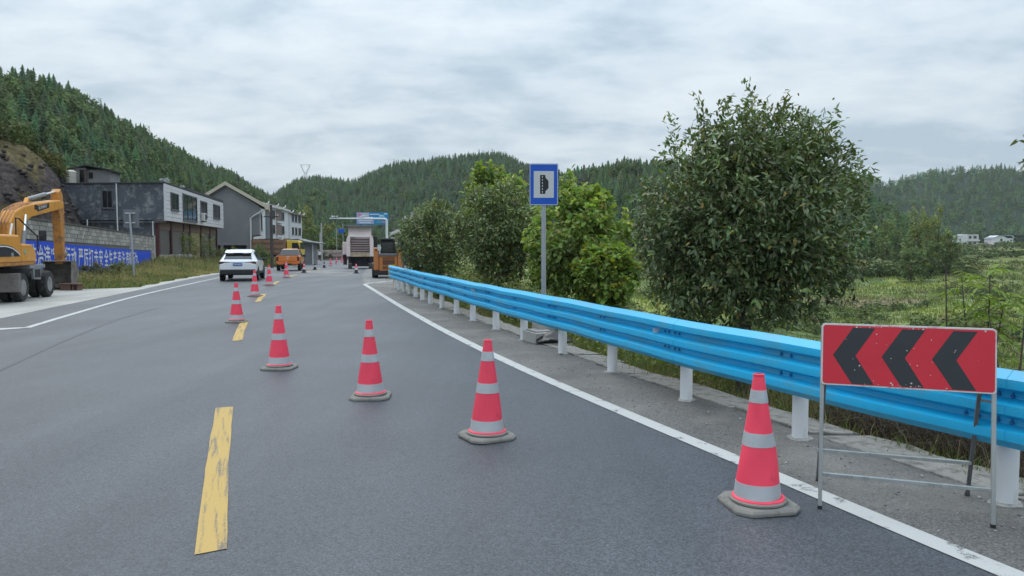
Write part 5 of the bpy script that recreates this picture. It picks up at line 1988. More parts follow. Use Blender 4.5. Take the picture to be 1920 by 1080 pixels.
# ------------------------------------------------------------------ white car
M_white_car = pm('car_white', (0.72, 0.74, 0.76), rough=0.25, var=0.03, vscale=2, coat=0.6)
q = on_road(446, 527.3)
hdg = math.atan2(0.97, -0.22)
car = thing('white_car', 'white coupe-style sport utility car driving away in the left lane', 'car', q, hdg)
st = [(0.02, 0.50, 0.88, 0.94, 0.80, 0.84, 0.78), (0.10, 0.42, 0.98, 1.06, 0.84, 0.90, 0.80), (0.28, 0.40, 1.03, 1.22, 0.86, 0.92, 0.76), (0.62, 0.38, 1.05, 1.47, 0.88, 0.94, 0.70), (1.0, 0.36, 1.04, 1.60, 0.88, 0.94, 0.67), (1.7, 0.34, 1.02, 1.655, 0.88, 0.94, 0.67), (2.4, 0.34, 1.0, 1.60, 0.88, 0.94, 0.66), (2.95, 0.34, 0.99, 1.32, 0.88, 0.94, 0.70), (3.35, 0.34, 0.98, 1.06, 0.88, 0.93, 0.78), (4.1, 0.36, 0.86, 0.95, 0.86, 0.90, 0.78), (4.5, 0.42, 0.66, 0.74, 0.74, 0.76, 0.66)]
body = MB().loft([ring_sec(*s) for s in st]).build('body', M_white_car, car, smooth='auto', bevel=0.02, ang=30)
mb = MB()
quadp(mb, [(0.20, -0.69, 1.13), (0.20, 0.69, 1.13), (0.60, 0.60, 1.475), (0.60, -0.60, 1.475)], (-0.65, 0, 0.75), 0.03)
mb.build('rear_window', M_carglass, car)
sp_ = MB().loft([[(x, s * w, z) for s, z in ((-1, z0), (1, z0), (1, z1), (-1, z1))] for x, w, z0, z1 in ((0.40, 0.66, 1.40, 1.49), (0.56, 0.66, 1.47, 1.56), (0.95, 0.66, 1.56, 1.63))]).build('spoiler', M_white_car, car, bevel=0.02)
MB().box((0.395, 0, 1.425), (0.03, 1.26, 0.10), rot=(0, -0.3, 0)).build('spoiler_trim', M_blackpl, car, bevel=0.01)
for s in (-1, 1):
    MB().box((0.372, s * 0.38, 1.44), (0.02, 0.30, 0.035), rot=(0, -0.3, 0)).build('spoiler_slot', pm('slot_pale', (0.5, 0.5, 0.52), rough=0.4), car)
    tl = MB().prism([(s * 0.40, 0.93), (s * 0.90, 0.88), (s * 0.91, 0.98), (s * 0.86, 1.03), (s * 0.40, 1.0)], 0.035, 0.16, axis='x').build('tail_lamp', M_blackpl, car, bevel=0.01)
    MB().box((0.03, s * 0.64, 0.985), (0.012, 0.44, 0.03)).build('lens', pm('lamp_red_dark', (0.22, 0.02, 0.025), rough=0.25), tl)
    ex = MB()
    for d in (-0.06, 0.06):
        MB().cyl((-0.005, s * 0.62 + d, 0.47), (0.1, s * 0.62 + d, 0.47), 0.045, n=14).build('exhaust_pipe', M_galv, car, smooth='auto')
    # side glass on the car's flank
    mb = MB()
    quadp(mb, [(0.85, s * 0.925, 1.09), (3.0, s * 0.93, 1.05), (2.45, s * 0.70, 1.50), (1.6, s * 0.71, 1.565), (1.05, s * 0.74, 1.49)], (0, s, 0.6), 0.02)
    mb.build('side_window', M_carglass, car)
    mr = MB().box((2.75, s * 1.04, 1.10), (0.14, 0.20, 0.15)).build('mirror', M_blackpl, car, bevel=0.04)
    for x in (0.82, 3.62):
        T = Matrix.Translation(Vector((x, s * 0.945, 0.37))) @ Euler((math.pi / 2, 0, 0)).to_matrix().to_4x4()
        MB().lathe([(0.40, -0.012), (0.40, 0.012)], 26, M=T).build('wheel_arch', M_blackpl, car)
        wheel(car, (x, s * 0.85, 0.36), 0.36, 0.23)
    MB().box((2.2, s * 0.935, 0.42), (2.0, 0.05, 0.14)).build('sill_trim', M_blackpl, car, bevel=0.02)
MB().loft([[(x, -w, z0), (x, w, z0), (x, w, z1), (x, -w, z1)] for x, w, z0, z1 in ((-0.015, 0.78, 0.40, 0.58), (0.02, 0.86, 0.32, 0.62), (0.45, 0.95, 0.30, 0.60))]).build('rear_bumper', M_blackpl, car, bevel=0.02)
lp = MB().box((0.008, 0, 0.87), (0.02, 0.46, 0.15)).build('number_plate', pm('plate_blue', (0.02, 0.10, 0.36), rough=0.4), car)
for i in range(6):
    MB().box((-0.004, -0.17 + i * 0.068, 0.87), (0.003, 0.04, 0.075)).build('plate_character', pm('plate_white', (0.55, 0.58, 0.62), rough=0.4), lp)
MB().box((0.03, 0, 0.985), (0.012, 0.86, 0.022)).build('light_bar', M_blackpl, car)

car.scale = (0.93, 0.93, 0.93)

# ------------------------------------------------------------------ orange pickup
M_orange = pm('pickup_orange', (0.62, 0.17, 0.025), rough=0.28, var=0.05, vscale=2, coat=0.5)
q = on_road(540, 508)
pk = thing('pickup_truck', 'bright orange pickup truck driving away up the left lane', 'pickup', (q.x, q.y, q.z), math.atan2(0.98, -0.19))
MB().loft([ring_sec(*s) for s in ((0.0, 0.62, 1.16, 1.25, 0.86, 0.90, 0.88), (0.06, 0.55, 1.18, 1.28, 0.88, 0.93, 0.89), (1.55, 0.50, 1.16, 1.26, 0.90, 0.94, 0.90))]).build('cargo_bed', M_orange, pk, smooth='auto', bevel=0.015)
MB().loft([ring_sec(*s) for s in ((1.56, 0.5, 1.13, 1.66, 0.9, 0.93, 0.66), (1.75, 0.5, 1.13, 1.78, 0.9, 0.93, 0.66), (2.7, 0.48, 1.12, 1.80, 0.9, 0.93, 0.68), (3.3, 0.48, 1.10, 1.5, 0.9, 0.93, 0.72), (3.75, 0.48, 1.08, 1.14, 0.9, 0.93, 0.84), (4.7, 0.5, 0.98, 1.08, 0.88, 0.9, 0.8), (5.0, 0.55, 0.8, 0.88, 0.8, 0.82, 0.74))]).build('cab', M_orange, pk, smooth='auto', bevel=0.015)
MB().box((0.75, 0, 1.262), (1.5, 1.6, 0.03)).build('bed_cover', M_blackpl, pk)
MB().loft([[(1.25, -0.80, 1.28), (1.25, 0.80, 1.28), (1.58, 0.64, 1.72), (1.58, -0.64, 1.72)], [(1.33, -0.80, 1.28), (1.33, 0.80, 1.28), (1.66, 0.64, 1.74), (1.66, -0.64, 1.74)]]).build('rear_window', M_carglass, pk)
tg = MB().box((-0.012, 0, 0.98), (0.03, 1.46, 0.44)).build('tailgate', M_orange, pk, bevel=0.015)
MB().box((-0.03, 0.0, 1.02), (0.012, 0.16, 0.06)).build('badge', M_pvc, tg)
MB().box((-0.03, 0.0, 1.17), (0.014, 0.24, 0.04)).build('handle', M_pvc, tg)
for s in (-1, 1):
    MB().box((-0.012, s * 0.82, 1.0), (0.04, 0.16, 0.36)).build('tail_lamp', pm('lamp_dark_red', (0.09, 0.012, 0.015), rough=0.25), pk, bevel=0.01)
    mb = MB()
    quadp(mb, [(1.8, s * 0.915, 1.18), (3.45, s * 0.915, 1.15), (2.95, s * 0.73, 1.62), (1.85, s * 0.70, 1.70)], (0, s, 0.5), 0.02)
    mb.build('side_window', M_carglass, pk)
    MB().box((3.1, s * 1.05, 1.2), (0.14, 0.22, 0.2)).build('mirror', M_blackpl, pk, bevel=0.04)
    MB().box((-0.05, s * 0.55, 0.585), (0.08, 0.5, 0.14)).build('bumper', pm('bumper_orange', (0.5, 0.15, 0.04), rough=0.4), pk, bevel=0.02)
    for x in (0.95, 4.1):
        wheel(pk, (x, s * 0.83, 0.38), 0.38, 0.25)
        T = Matrix.Translation(Vector((x, s * 0.94, 0.42))) @ Euler((math.pi / 2, 0, 0)).to_matrix().to_4x4()
        MB().lathe([(0.43, -0.012), (0.43, 0.012)], 24, M=T).build('wheel_arch', M_blackpl, pk)
MB().box((0.6, 0, 0.5), (1.2, 1.3, 0.12)).build('underbody', M_blackpl, pk)
pk.scale = (0.9, 0.9, 0.9)

# ------------------------------------------------------------------ milling machine seen from behind
M_mill = pm('mill_beige', (0.70, 0.60, 0.58), rough=0.6, var=0.12, vscale=2.5, dirt=(0.30, 0.16, 0.08), dirt_amt=0.22, dirt_scale=1.8)
M_mill_dirty = pm('mill_stained', (0.46, 0.37, 0.30), rough=0.7, var=0.2, vscale=3, dirt=(0.28, 0.20, 0.04), dirt_amt=0.55, dirt_scale=2.5)
M_rust_dark = pm('rust_dark', (0.05, 0.017, 0.015), rough=0.9, var=0.4, vscale=5)
M_chassis = pm('chassis_black', (0.018, 0.018, 0.022), rough=0.8, var=0.4, vscale=4)
M_track = pm('track_steel', (0.07, 0.067, 0.06), rough=0.7, metal=0.3, var=0.3, vscale=6)
q = on_road(675.5, 503.8)
ml = thing('milling_machine', 'beige road milling machine with a ribbed rear grille, seen from behind', 'construction machine', (q.x, q.y, q.z), math.atan2(0.98, -0.2) - math.pi / 2)
# local: x right, y forward, z up
MB().box((0, 2.85, 1.95), (2.1, 5.0, 1.55)).build('engine_body', M_mill, ml, bevel=0.06)
for s in (-1, 1):
    MB().prism([(s * 0.82, 1.05), (s * 1.14, 1.05), (s * 1.14, 2.45), (s * 1.02, 2.85), (s * 0.82, 2.85)], -0.05, 0.35, axis='y').build('rear_pillar', M_mill, ml, bevel=0.03)
MB().box((0, 0.16, 1.95), (1.62, 0.06, 1.35)).build('grille_back', M_rust_dark, ml)
for i in range(9):
    MB().box((0, 0.10, 1.40 + i * 0.15), (1.63, 0.03, 0.034), rot=(0.25, 0, 0)).build('grille_slat', M_mill, ml)
MB().box((0, 0.1, 1.18), (1.63, 0.3, 0.30)).build('rear_apron', M_mill_dirty, ml, bevel=0.02)
MB().loft([[(-0.92, y0, z0), (0.92, y0, z0), (0.92, y1, z1), (-0.92, y1, z1)] for y0, z0, y1, z1 in ((0.25, 2.70, 0.6, 3.52), (0.42, 2.70, 0.77, 3.52))]).build('cab_shield', M_mill, ml)
MB().box((-0.62, 0.08, 2.80), (0.34, 0.22, 0.17)).build('lamp_box', M_pvc, ml, bevel=0.02)
MB().box((0.0, 1.5, 3.66), (2.35, 3.0, 0.09)).build('canopy', pm('canopy_grey', (0.14, 0.14, 0.15), rough=0.6), ml, bevel=0.02)
for sx in (-0.95, 0.95):
    for yy in (0.75, 2.7):
        MB().box((sx, yy, 3.15), (0.08, 0.08, 0.95)).build('canopy_post', M_mill, ml)
MB().box((-1.30, 1.2, 1.75), (0.36, 1.2, 1.1)).build('side_box', M_mill, ml, bevel=0.05)
MB().box((-1.28, 1.2, 0.75), (0.3, 1.0, 0.85)).build('side_skirt', M_rust_dark, ml)
MB().box((1.33, 1.4, 1.6), (0.32, 1.6, 2.4)).build('side_ladder_box', M_chassis, ml, bevel=0.04)
MB().box((0, 2.2, 0.66), (2.0, 3.6, 0.95)).build('undercarriage', M_chassis, ml)
for s in (-1, 1):
    MB().cyl((s * 0.5, 0.2, 0.95), (s * 0.3, 0.35, 0.45), 0.05, n=8).build('hose', M_chassis, ml)
    MB().cyl((s * 0.85, 0.3, 0.45), (s * 0.85, 0.3, 1.1), 0.11, n=12).build('lift_leg', M_chassis, ml)
    pr = [(0.42 * math.cos(a) - (0.35 if math.cos(a) < 0 else -0.9), 0.24 + 0.24 * math.sin(a)) for a in [2 * math.pi * i / 18 for i in range(18)]]
    tk = MB().prism(pr, s * 0.85 - 0.14, s * 0.85 + 0.14, axis='x').build('crawler_track', M_track, ml)
    for i in range(5):
        MB().box((s * 0.85, -0.78 + 0.03 * abs(i - 2), 0.06 + i * 0.09), (0.3, 0.05, 0.05)).build('track_pad', M_track, tk)

# ------------------------------------------------------------------ skid-steer loader seen from behind
M_skid = pm('loader_orange', (0.44, 0.16, 0.045), rough=0.45, var=0.12, vscale=3, dirt=(0.25, 0.12, 0.06), dirt_amt=0.2, dirt_scale=3)
q = on_road(728, 521.5)
sk = thing('skid_steer_loader', 'orange skid-steer loader with black cab, seen from behind by the rail end', 'construction machine', (q.x, q.y, q.z), 0.16)
for s in (-1, 1):
    MB().prism([(-0.02, 0.42), (0.34, 0.36), (0.42, 1.55), (0.30, 1.62), (0.0, 1.60)], s * 0.62 - 0.14, s * 0.62 + 0.14, axis='x').build('lift_tower', M_skid, sk, bevel=0.03)
    MB().cyl((s * 0.62, -0.03, 1.5), (s * 0.62, -0.05, 1.5), 0.05, n=10).build('pin_boss', M_chassis, sk)
    MB().prism([(0.3, 1.42), (2.3, 0.9), (2.5, 0.5), (2.3, 0.5), (2.1, 0.75), (0.3, 1.2)], s * 0.66 - 0.08, s * 0.66 + 0.08, axis='x').build('lift_arm', M_skid, sk, bevel=0.02)
    for yy in (0.45, 1.55):
        T = Matrix.Rotation(math.pi / 2, 4, 'Z')
        wv = wheel(sk, (0, 0, 0), 0.40, 0.30)
        wv.matrix_local = Matrix.Translation(Vector((s * 0.70, yy, 0.40))) @ T
MB().box((0, 0.75, 0.72), (0.98, 1.4, 0.85)).build('engine_body', M_skid, sk, bevel=0.04)
dr = MB().box((0, -0.02, 0.78), (0.92, 0.12, 0.80)).build('rear_door', M_skid, sk, bevel=0.03)
for i, (z, h) in enumerate(((1.06, 0.12), (0.84, 0.22), (0.58, 0.12))):
    MB().box((0.03, -0.09, z), (0.62, 0.03, h)).build('vent_grille', M_chassis, dr)
    for j in range(3):
        MB().box((0.03, -0.108, z - h * 0.3 + j * h * 0.3), (0.6, 0.012, 0.014)).build('vent_bar', M_skid, dr)
MB().box((0, 0.05, 1.24), (0.98, 0.35, 0.14)).build('hood', pm('hood_grey', (0.13, 0.13, 0.13), rough=0.6), sk, bevel=0.03)
MB().box((0, 0.85, 1.62), (0.82, 1.0, 0.85), top=(0.74, 0.9)).build('cab', M_chassis, sk, bevel=0.03)
MB().box((0, 0.335, 1.64), (0.62, 0.01, 0.5)).build('rear_window', M_carglass, sk)
MB().box((0, 0.82, 2.08), (0.86, 1.15, 0.08)).build('cab_roof', pm('roof_charcoal', (0.05, 0.052, 0.055), rough=0.6), sk, bevel=0.02)
MB().box((-0.45, 0.0, 1.55), (0.16, 0.08, 0.24), rot=(0, 0.3, 0)).build('work_lamp', pm('lamp_clear', (0.45, 0.48, 0.46), rough=0.3), sk, bevel=0.02)
MB().box((0, 0.5, 0.28), (1.5, 1.7, 0.22)).build('underbody', M_chassis, sk)
br = MB()
MB().box((0, 2.7, 0.45), (1.7, 0.6, 0.6)).build('sweeper_hood', M_skid, sk, bevel=0.08)

# ------------------------------------------------------------------ black and white machine behind it
M_stripe = pm('machine_white', (0.58, 0.57, 0.55), rough=0.5, var=0.1, vscale=3)
M_tarp = pm('grey_tarp', (0.22, 0.22, 0.215), rough=0.9, var=0.35, vscale=3, bump=0.8, bscale=6)
MY = 50.0
q = at(748, 505, MY)
pv = thing('asphalt_paver', 'black and white striped paving machine under a grey tarpaulin, behind the loader', 'construction machine', (q.x, MY, float(road_h(MY))), 0.15)
MB().box((0.1, 1.5, 1.05), (2.3, 3.4, 1.2)).build('body', M_chassis, pv, bevel=0.05)
MB().box((-0.25, 0.3, 2.12), (0.55, 0.8, 0.42)).build('hood', M_stripe, pv, bevel=0.06)
MB().cyl((-0.2, -0.115, 2.15), (-0.2, -0.09, 2.15), 0.1, n=14).build('gauge', M_chassis, pv)
MB().box((0.35, 0.12, 1.98), (2.0, 0.12, 0.2)).build('striped_bar', M_stripe, pv)
for i in range(6):
    MB().prism([(-0.5 + i * 0.33, 1.881), (-0.36 + i * 0.33, 1.881), (-0.26 + i * 0.33, 2.079), (-0.40 + i * 0.33, 2.079)], 0.05, 0.058, axis='y').build('stripe', M_chassis, pv)
MB().box((0.0, 0.2, 1.72), (1.4, 0.2, 0.28)).build('panel', pm('panel_grey', (0.12, 0.12, 0.125), rough=0.6), pv)
vs_, fs = [], []
rr = random.Random(3)
for i in range(11):
    for j in range(9):
        u, v = i / 10 - 0.5, j / 8 - 0.5
        vs_.append((0.15 + u * 1.7, 0.9 + v * 2.0, 2.45 + 0.36 * math.cos(u * 2.6) * math.cos(v * 2.4) + rr.uniform(-0.12, 0.12) - (0.2 if abs(u) > 0.45 else 0)))
for i in range(10):
    for j in range(8):
        a = i * 9 + j
        fs.append((a, a + 9, a + 10, a + 1))
to = MB().add(vs_, fs).build('tarpaulin', M_tarp, pv, smooth=True)
md = to.modifiers.new('s', 'SOLIDIFY')
md.thickness = 0.03
for sx in (-0.6, 1.2):
    MB().cyl((sx, 0.3, 1.6), (sx, 0.3, 2.62), 0.035, n=8).build('canopy_post', M_galv_dark, pv)
for s in (-1, 1):
    wheel_o = wheel(pv, (0, 0, 0), 0.5, 0.4)
    wheel_o.matrix_local = Matrix.Translation(Vector((0.1 + s * 1.0, 0.9, 0.5))) @ Matrix.Rotation(math.pi / 2, 4, 'Z')
MB().loft([[(-0.15 + s * 0.32, 0.0, z) for s in (-1, 1)] + [(-0.15 + s * 0.32, 0.25, z) for s in (1, -1)] for z in (1.45, 1.60)]).build('seat', pm('seat_cream', (0.5, 0.48, 0.36), rough=0.7), pv, bevel=0.05)

# ------------------------------------------------------------------ yellow truck by the shelter
M_truck_y = pm('truck_yellow', (0.62, 0.42, 0.04), rough=0.45, var=0.06, vscale=2)
M_truck_bed = pm('truck_bed_brown', (0.15, 0.085, 0.06), rough=0.85, var=0.3, vscale=2.5)
M_truck_bed2 = pm('truck_bed_orange', (0.24, 0.135, 0.08), rough=0.8, var=0.2, vscale=2.5)
TY = 80.0
q = at(524, 489, TY)
tr = thing('yellow_truck', 'light truck with a yellow cab and brown slatted bed parked by the houses', 'truck', (q.x, TY, -0.3), 0.10)
tr.scale = (0.98, 1.1, 1.24)
MB().box((-0.75, 0, 0.75), (4.0, 1.6, 0.16)).build('chassis_frame', M_chassis, tr)
MB().box((-0.95, 0, 0.92), (3.55, 1.9, 0.12)).build('bed_floor', M_truck_bed, tr)
for i in range(5):
    for yy in (-0.95, 0.95):
        MB().box((-1.0, yy, 1.08 + i * 0.235), (3.4, 0.05, 0.21)).build('side_board', M_truck_bed if i % 2 else M_truck_bed2, tr)
    for xx in (-2.7,):
        MB().box((xx, 0, 1.08 + i * 0.235), (0.05, 1.85, 0.21)).build('tail_board', M_truck_bed, tr)
for xx in (-2.6, -1.5, -0.4):
    MB().box((xx, -0.995, 1.55), (0.09, 0.04, 1.25)).build('stake', M_truck_bed, tr)
MB().box((0.78, 0, 1.55), (0.2, 1.9, 1.35)).build('headboard', M_truck_bed2, tr)
MB().prism([(1.0, 0.62), (2.5, 0.62), (2.58, 1.2), (2.3, 1.95), (2.15, 2.05), (1.0, 2.05)], -0.9, 0.9, axis='y').build('cab', M_truck_y, tr, bevel=0.05)
MB().prism([(1.55, 1.3), (2.38, 1.3), (2.18, 1.85), (1.55, 1.85)], -0.915, -0.902, axis='y').build('side_window', M_carglass, tr)
MB().box((2.45, 0, 1.58), (0.02, 1.5, 0.62), rot=(0, -0.36, 0)).build('windscreen', M_carglass, tr)
MB().box((2.5, -1.05, 1.5), (0.08, 0.16, 0.36)).build('mirror', M_chassis, tr, bevel=0.02)
for xx in (-1.9, 1.75):
    for s in (-1, 1):
        wheel(tr, (xx, s * 0.78, 0.38), 0.38, 0.24)

# ------------------------------------------------------------------ small pale truck far up the road
VY = 105.0
q = at(708, 470, VY)
bt = thing('pale_truck', 'small pale blue truck far up the road between the two machines', 'truck', (q.x, VY, float(road_h(VY))), 0.1)
MB().box((0, 0, 1.7), (1.5, 2.6, 1.5)).build('cargo_box', pm('pale_blue_box', (0.36, 0.43, 0.46), rough=0.5, var=0.1, vscale=2), bt, bevel=0.04)
MB().box((0, 2.0, 1.35), (1.5, 1.2, 1.5)).build('cab', pm('cab_green', (0.25, 0.38, 0.36), rough=0.45), bt, bevel=0.08)
MB().box((0, -1.31, 1.75), (1.1, 0.02, 0.8)).build('rear_door', pm('pale_blue_door', (0.42, 0.48, 0.5), rough=0.5), bt)
for s in (-1, 1):
    for yy in (-0.7, 2.0):
        wv = wheel(bt, (0, 0, 0), 0.4, 0.22)
        wv.matrix_local = Matrix.Translation(Vector((s * 0.65, yy, 0.4))) @ Matrix.Rotation(math.pi / 2, 4, 'Z')
MB().box((0, 0.4, 0.7), (1.3, 4.0, 0.3)).build('chassis', M_chassis, bt)

# ------------------------------------------------------------------ wheeled excavator
M_exc = pm('excavator_orange', (0.68, 0.285, 0.022), rough=0.42, var=0.10, vscale=2, dirt=(0.36, 0.16, 0.04), dirt_amt=0.22, dirt_scale=2.5, coat=0.15)
M_exc_worn = pm('excavator_orange_worn', (0.48, 0.20, 0.03), rough=0.6, var=0.2, vscale=2.2, dirt=(0.16, 0.08, 0.045), dirt_amt=0.5, dirt_scale=3.5)
M_bucket = pm('bucket_steel', (0.20, 0.185, 0.165), rough=0.65, metal=0.3, var=0.3, vscale=3, dirt=(0.11, 0.075, 0.05), dirt_amt=0.45, dirt_scale=4)
M_exc_grey = pm('excavator_grey', (0.22, 0.235, 0.25), rough=0.55, var=0.15, vscale=3, dirt=(0.13, 0.11, 0.09), dirt_amt=0.35, dirt_scale=3)
M_blade = pm('blade_mud', (0.17, 0.155, 0.145), rough=0.8, var=0.2, vscale=3, dirt=(0.09, 0.08, 0.07), dirt_amt=0.4)
ex = thing('wheeled_excavator', 'orange wheeled excavator parked on the concrete with its bucket lowered', 'excavator', (-16.1, 22.6, 0.0), math.atan2(0.97, -0.24))
for xx in (0.0, 2.25):
    for s in (-1, 1):
        wheel(ex, (xx, s * 1.02, 0.44), 0.44, 0.27)
        wheel(ex, (xx, s * 0.70, 0.44), 0.44, 0.25)
    MB().cyl((xx, -0.9, 0.44), (xx, 0.9, 0.44), 0.12, n=12).build('axle', M_chassis, ex)
MB().box((1.1, 0, 0.80), (3.6, 1.0, 0.42)).build('chassis', M_chassis, ex, bevel=0.03)
MB().cyl((0.7, 0, 1.0), (0.7, 0, 1.16), 0.62, n=28).build('slew_ring', M_chassis, ex, smooth='auto')
MB().prism([(-0.82, 0.34), (-0.66, 0.34), (-0.60, 0.62), (-0.66, 0.90), (-0.82, 0.90)], -1.32, 1.32, axis='y').build('dozer_blade', M_blade, ex, bevel=0.02)
MB().prism([(0.62, 1.12), (1.75, 1.12), (1.55, 0.98), (1.48, 0.62), (0.92, 0.66), (0.86, 0.98)], -1.14, -1.06, axis='y').build('step_frame', M_exc_grey, ex, bevel=0.015)
MB().box((1.2, -1.145, 0.83), (0.46, 0.01, 0.26)).build('step_opening', M_chassis, ex)
MB().box((1.2, -0.85, 1.06), (1.3, 0.6, 0.1)).build('deck_plate', M_exc_grey, ex)
# upper structure
MB().prism([(-1.75, 1.22), (-0.1, 1.22), (-0.08, 1.9), (-0.22, 2.05), (-1.6, 2.05), (-1.75, 1.85)], -1.16, 1.16, axis='y').build('engine_cover', M_exc, ex, bevel=0.06)
MB().prism([(-0.09, 1.22), (1.08, 1.22), (1.13, 1.34), (1.05, 1.58), (0.72, 1.76), (-0.09, 1.78)], -1.16, -0.32, axis='y').build('tool_box', M_exc, ex, bevel=0.05)
MB().box((-0.35, 0, 1.165), (2.9, 2.28, 0.10)).build('turntable_deck', M_exc_worn, ex, bevel=0.02)
MB().box((1.2, -0.05, 1.3), (1.7, 0.7, 0.25)).build('boom_bracket', M_exc_worn, ex, bevel=0.02)
sw = MB().prism([(-1.7, 1.40), (-0.22, 1.40), (-0.30, 1.50), (-0.75, 1.68), (-1.25, 1.74), (-1.7, 1.74)], -1.172, -1.163, axis='y').build('side_vent', M_chassis, ex)
pts = [(-0.26, 1.425), (-0.38, 1.50), (-0.78, 1.64), (-1.25, 1.70), (-1.7, 1.70)]
mb = MB()
for i in range(4):
    mb.bar((pts[i][0], -1.175, pts[i][1]), (pts[i + 1][0], -1.175, pts[i + 1][1]), 0.012, 0.035)
mb.build('white_swoosh', M_letter, sw)
v, f = text_mesh('85', 0.16)
MB().add([(-0.80 + x, -1.1735, 1.45 + y) for x, y, z in v], f).build('lettering', M_letter, sw)
bd = MB().cyl((0.17, -1.161, 1.53), (0.17, -1.168, 1.53), 0.095, n=20).build('round_badge', pm('badge_green', (0.22, 0.38, 0.26), rough=0.5), ex)
MB().cyl((0.17, -1.1685, 1.53), (0.17, -1.171, 1.53), 0.055, n=16).build('badge_centre', pm('badge_gold', (0.45, 0.40, 0.2), rough=0.5), bd)
# cab on the far side
cb = MB().prism([(0.55, 1.25), (2.0, 1.25), (2.0, 1.9), (1.75, 2.85), (0.6, 2.9)], 0.22, 1.12, axis='y').build('cab', M_chassis, ex, bevel=0.05)
MB().prism([(0.72, 1.75), (1.85, 1.75), (1.66, 2.72), (0.75, 2.76)], 0.205, 0.218, axis='y').build('cab_window', M_carglass, cb)
# boom, stick, bucket
MB().prism([(1.6, 1.62), (1.55, 2.05), (1.72, 2.48), (2.15, 2.84), (2.9, 3.05), (4.0, 3.22), (6.45, 3.47), (6.88, 3.40), (6.85, 3.18), (6.35, 3.10), (4.65, 2.87), (3.5, 2.71), (2.95, 2.48), (2.6, 2.05), (2.4, 1.62)], -0.24, 0.16, axis='y').build('boom', M_exc, ex, bevel=0.035)
for i in range(4):
    pp = [(1.50 - 0.02 * i, -0.2 + 0.1 * i, 1.7), (1.47, -0.2 + 0.1 * i, 2.1), (1.66, -0.2 + 0.1 * i, 2.55), (2.1, -0.2 + 0.1 * i, 2.90), (2.9, -0.2 + 0.1 * i, 3.11), (3.7, -0.2 + 0.1 * i, 3.24)]
    MB().tube(pp, 0.022, 8).build('hydraulic_pipe', M_exc_worn, ex, smooth='auto')
v, f = text_mesh('KINRO', 0.30)
bl = MB().prism([(4.05, 2.92), (5.25, 3.12), (5.25, 3.30), (4.1, 3.12)], -0.245, -0.242, axis='y').build('boom_decal', M_chassis, ex)
MB().add([(4.62 + x * 0.9, -0.2465, 3.115 + y * 0.55 + x * 0.15) for x, y, z in v], f).build('lettering', M_letter, bl)
MB().box((3.95, -0.243, 3.07), (0.28, 0.006, 0.17)).build('boom_hole', M_chassis, ex)
MB().prism([(6.52, 3.78), (6.72, 3.92), (6.95, 3.72), (7.08, 3.05), (6.98, 1.05), (6.74, 1.0), (6.60, 2.5), (6.48, 3.2)], -0.19, 0.11, axis='y').build('stick', M_exc_worn, ex, bevel=0.025)
mb = MB().cyl((3.75, -0.04, 3.34), (5.45, -0.04, 3.62), 0.075, n=14).build('stick_cylinder', M_exc_grey, ex, smooth='auto')
MB().cyl((5.45, -0.04, 3.62), (6.62, -0.04, 3.80), 0.042, n=12).build('piston_rod', pm('chrome', (0.7, 0.72, 0.74), rough=0.15, metal=0.9), mb, smooth='auto')
MB().bar((3.6, -0.04, 3.18), (3.78, -0.04, 3.36), 0.12).build('cylinder_lug', M_exc, ex)
c2 = MB().cyl((6.98, -0.04, 3.35), (7.12, -0.04, 2.2), 0.065, n=12).build('bucket_cylinder', M_exc_worn, ex, smooth='auto')
MB().cyl((7.12, -0.04, 2.2), (7.15, -0.04, 1.45), 0.04, n=12).build('piston_rod', M_galv, c2, smooth='auto')
for s in (-1, 1):
    MB().bar((7.15, -0.04 + s * 0.17, 1.45), (6.92, -0.04 + s * 0.17, 1.28), 0.05, 0.09).build('link_arm', M_bucket, ex)
MB().bar((7.15, -0.04, 1.45), (7.08, -0.04, 1.08), 0.2, 0.07).build('link_arm', M_bucket, ex)
b1 = MB().cyl((1.95, -0.45, 1.35), (2.35, -0.4, 2.2), 0.07, n=12).build('boom_cylinder', M_exc_grey, ex, smooth='auto')
MB().cyl((2.35, -0.4, 2.2), (2.75, -0.32, 2.75), 0.045, n=12).build('piston_rod', pm('chrome', (0.7, 0.72, 0.74)), b1, smooth='auto')
prof_b = [(6.55, 1.14), (6.85, 1.13), (7.14, 1.05), (7.32, 0.82), (7.34, 0.52), (7.2, 0.28), (6.95, 0.15), (6.6, 0.12)]
outer_ = prof_b
inner_ = [(x - 0.028 if z > 0.3 else x, z + (0.03 if z < 0.6 else -0.028)) for x, z in prof_b][::-1]
bk = MB().prism(outer_ + inner_, -0.52, 0.44, axis='y').build('bucket', M_bucket, ex)
for yy in (-0.545, 0.442):
    MB().prism(prof_b + [(6.42, 0.16), (6.50, 0.7)], yy, yy + 0.024, axis='y').build('side_plate', M_bucket, bk)
for i in range(5):
    yy = -0.46 + i * 0.21
    MB().box((6.52, yy, 0.125), (0.2, 0.07, 0.05)).build('tooth', M_bucket, bk)
# mirror and hand rail
MB().tube([(-0.25, -1.08, 2.0), (-0.22, -1.08, 2.56), (0.05, -1.08, 2.54), (0.55, -1.12, 2.30), (1.12, -1.2, 2.02), (1.14, -1.2, 1.55)], 0.022, 8).build('mirror_arm', M_chassis, ex, smooth='auto')
MB().tube([(0.15, -0.75, 1.75), (0.35, -0.72, 2.1), (0.55, -0.7, 2.4)], 0.03, 8).build('hand_rail', M_pvc, ex, smooth='auto')
mm = MB().box((1.42, -1.25, 2.05), (0.08, 0.22, 0.34), rot=(0, 0.1, 0.2)).build('mirror', M_chassis, ex, bevel=0.06)
MB().bar((1.12, -1.2, 2.0), (1.42, -1.25, 2.05), 0.03).build('mirror_stem', M_chassis, ex)
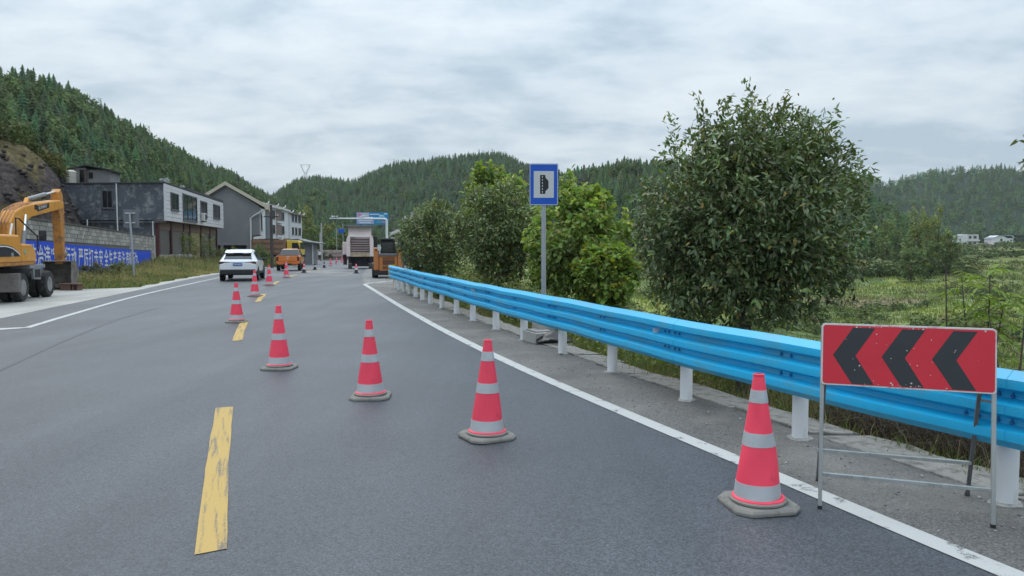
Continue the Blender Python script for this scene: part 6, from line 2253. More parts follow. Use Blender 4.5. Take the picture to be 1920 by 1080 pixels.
# rusty steel block lying under the bucket
q = at(133, 553, 28.7)
sb = thing('steel_block', 'rusty flanged steel block on the ground under the excavator bucket', 'steel block', (q.x, 28.7, tz(q.x, 28.7)), -0.1)
M_rusty = pm('rusty_steel', (0.15, 0.09, 0.065), rough=0.9, var=0.3, vscale=6, dirt=(0.2, 0.17, 0.14), dirt_amt=0.3)
MB().box((-0.12, 0, 0.14), (0.42, 0.3, 0.27)).build('body', M_rusty, sb, bevel=0.02)
MB().box((0.05, 0, 0.30), (0.8, 0.36, 0.045)).build('top_flange', M_rusty, sb, bevel=0.01)
MB().box((0.22, 0, 0.025), (0.36, 0.3, 0.05)).build('bottom_flange', M_rusty, sb, bevel=0.01)
for xx in (0.18, 0.36):
    MB().box((xx, 0, 0.16), (0.04, 0.26, 0.22)).build('web', M_rusty, sb)

# ------------------------------------------------------------------ the person standing at the far roadside
q = on_road(599.5, 489.4)
pr_o = thing('person', 'person in white top and black trousers standing at the far left roadside', 'person', (q.x, q.y, q.z), R(35))
mes = bpy.data.meshes.new('body')
J = {'pelvis': (0, 0, 0.86, .14, .11), 'waist': (0, 0, 1.02, .13, .10), 'chest': (0, -0.01, 1.22, .165, .115), 'neckb': (0, 0, 1.38, .075, .07), 'neck': (0, -0.01, 1.44, .05, .05), 'head': (0, -0.03, 1.53, .075, .09), 'crown': (0, -0.02, 1.62, .06, .07)}
ch = [('pelvis', 'waist'), ('waist', 'chest'), ('chest', 'neckb'), ('neckb', 'neck'), ('neck', 'head'), ('head', 'crown')]
for s, sx in (('l', -1), ('r', 1)):
    J['hip' + s] = (sx * .09, 0, 0.80, .095, .10)
    J['knee' + s] = (sx * .10, -0.02, 0.46, .06, .065)
    J['ank' + s] = (sx * .10, 0.02, 0.08, .04, .045)
    J['toe' + s] = (sx * .11, -0.14, 0.035, .04, .03)
    J['sho' + s] = (sx * .18, 0, 1.33, .055, .055)
    J['elb' + s] = (sx * .23, 0.03, 1.07, .042, .042)
    J['wri' + s] = (sx * .22, -0.05, 0.85, .03, .03)
    J['hand' + s] = (sx * .215, -0.08, 0.76, .028, .042)
    ch += [('pelvis', 'hip' + s), ('hip' + s, 'knee' + s), ('knee' + s, 'ank' + s), ('ank' + s, 'toe' + s), ('chest', 'sho' + s), ('sho' + s, 'elb' + s), ('elb' + s, 'wri' + s), ('wri' + s, 'hand' + s)]
    for k_ in range(4):
        n_ = 'f%d%s' % (k_, s)
        J[n_] = (sx * .215, -0.115 + 0.022 * k_, 0.69 + 0.01 * abs(k_ - 1), .009, .009)
        ch.append(('hand' + s, n_))
    J['th' + s] = (sx * .19, -0.13, 0.74, .01, .01)
    ch.append(('wri' + s, 'th' + s))
names = list(J)
mes.from_pydata([J[n][:3] for n in names], [(names.index(a), names.index(b)) for a, b in ch], [])
po = bpy.data.objects.new('body', mes)
COL.objects.link(po)
po.parent = pr_o
sk_ = po.modifiers.new('skin', 'SKIN')
for i, n in enumerate(names):
    sv = mes.skin_vertices[0].data[i]
    sv.radius = J[n][3:5]
    sv.use_root = (n == 'pelvis')
po.modifiers.new('sub', 'SUBSURF').render_levels = 1


def cloth_mat():
    m = bpy.data.materials.new('clothed_figure')
    m.use_nodes = True
    nt = m.node_tree
    t = nt.nodes.new('ShaderNodeTexCoord')
    sp = nt.nodes.new('ShaderNodeSeparateXYZ')
    _lnk(nt, t.outputs['Object'], sp.inputs[0])
    rp = nt.nodes.new('ShaderNodeValToRGB')
    rp.color_ramp.interpolation = 'CONSTANT'
    mr = nt.nodes.new('ShaderNodeMath')
    mr.operation = 'DIVIDE'
    mr.inputs[1].default_value = 1.7
    _lnk(nt, sp.outputs['Z'], mr.inputs[0])
    e = rp.color_ramp.elements
    e[0].color = (0.016, 0.017, 0.02, 1)
    e[1].position = 0.905 / 1.7
    e[1].color = (0.6, 0.6, 0.6, 1)
    x = e.new(1.41 / 1.7)
    x.color = (0.32, 0.19, 0.13, 1)
    x = e.new(1.60 / 1.7)
    x.color = (0.012, 0.01, 0.01, 1)
    _lnk(nt, mr.outputs[0], rp.inputs[0])
    _lnk(nt, rp.outputs[0], nt.nodes['Principled BSDF'].inputs['Base Color'])
    nt.nodes['Principled BSDF'].inputs['Roughness'].default_value = 0.8
    return m


mes.materials.append(cloth_mat())
MB().lathe([(0.0, 1.655), (0.06, 1.645), (0.088, 1.60), (0.092, 1.55), (0.085, 1.52), (0.07, 1.55), (0.0, 1.62)], 14).build('hair', pm('black_hair', (0.012, 0.011, 0.011), rough=0.6), pr_o, smooth=True).location = (0, 0.0, 0.0)
# ================================================================== VEGETATION
M_bark = pm('bark', (0.075, 0.062, 0.05), rough=0.95, var=0.35, vscale=8, bump=0.6, bscale=30, dirt=(0.16, 0.155, 0.14), dirt_amt=0.25, dirt_scale=9)
M_leaf = leaf_mat('glossy_leaf', rough=0.42, trans=0.18, spec=0.45)
M_leaf_soft = leaf_mat('soft_leaf', rough=0.6, trans=0.35, spec=0.3)
M_grass = leaf_mat('grass_blade', rough=0.7, trans=0.3, spec=0.2)


def leaves(P, D, N, L, Wd, tint, rng, hexa=True, fold=0.25, droop=0.15):
    """P base points, D leaf directions, N rough normals -> vertex, face, tint arrays"""
    n = len(P)
    D = D / np.linalg.norm(D, axis=1, keepdims=True)
    S = np.cross(D, N)
    S /= np.maximum(np.linalg.norm(S, axis=1, keepdims=True), 1e-6)
    U = np.cross(S, D)
    L = L[:, None]
    W = Wd[:, None]
    if hexa:
        spec = [(0, 0, 0), (0.3, 0.85, fold), (0.68, 0.75, fold * 0.8), (1, 0, -droop * 2), (0.68, -0.75, fold * 0.8), (0.3, -0.85, fold)]
        F0 = np.array([(0, 3, 2), (0, 2, 1), (0, 5, 4), (0, 4, 3)])
    else:
        spec = [(0, 0, 0), (0.45, 0.9, fold), (1, 0, -droop * 2), (0.45, -0.9, fold)]
        F0 = np.array([(0, 2, 1), (0, 3, 2)])
    V = np.stack([P + D * L * a + S * W * 0.5 * b + U * W * 0.5 * c for a, b, c in spec], 1)
    k = len(spec)
    F = (F0[None] + (np.arange(n) * k)[:, None, None]).reshape(-1, 3)
    T = np.repeat(tint[:, None, :], k, 1).reshape(-1, 3)
    return V.reshape(-1, 3), F, T


def lumpy(d, seed, amp=0.16):
    g = np.random.default_rng(seed)
    r_ = np.ones(len(d))
    for _ in range(9):
        c = g.normal(size=3)
        c /= np.linalg.norm(c)
        r_ += amp * g.uniform(-1, 1) * np.exp(-((1 - d @ c) / 0.25))
    return r_


def leafy_tree(name, label, cat, base, crown_c, rad, n_twig, per, leaf, wr, col, seed, trunk_r=0.07, mat=None, hexa=True, spikes=0, spread=0.11, group=None, inner=0.45, yellow=0.04, droop=0.25, light_top=0.0, boxy=False, clump=24):
    """trunk, limbs and a crown of single leaves set in whorls at the twig ends"""
    rng = np.random.default_rng(seed)
    pr2 = random.Random(seed)
    t = thing(name, label, cat, base, 0, group)
    B = Vector(base)
    C = Vector(crown_c) - B
    rx, ry, rz = rad
    d = rng.normal(size=(n_twig, 3))
    d /= np.linalg.norm(d, axis=1, keepdims=True)
    K = max(14, n_twig // clump)
    dc = rng.normal(size=(K, 3))
    dc /= np.linalg.norm(dc, axis=1, keepdims=True)
    fc_ = (inner ** 3 + (1 - inner ** 3) * rng.random(K)) ** (1 / 3)
    lc = lumpy(dc, seed, 0.22)
    if boxy:   # narrower head, fuller belly
        lc = lc * np.where(dc[:, 2] > 0, 1 - 0.10 * dc[:, 2], (np.abs(dc) ** 2.6).sum(1) ** (-1 / 2.6))
    ctr = dc * (fc_ * lc)[:, None]
    csz = rng.uniform(0.10, 0.20, K)
    wh = rng.integers(0, K, n_twig)
    P = ctr[wh] + rng.normal(size=(n_twig, 3)) * csz[wh][:, None]
    nr_ = np.linalg.norm(P, axis=1, keepdims=True)
    P = P * np.minimum(1, (0.98 + 0.14 * rng.random((n_twig, 1))) / np.maximum(nr_, 1e-6))
    d = P / np.maximum(np.linalg.norm(P, axis=1, keepdims=True), 1e-6)
    P = P * np.array([rx, ry, rz]) * 0.95 + np.array(C)
    ctone = rng.uniform(0.78, 1.25, K)[wh]
    keepm = P[:, 2] > 0.12
    P, d, ctone = P[keepm], d[keepm], ctone[keepm]
    n_base = len(P)
    rel_all = (P - np.array(C)) / np.array([rx, ry, rz])
    nn_ = np.linalg.norm(rel_all, axis=1)
    rel_c = rel_all[(nn_ > 0.85) & (rel_all[:, 2] > 0.15)]
    if len(rel_c) == 0:
        rel_c = rel_all
    if spikes:   # shoots that stand proud of the crown
        for _ in range(spikes):
            u = rel_c[rng.integers(0, len(rel_c))]
            p0 = u * np.array([rx, ry, rz]) + np.array(C)
            u = u / np.linalg.norm(u)
            ln = rng.uniform(0.12, 0.36) * rz / 1.5
            m_ = 5
            up = u * 0.5 + np.array([0, 0, 0.8])
            P = np.concatenate([P, p0 + up * ln * np.linspace(0, 1, m_)[:, None]])
            d = np.concatenate([d, np.repeat(u[None], m_, 0)])
            ctone = np.concatenate([ctone, np.full(m_, 1.2)])
    n = len(P)
    # leaves
    idx_ = np.repeat(np.arange(n), per)
    pos = P[idx_] + rng.normal(0, spread * 0.35, (n * per, 3))
    out = d[idx_]
    D = out * 0.55 + rng.normal(0, 0.75, (n * per, 3)) + np.array([0, 0, 0.1 - droop])
    N = np.array([0, 0, 1.0])[None] + rng.normal(0, 0.45, (n * per, 3)) + out * 0.3
    L = leaf * (0.65 + 0.6 * rng.random(n * per))
    tw = (ctone * (0.8 + 0.4 * rng.random(n)))[idx_]
    tn = np.array(col)[None] * (tw * (0.8 + 0.4 * rng.random(n * per)))[:, None]
    tn *= 1 + 0.10 * rng.normal(size=tn.shape)
    yl = rng.random(n * per) < yellow
    tn[yl] = tn[yl] * np.array([2.4, 1.5, 0.8])
    young = rng.random(n) < 0.10 + light_top
    tn[young[idx_]] *= np.array([1.35, 1.3, 1.05])
    V, F, T = leaves(pos, D, N, L, L * wr, np.clip(tn, 0.005, 0.5), rng, hexa=hexa)
    np_mesh('crown', V, F, mat or M_leaf, parent=t, tint=T)
    # trunk and limbs
    top = C + Vector((0, 0, -rz * 0.15))
    fork = Vector((top.x * 0.35, top.y * 0.35, max(0.25, C.z - rz * 0.85)))
    MB().tube([(0, 0, -0.3), (fork.x * 0.3, fork.y * 0.3, fork.z * 0.5), fork, (fork + top) / 2, top], [trunk_r * 1.25, trunk_r * 1.05, trunk_r * 0.95, trunk_r * 0.6, trunk_r * 0.25], 10).build('trunk', M_bark, t, smooth='auto')
    for i in range(12):
        j = pr2.randrange(n)
        e = Vector(P[j])
        f0 = fork.lerp(top, pr2.random() * 0.8)
        mdl = f0.lerp(e, 0.5) + Vector((pr2.uniform(-.1, .1), pr2.uniform(-.1, .1), 0.12)) * rx
        MB().tube([f0, mdl, e], [trunk_r * 0.42, trunk_r * 0.28, trunk_r * 0.08], 6).build('limb', M_bark, t, smooth='auto')
    return t


def grounded(px, py, Y, dz=0.0):
    q = at(px, py, Y)
    return (q.x, Y, tz(q.x, Y) + dz)


DK = (0.155, 0.198, 0.082)
c = at(1402, 418, 9.7)
leafy_tree('evergreen_tree', 'large round glossy evergreen tree right behind the guardrail', 'tree', grounded(1392, 757, 9.4), (c.x, 9.7, c.z), (1.42, 1.3, 1.52), 5600, 7, 0.086, 0.44, (0.135, 0.178, 0.080), 21, trunk_r=0.085, spikes=40, yellow=0.03, boxy=True, clump=30)
c = at(815, 452, 26.0)
leafy_tree('evergreen_tree', 'small dark bushy evergreen nearest the machines, left of its twin', 'tree', grounded(822, 520, 26.0), (c.x, 26.0, c.z), (1.26, 1.2, 1.34), 3000, 7, 0.10, 0.52, DK, 22, trunk_r=0.06, spikes=16, hexa=False, yellow=0.03, group='small evergreens behind the rail')
c = at(937, 440, 20.5)
leafy_tree('evergreen_tree', 'small dark bushy evergreen standing directly left of the lay-by sign', 'tree', grounded(936, 530, 20.5), (c.x, 20.5, c.z), (1.24, 1.2, 1.36), 3100, 7, 0.10, 0.52, DK, 23, trunk_r=0.06, spikes=16, hexa=False, yellow=0.03, group='small evergreens behind the rail')
BR = (0.235, 0.315, 0.095)
c = at(938, 382, 27.5)
leafy_tree('broadleaf_tree', 'bright green broad-leaved tree rising behind the dark evergreen by the sign', 'tree', grounded(940, 530, 27.5), (c.x, 27.5, c.z), (1.38, 1.2, 1.34), 1050, 6, 0.17, 0.8, BR, 24, trunk_r=0.06, mat=M_leaf_soft, spikes=10, hexa=True, droop=0.5, yellow=0.015)
c = at(1085, 462, 18.8)
leafy_tree('broadleaf_tree', 'bright green broad-leaved tree directly right of the lay-by sign', 'tree', grounded(1085, 570, 18.8), (c.x, 18.8, c.z), (1.30, 1.2, 1.48), 1700, 6, 0.14, 0.8, BR, 25, trunk_r=0.05, mat=M_leaf_soft, spikes=10, hexa=True, droop=0.5, yellow=0.015)
c = at(1136, 520, 17.4)
leafy_tree('broadleaf_tree', 'low bright green broad-leaved bush at the right foot of the sign tree', 'tree', grounded(1130, 580, 17.4), (c.x, 17.4, c.z), (0.8, 0.8, 0.75), 640, 6, 0.14, 0.8, (0.18, 0.25, 0.06), 26, trunk_r=0.035, mat=M_leaf_soft, spikes=4, hexa=True, droop=0.5, yellow=0.06)
c = at(2052, 284, 9.2)
leafy_tree('roadside_tree', 'tree beyond the right edge, only a leafy branch tip showing over the field', 'tree', (c.x + 0.1, 9.2, tz(c.x + 0.1, 9.2)), (c.x, 9.2, c.z), (1.02, 0.9, 0.48), 340, 5, 0.11, 0.45, DK, 27, trunk_r=0.06, spikes=0)

# shrubs on the left verge and round the bend
SHR = [
    (190, 515, 36.5, 0.85, 0.42, (0.09, 0.095, 0.05), 'dark wild shrub in front of the blue banner, left of the leaning post'),
    (225, 515, 38.5, 0.8, 0.42, (0.115, 0.16, 0.065), 'green wild shrub in front of the blue banner, touching the leaning post'),
    (100, 540, 31.5, 0.75, 0.40, (0.12, 0.17, 0.06), 'low green shrub behind the excavator bucket'),
    (352, 492, 60.5, 1.0, 1.15, (0.16, 0.20, 0.10), 'grey-green shrub before the second shutter of the white-fronted house'),
    (382, 488, 64.0, 1.3, 1.35, (0.14, 0.165, 0.09), 'loose tall shrub before the last shutters, left of the white car'),
    (418, 485, 70.0, 1.3, 1.0, (0.115, 0.15, 0.07), 'dark shrub below the gabled house, behind the white car'),
    (492, 488, 66.0, 1.1, 1.15, (0.08, 0.13, 0.055), 'deep green shrub between the white car and the truck bed'),
    (613, 484, 119.0, 0.9, 0.8, (0.06, 0.09, 0.035), 'round green bush right of the standing person'),
]
for i, (px, py, Y, rx, rz, col, lab) in enumerate(SHR):
    g = grounded(px, py, Y)
    leafy_tree('wild_shrub', lab, 'shrub', g, (g[0], Y, g[2] + rz * 0.85), (rx, rx * 0.9, rz), 420, 4, 0.085 if Y < 50 else 0.13, 0.5, col, 60 + i, trunk_r=0.02, mat=M_leaf_soft, hexa=False, spikes=10, yellow=0.1, inner=0.2)

# trees beyond the houses and round the bend
TC = [(0.085, 0.125, 0.06), (0.12, 0.17, 0.07), (0.19, 0.215, 0.09)]
TRE = [(575, 448, 178, 2.6, 11.0, 2, 'tall yellowish tree right of the white row house'), (590, 452, 165, 3.2, 5.8, 1, 'mid green leafy tree above the lean-to shelter roof'), (606, 454, 185, 3.4, 6.2, 0, 'dark leafy tree behind the pale concrete poles'), (623, 450, 170, 2.6, 6.8, 2, 'yellowish tree between the concrete poles and the blue direction sign'), (640, 456, 160, 3.0, 4.8, 1, 'mid green leafy tree under the blue direction sign'), (655, 458, 190, 3.4, 4.8, 0, 'dark leafy tree just left of the milling machine'), (703, 458, 200, 3.6, 5.0, 0, 'dark leafy tree between the milling machine and the gantry column'), (745, 460, 180, 3.4, 5.4, 1, 'mid green leafy tree behind the striped paving machine')]
for i, (px, py, Y, rx, h, kd, lab) in enumerate(TRE):
    g = grounded(px, py, Y)
    leafy_tree('leafy_tree', lab, 'tree', g, (g[0], Y, g[2] + h * 0.58), (rx, rx, h * 0.48), 520, 4, 0.42, 0.75, TC[kd], 100 + i, trunk_r=0.14, mat=M_leaf_soft, hexa=False, spikes=6, inner=0.3, group='leafy trees at the foot of the middle hill')
PC = [(0.13, 0.18, 0.09), (0.175, 0.23, 0.105), (0.23, 0.27, 0.12)]
POP = [(1145, 466, 165, 1.8, 7.5, 0, 'dark feathery tree behind the bright tree by the lay-by sign'), (1163, 470, 150, 1.6, 9.4, 1, 'slim mid green feathery tree between the sign tree and the big evergreen'), (1226, 462, 158, 1.5, 9.5, 1, 'slim mid green feathery tree at the left edge of the big evergreen'),
       (1648, 500, 155, 2.3, 7.0, 0, 'dark feathery tree right beside the big evergreen in the valley'), (1663, 492, 150, 2.4, 9.0, 1, 'second feathery tree right of the big evergreen, mid green'), (1690, 494, 145, 2.2, 9.5, 0, 'third feathery tree right of the big evergreen, dark'), (1716, 496, 140, 2.4, 12.0, 2, 'tallest pale feathery tree in the valley right of the big evergreen'), (1739, 498, 142, 2.3, 10.2, 0, 'dark feathery tree right of the tallest pale one'), (1757, 498, 138, 2.2, 11.2, 2, 'pale feathery tree nearest the farmhouses, second tallest'), (1777, 500, 136, 1.9, 7.5, 1, 'last mid green feathery tree before the left farmhouse'),
       (1708, 512, 120, 2.3, 5.0, 0, 'low dark bushy tree in front of the tallest pale feathery tree'), (1745, 512, 124, 2.0, 5.4, 0, 'low dark bushy tree in front of the second tallest feathery tree')]
for i, (px, py, Y, rx, h, kd, lab) in enumerate(POP):
    g = grounded(px, py, Y)
    leafy_tree('feathery_tree', lab, 'tree', g, (g[0], Y, g[2] + h * 0.56), (rx, rx, h * 0.5), 620, 4, 0.38, 0.65, PC[kd], 140 + i, trunk_r=0.1, mat=M_leaf_soft, hexa=False, spikes=8, inner=0.15, group='feathery trees in the valley')


# ------------------------------------------------------------------ saplings behind the chevron board
def sapling(name, label, base, stems, frond_n, leaflet, col, seed, leafy=True):
    rng = np.random.default_rng(seed)
    t = thing(name, label, 'plant', base)
    Ps, Ds, Ns, Ls = [], [], [], []
    for (ex, ey, ez, lean) in stems:
        e = Vector((ex, ey, ez))
        m_ = Vector((ex * 0.4 + lean, ey * 0.5, ez * 0.55))
        MB().tube([(0, 0, -0.1), m_, e], [0.014, 0.010, 0.005], 6).build('stem', M_bark, t, smooth='auto')
        for k in range(frond_n):
            f = 0.45 + 0.55 * k / max(1, frond_n - 1)
            p = m_.lerp(e, (f - 0.45) / 0.55)
            a = k * 2.4 + rng.uniform(-.4, .4)
            ln = rng.uniform(0.2, 0.42)
            tip = p + Vector((math.cos(a) * ln, math.sin(a) * ln, rng.uniform(-0.2, 0.14)))
            MB().tube([p, p.lerp(tip, 0.5) + Vector((0, 0, 0.03)), tip], [0.004, 0.003, 0.0015], 5).build('frond_stalk', M_bark, t)
            if leafy:
                for j in range(7):
                    b = p.lerp(tip, 0.2 + 0.8 * j / 6)
                    for s in (-1, 1):
                        dirv = (tip - p).normalized()
                        sd = Vector((-dirv.y, dirv.x, 0)) * s
                        Ps.append(b)
                        Ds.append(sd * 0.9 + dirv * 0.5 + Vector((0, 0, rng.uniform(-0.9, 0.2))))
                        Ns.append((rng.normal() * .3, rng.normal() * .3, 1))
                        Ls.append(leaflet * rng.uniform(0.7, 1.2))
    if leafy:
        n = len(Ps)
        tn = np.array(col)[None] * (0.75 + 0.5 * rng.random((n, 1)))
        V, F, T = leaves(np.array([tuple(p) for p in Ps]), np.array([tuple(x) for x in Ds]), np.array(Ns), np.array(Ls), np.array(Ls) * 0.38, tn, rng)
        np_mesh('foliage', V, F, M_leaf_soft, parent=t, tint=T)
    return t


b = at(1836, 640, 8.6)
g0 = (b.x, 8.6, tz(b.x, 8.6))
h = lambda py, Y, z0: at(1836, py, Y).z - z0
sapling('sapling', 'bright green feather-leaved sapling in the field behind the right end of the chevron board', g0, [(-0.17, 0.1, h(520, 8.6, g0[2]), -0.02), (0.10, 0.0, h(505, 8.6, g0[2]), 0.06), (0.22, -0.1, h(545, 8.6, g0[2]), 0.05)], 17, 0.105, (0.24, 0.33, 0.08), 5)
b = at(1778, 620, 8.2)
g0 = (b.x, 8.2, tz(b.x, 8.2))
sapling('sapling', 'thin dark-stemmed sapling with few leaves behind the middle of the chevron board', g0, [(-0.05, 0.0, h(500, 8.2, g0[2]), 0.01)], 7, 0.06, (0.14, 0.16, 0.05), 6)
b = at(1893, 690, 7.0)
g0 = (b.x, 7.0, tz(b.x, 7.0))
sapling('bare_sapling', 'bare brown branching sapling beside the right end of the chevron board', g0, [(0.14, 0.0, h(560, 7.0, g0[2]), 0.04), (-0.16, 0.1, h(585, 7.0, g0[2]), 0.02), (0.3, 0.1, h(600, 7.0, g0[2]), 0.06)], 5, 0.06, (0.1, 0.08, 0.05), 7, leafy=False)


# ------------------------------------------------------------------ grasses
def blades(name, label, X, Y, H, Wd, tint, rng, lean=0.45, zoff=-0.02, mat=None, cat='grass'):
    n = len(X)
    Z = terrain(X, Y) + zoff
    a = rng.random(n) * 2 * math.pi
    ld = rng.random(n) * 2 * math.pi
    lm = lean * (0.4 + rng.random(n))
    sx, sy = np.cos(a) * Wd / 2, np.sin(a) * Wd / 2
    lx, ly = np.cos(ld) * lm * H, np.sin(ld) * lm * H
    P = np.stack([X, Y, Z], 1)
    S = np.stack([sx, sy, np.zeros(n)], 1)
    m1 = P + np.stack([lx * 0.3, ly * 0.3, H * 0.6], 1)
    tp = P + np.stack([lx, ly, H * (1 - 0.25 * lm)], 1)
    V = np.stack([P - S, P + S, m1 - S * 0.7, m1 + S * 0.7, tp], 1).reshape(-1, 3)
    F0 = np.array([(0, 1, 3), (0, 3, 2), (2, 3, 4)])
    F = (F0[None] + (np.arange(n) * 5)[:, None, None]).reshape(-1, 3)
    T = np.repeat(tint[:, None, :], 5, 1).reshape(-1, 3)
    return tag(np_mesh(name, V, F, mat or M_grass, tint=T), label, cat, kind='stuff')


def tints(cols, p, n, rng, j=0.3):
    cols = np.array(cols)
    t = cols[rng.choice(len(cols), n, p=p)]
    return np.clip(t * (1 - j + 2 * j * rng.random((n, 1))), 0.004, 0.6)


GR = [(0.15, 0.20, 0.06), (0.10, 0.145, 0.045), (0.30, 0.26, 0.14), (0.19, 0.14, 0.085)]
rng = np.random.default_rng(301)
n = 34000
Y = 2.2 + 29 * rng.random(n) ** 1.25
tuft = 0.18 * np.round(rng.random(n) * 7)
X = f_edge(Y) + 0.05 - 0.22 * (rng.random(n) < 0.06) + 3.6 * rng.random(n) ** 1.7
dry = vnoise(X, Y, 3.0, 12)
H = (0.10 + 0.34 * rng.random(n) ** 1.6) * (0.8 + 0.5 * (dry > 0)) * np.clip(0.25 + (X - f_edge(Y)), 0.35, 1)
tn = tints(GR, [0.4, 0.3, 0.2, 0.1], n, rng)
sel = dry > 0.25
tn[sel] = tints([(0.26, 0.20, 0.11), (0.16, 0.15, 0.06)], [0.6, 0.4], int(sel.sum()), rng)
blades('verge_grass', 'mixed green and straw-coloured grass along the outer edge of the right shoulder', X, Y, H, 0.006 + 0.006 * rng.random(n), tn, rng)

# dead brown climbers hanging in the shade below the rail
n = 9000
Y = 3.4 + 4.2 * rng.random(n)
X = f_edge(Y) + 0.30 + 1.3 * rng.random(n)
H = 0.15 + 0.42 * rng.random(n)
tn = tints([(0.045, 0.032, 0.028), (0.08, 0.055, 0.045), (0.15, 0.12, 0.09)], [0.55, 0.35, 0.1], n, rng)
blades('dead_brush', 'tangled dead brown climbers below the guardrail by the chevron board', X, Y, H, 0.004 + 0.006 * rng.random(n), tn, rng, lean=1.3, cat='brush')
n = 5200
P = np.stack([np.zeros(n), 3.4 + 4.4 * rng.random(n), np.zeros(n)], 1)
P[:, 0] = f_edge(P[:, 1]) + 0.38 + 1.2 * rng.random(n)
P[:, 2] = terrain(P[:, 0], P[:, 1]) + 0.45 * rng.random(n) ** 1.3
tn = tints([(0.04, 0.028, 0.026), (0.07, 0.05, 0.04), (0.045, 0.07, 0.03)], [0.5, 0.25, 0.25], n, rng)
V, F, T = leaves(P, rng.normal(size=(n, 3)), rng.normal(0, 0.6, (n, 3)) + np.array([0, 0, 1]), 0.035 + 0.045 * rng.random(n), 0.02 + 0.02 * rng.random(n), tn, rng, hexa=False)
tag(np_mesh('dead_leaves', V, F, M_leaf_soft, tint=T), 'withered brown leaves caught in the dead climbers below the rail', 'brush', kind='stuff')

# weeds and shrubby growth behind the rail under the trees
n = 30000
Y = 9 + 27 * rng.random(n)
X = f_edge(Y) + 0.45 + 4.2 * rng.random(n) ** 1.1
P = np.stack([X, Y, terrain(X, Y) + np.where(Y > 17, 1.35, 0.7) * (1.0 * rng.random(n) ** 1.5) * (0.5 + 0.5 * (vnoise(X, Y, 2.2, 77) > -0.1))], 1)
tn = tints([(0.115, 0.16, 0.05), (0.175, 0.215, 0.065), (0.08, 0.115, 0.04), (0.27, 0.23, 0.085)], [0.4, 0.3, 0.2, 0.1], n, rng)
V, F, T = leaves(P, rng.normal(size=(n, 3)) + np.array([0, -0.2, 0.1]), rng.normal(0, 0.4, (n, 3)) + np.array([0, 0, 1]), 0.07 + 0.08 * rng.random(n), 0.045 + 0.045 * rng.random(n), tn, rng, hexa=False)
tag(np_mesh('undergrowth', V, F, M_leaf_soft, tint=T), 'leafy green undergrowth behind the rail below the small trees', 'undergrowth', kind='stuff')

# left verge between the concrete and the wall
n = 30000
Y = 26.5 + 36 * rng.random(n)
fr = rng.random(n)
xa = f_apron(Y) - 0.55 - 6.6 * (1 - sst(26.5, 31, Y))
xw = WA.x + (Y - WA.y) * wa.x / wa.y + 0.15
ok = xa - xw > 0.3
X = xw + (xa - xw) * fr
s = ok & (Y < 64)
X, Y, fr = X[s], Y[s], fr[s]
n = len(X)
H = (0.12 + 0.36 * rng.random(n) ** 1.5) * (1.2 - 0.6 * fr)
strawy = (vnoise(X, Y, 7, 15) + 0.03 * (Y - 40)) > 0.0
tn = tints([(0.16, 0.20, 0.07), (0.11, 0.145, 0.055), (0.30, 0.25, 0.13)], [0.4, 0.25, 0.35], n, rng)
tn[strawy] = tints([(0.40, 0.32, 0.18), (0.30, 0.27, 0.13), (0.18, 0.19, 0.08)], [0.5, 0.3, 0.2], int(strawy.sum()), rng)
blades('verge_weeds', 'straw and green weeds on the left verge below the blue banner', X, Y, H, 0.014 + 0.016 * rng.random(n), tn, rng, cat='weeds')
n = 16000
Y = 27 + 34 * rng.random(n)
xa = f_apron(Y) - 0.55 - 6.6 * (1 - sst(26.5, 31, Y))
xw = WA.x + (Y - WA.y) * wa.x / wa.y + 0.1
X = xw + (xa - xw) * rng.random(n) ** 1.6
s = (xa - xw) > 0.3
X, Y = X[s], Y[s]
n = len(X)
P = np.stack([X, Y, terrain(X, Y) + 0.5 * rng.random(n) ** 1.2 * np.clip(0.4 + vnoise(X, Y, 4, 91), 0.1, 1.2) * np.clip((f_apron(Y) - X) / 2.5, 0.2, 1)], 1)
tn = tints([(0.105, 0.14, 0.055), (0.075, 0.09, 0.045), (0.15, 0.185, 0.07), (0.18, 0.145, 0.09)], [0.4, 0.25, 0.25, 0.1], n, rng)
V, F, T = leaves(P, rng.normal(size=(n, 3)), rng.normal(0, 0.5, (n, 3)) + np.array([0, 0, 1]), 0.07 + 0.07 * rng.random(n), 0.04 + 0.03 * rng.random(n), tn, rng, hexa=False)
tag(np_mesh('leafy_weeds', V, F, M_leaf_soft, tint=T), 'leafy weeds crowding the foot of the block wall', 'weeds', kind='stuff')
# yard before the shop fronts and on up the left side
n = 16000
Y = 50 + 62 * rng.random(n)
X = f_apron(Y) - 0.7 - 9.0 * rng.random(n) ** 1.1
hx = O1.x + (Y - O1.y) * (-5.8 / 26.5) + 0.6
s = (X > hx) | (Y < 57)
X, Y = X[s], Y[s]
n = len(X)
tn = tints([(0.29, 0.25, 0.135), (0.17, 0.19, 0.08), (0.12, 0.145, 0.06)], [0.4, 0.35, 0.25], n, rng)
blades('yard_weeds', 'dry weeds between the roadside and the shuttered house', X, Y, 0.25 + 0.5 * rng.random(n) ** 1.6, 0.03 + 0.03 * rng.random(n), tn, rng, cat='weeds')

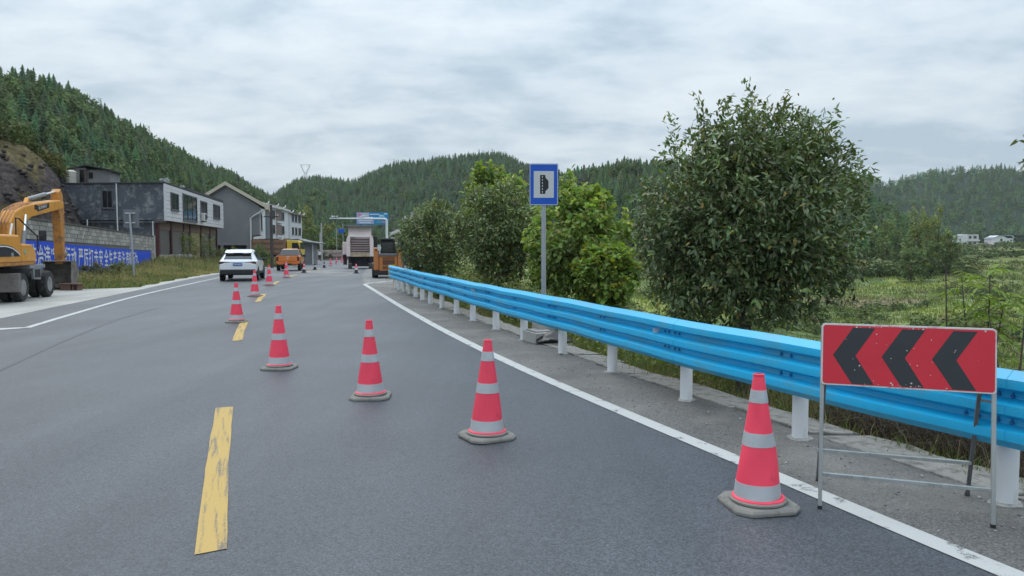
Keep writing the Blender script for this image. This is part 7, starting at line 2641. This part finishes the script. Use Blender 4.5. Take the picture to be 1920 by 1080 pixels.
# the valley: rough grass in clumps out to 190 m
n = 100000
k = np.where(rng.random(n) < 0.82, rng.uniform(0.05, 0.78, n), rng.uniform(0.78, 1.3, n))
Y = 9 * (190 / 9) ** rng.random(n)
X = k * Y
d_ = X - f_edge(Y)
cl = vnoise(X, Y, 5, 61) + 0.6 * vnoise(X, Y, 1.7, 62)
rowf = vnoise(X * 0.3, Y, 9, 64)
s = (d_ > 2.0) & (cl + 0.5 * rowf > -0.25)
X, Y, cl = X[s], Y[s], cl[s]
n = len(X)
rr_ = np.hypot(X, Y)
H = (0.14 + 0.30 * rng.random(n)) * (0.7 + 0.6 * np.clip(cl, 0, 1)) * (1 + rr_ / 160)
fa = vnoise(X, Y, 46, 41)
tn = tints([(0.18, 0.235, 0.075), (0.13, 0.185, 0.066), (0.25, 0.235, 0.105), (0.18, 0.145, 0.085)], [0.4, 0.34, 0.16, 0.1], n, rng, 0.25)
s = fa > 0.28
tn[s] = tints([(0.24, 0.28, 0.085), (0.18, 0.235, 0.07)], [0.6, 0.4], int(s.sum()), rng, 0.2)
blades('field_grass', 'rough green grass and crops over the terraced fields in the valley', X, Y, H, 0.010 + rr_ * 0.0012, tn, rng)


def terrace_frac(x, y):
    q = (-4.3 + 5.6 * sst(70, 460, np.hypot(x, y)) + 0.25 * vnoise(x, y, 60, 3)) / 0.55 + 0.35 * vnoise(x, y, 34, 5)
    return q - np.floor(q)


def scrub(name, label, n, kr, yr, hs, cols, p, cond, seed):
    g = np.random.default_rng(seed)
    k = g.uniform(kr[0], kr[1], n * 3)
    Y = yr[0] * (yr[1] / yr[0]) ** g.random(n * 3)
    X = k * Y
    ok = cond(X, Y)
    X, Y = X[ok][:n], Y[ok][:n]
    m = len(X)
    pos = np.stack([X, Y, terrain(X, Y) - 0.15 * hs], 1)
    V, F, T = scatter(puff_lo, pos, hs * (0.5 + 0.9 * g.random(m)), 1.3 + 0.5 * g.random(m), tints(cols, p, m, g), g)
    return tag(np_mesh(name, V, F, M_wood, tint=T), label, 'scrub', kind='stuff')


SC = [(0.115, 0.15, 0.065), (0.08, 0.115, 0.05), (0.19, 0.17, 0.085), (0.16, 0.20, 0.075)]
scrub('scrub', 'green and rusty scrub along the field edges in the valley', 1200, (0.10, 1.2), (34, 200), 1.1, SC, [0.4, 0.3, 0.2, 0.1], lambda X, Y: (X - f_edge(Y) > 9) & (vnoise(X, Y * 2.2, 40, 71) + 0.5 * vnoise(X, Y, 12, 72) > 0.22), 401)
scrub('hedge', 'low dark hedge growth along the steps of the terraced fields', 1500, (0.12, 0.86), (26, 230), 0.62, [(0.085, 0.12, 0.05), (0.065, 0.09, 0.042), (0.12, 0.125, 0.06)], [0.5, 0.3, 0.2], lambda X, Y: (X - f_edge(Y) > 8) & (terrace_frac(X, Y) > 0.80), 405)
scrub('scrub', 'dense scrub on the lower slope of the right hill', 1500, (0.05, 0.62), (105, 215), 2.6, SC, [0.36, 0.3, 0.22, 0.12], lambda X, Y: (hill_h(HILLS['right'], X, Y)[1] > -0.12) & (hill_h(HILLS['right'], X, Y)[1] < 0.22), 402)
scrub('scrub', 'scrub and orchard trees before the farmhouses across the valley', 700, (0.42, 0.8), (210, 445), 2.4, SC, [0.45, 0.35, 0.1, 0.1], lambda X, Y: vnoise(X, Y * 1.5, 60, 73) > 0.1, 403)
scrub('scrub', 'trees and scrub behind the farmhouses across the valley', 500, (0.44, 0.8), (468, 520), 7.0, [(0.045, 0.07, 0.04), (0.06, 0.085, 0.04)], [0.6, 0.4], lambda X, Y: X > -9e9, 404)

# ------------------------------------------------------------------ the hazy air
hz_o = MB().box((0, 0, 56), (5800, 5800, 130)).build('haze', bpy.data.materials.new('haze'), None)
hm = hz_o.data.materials[0]
hm.use_nodes = True
hnt = hm.node_tree
hnt.nodes.remove(hnt.nodes['Principled BSDF'])
pvn = hnt.nodes.new('ShaderNodeVolumePrincipled')
pvn.inputs['Color'].default_value = (0.86, 0.93, 1.0, 1)
pvn.inputs['Density'].default_value = 0.00012
pvn.inputs['Anisotropy'].default_value = 0.2
hnt.links.new(pvn.outputs[0], hnt.nodes['Material Output'].inputs['Volume'])
tag(hz_o, kind='stuff')
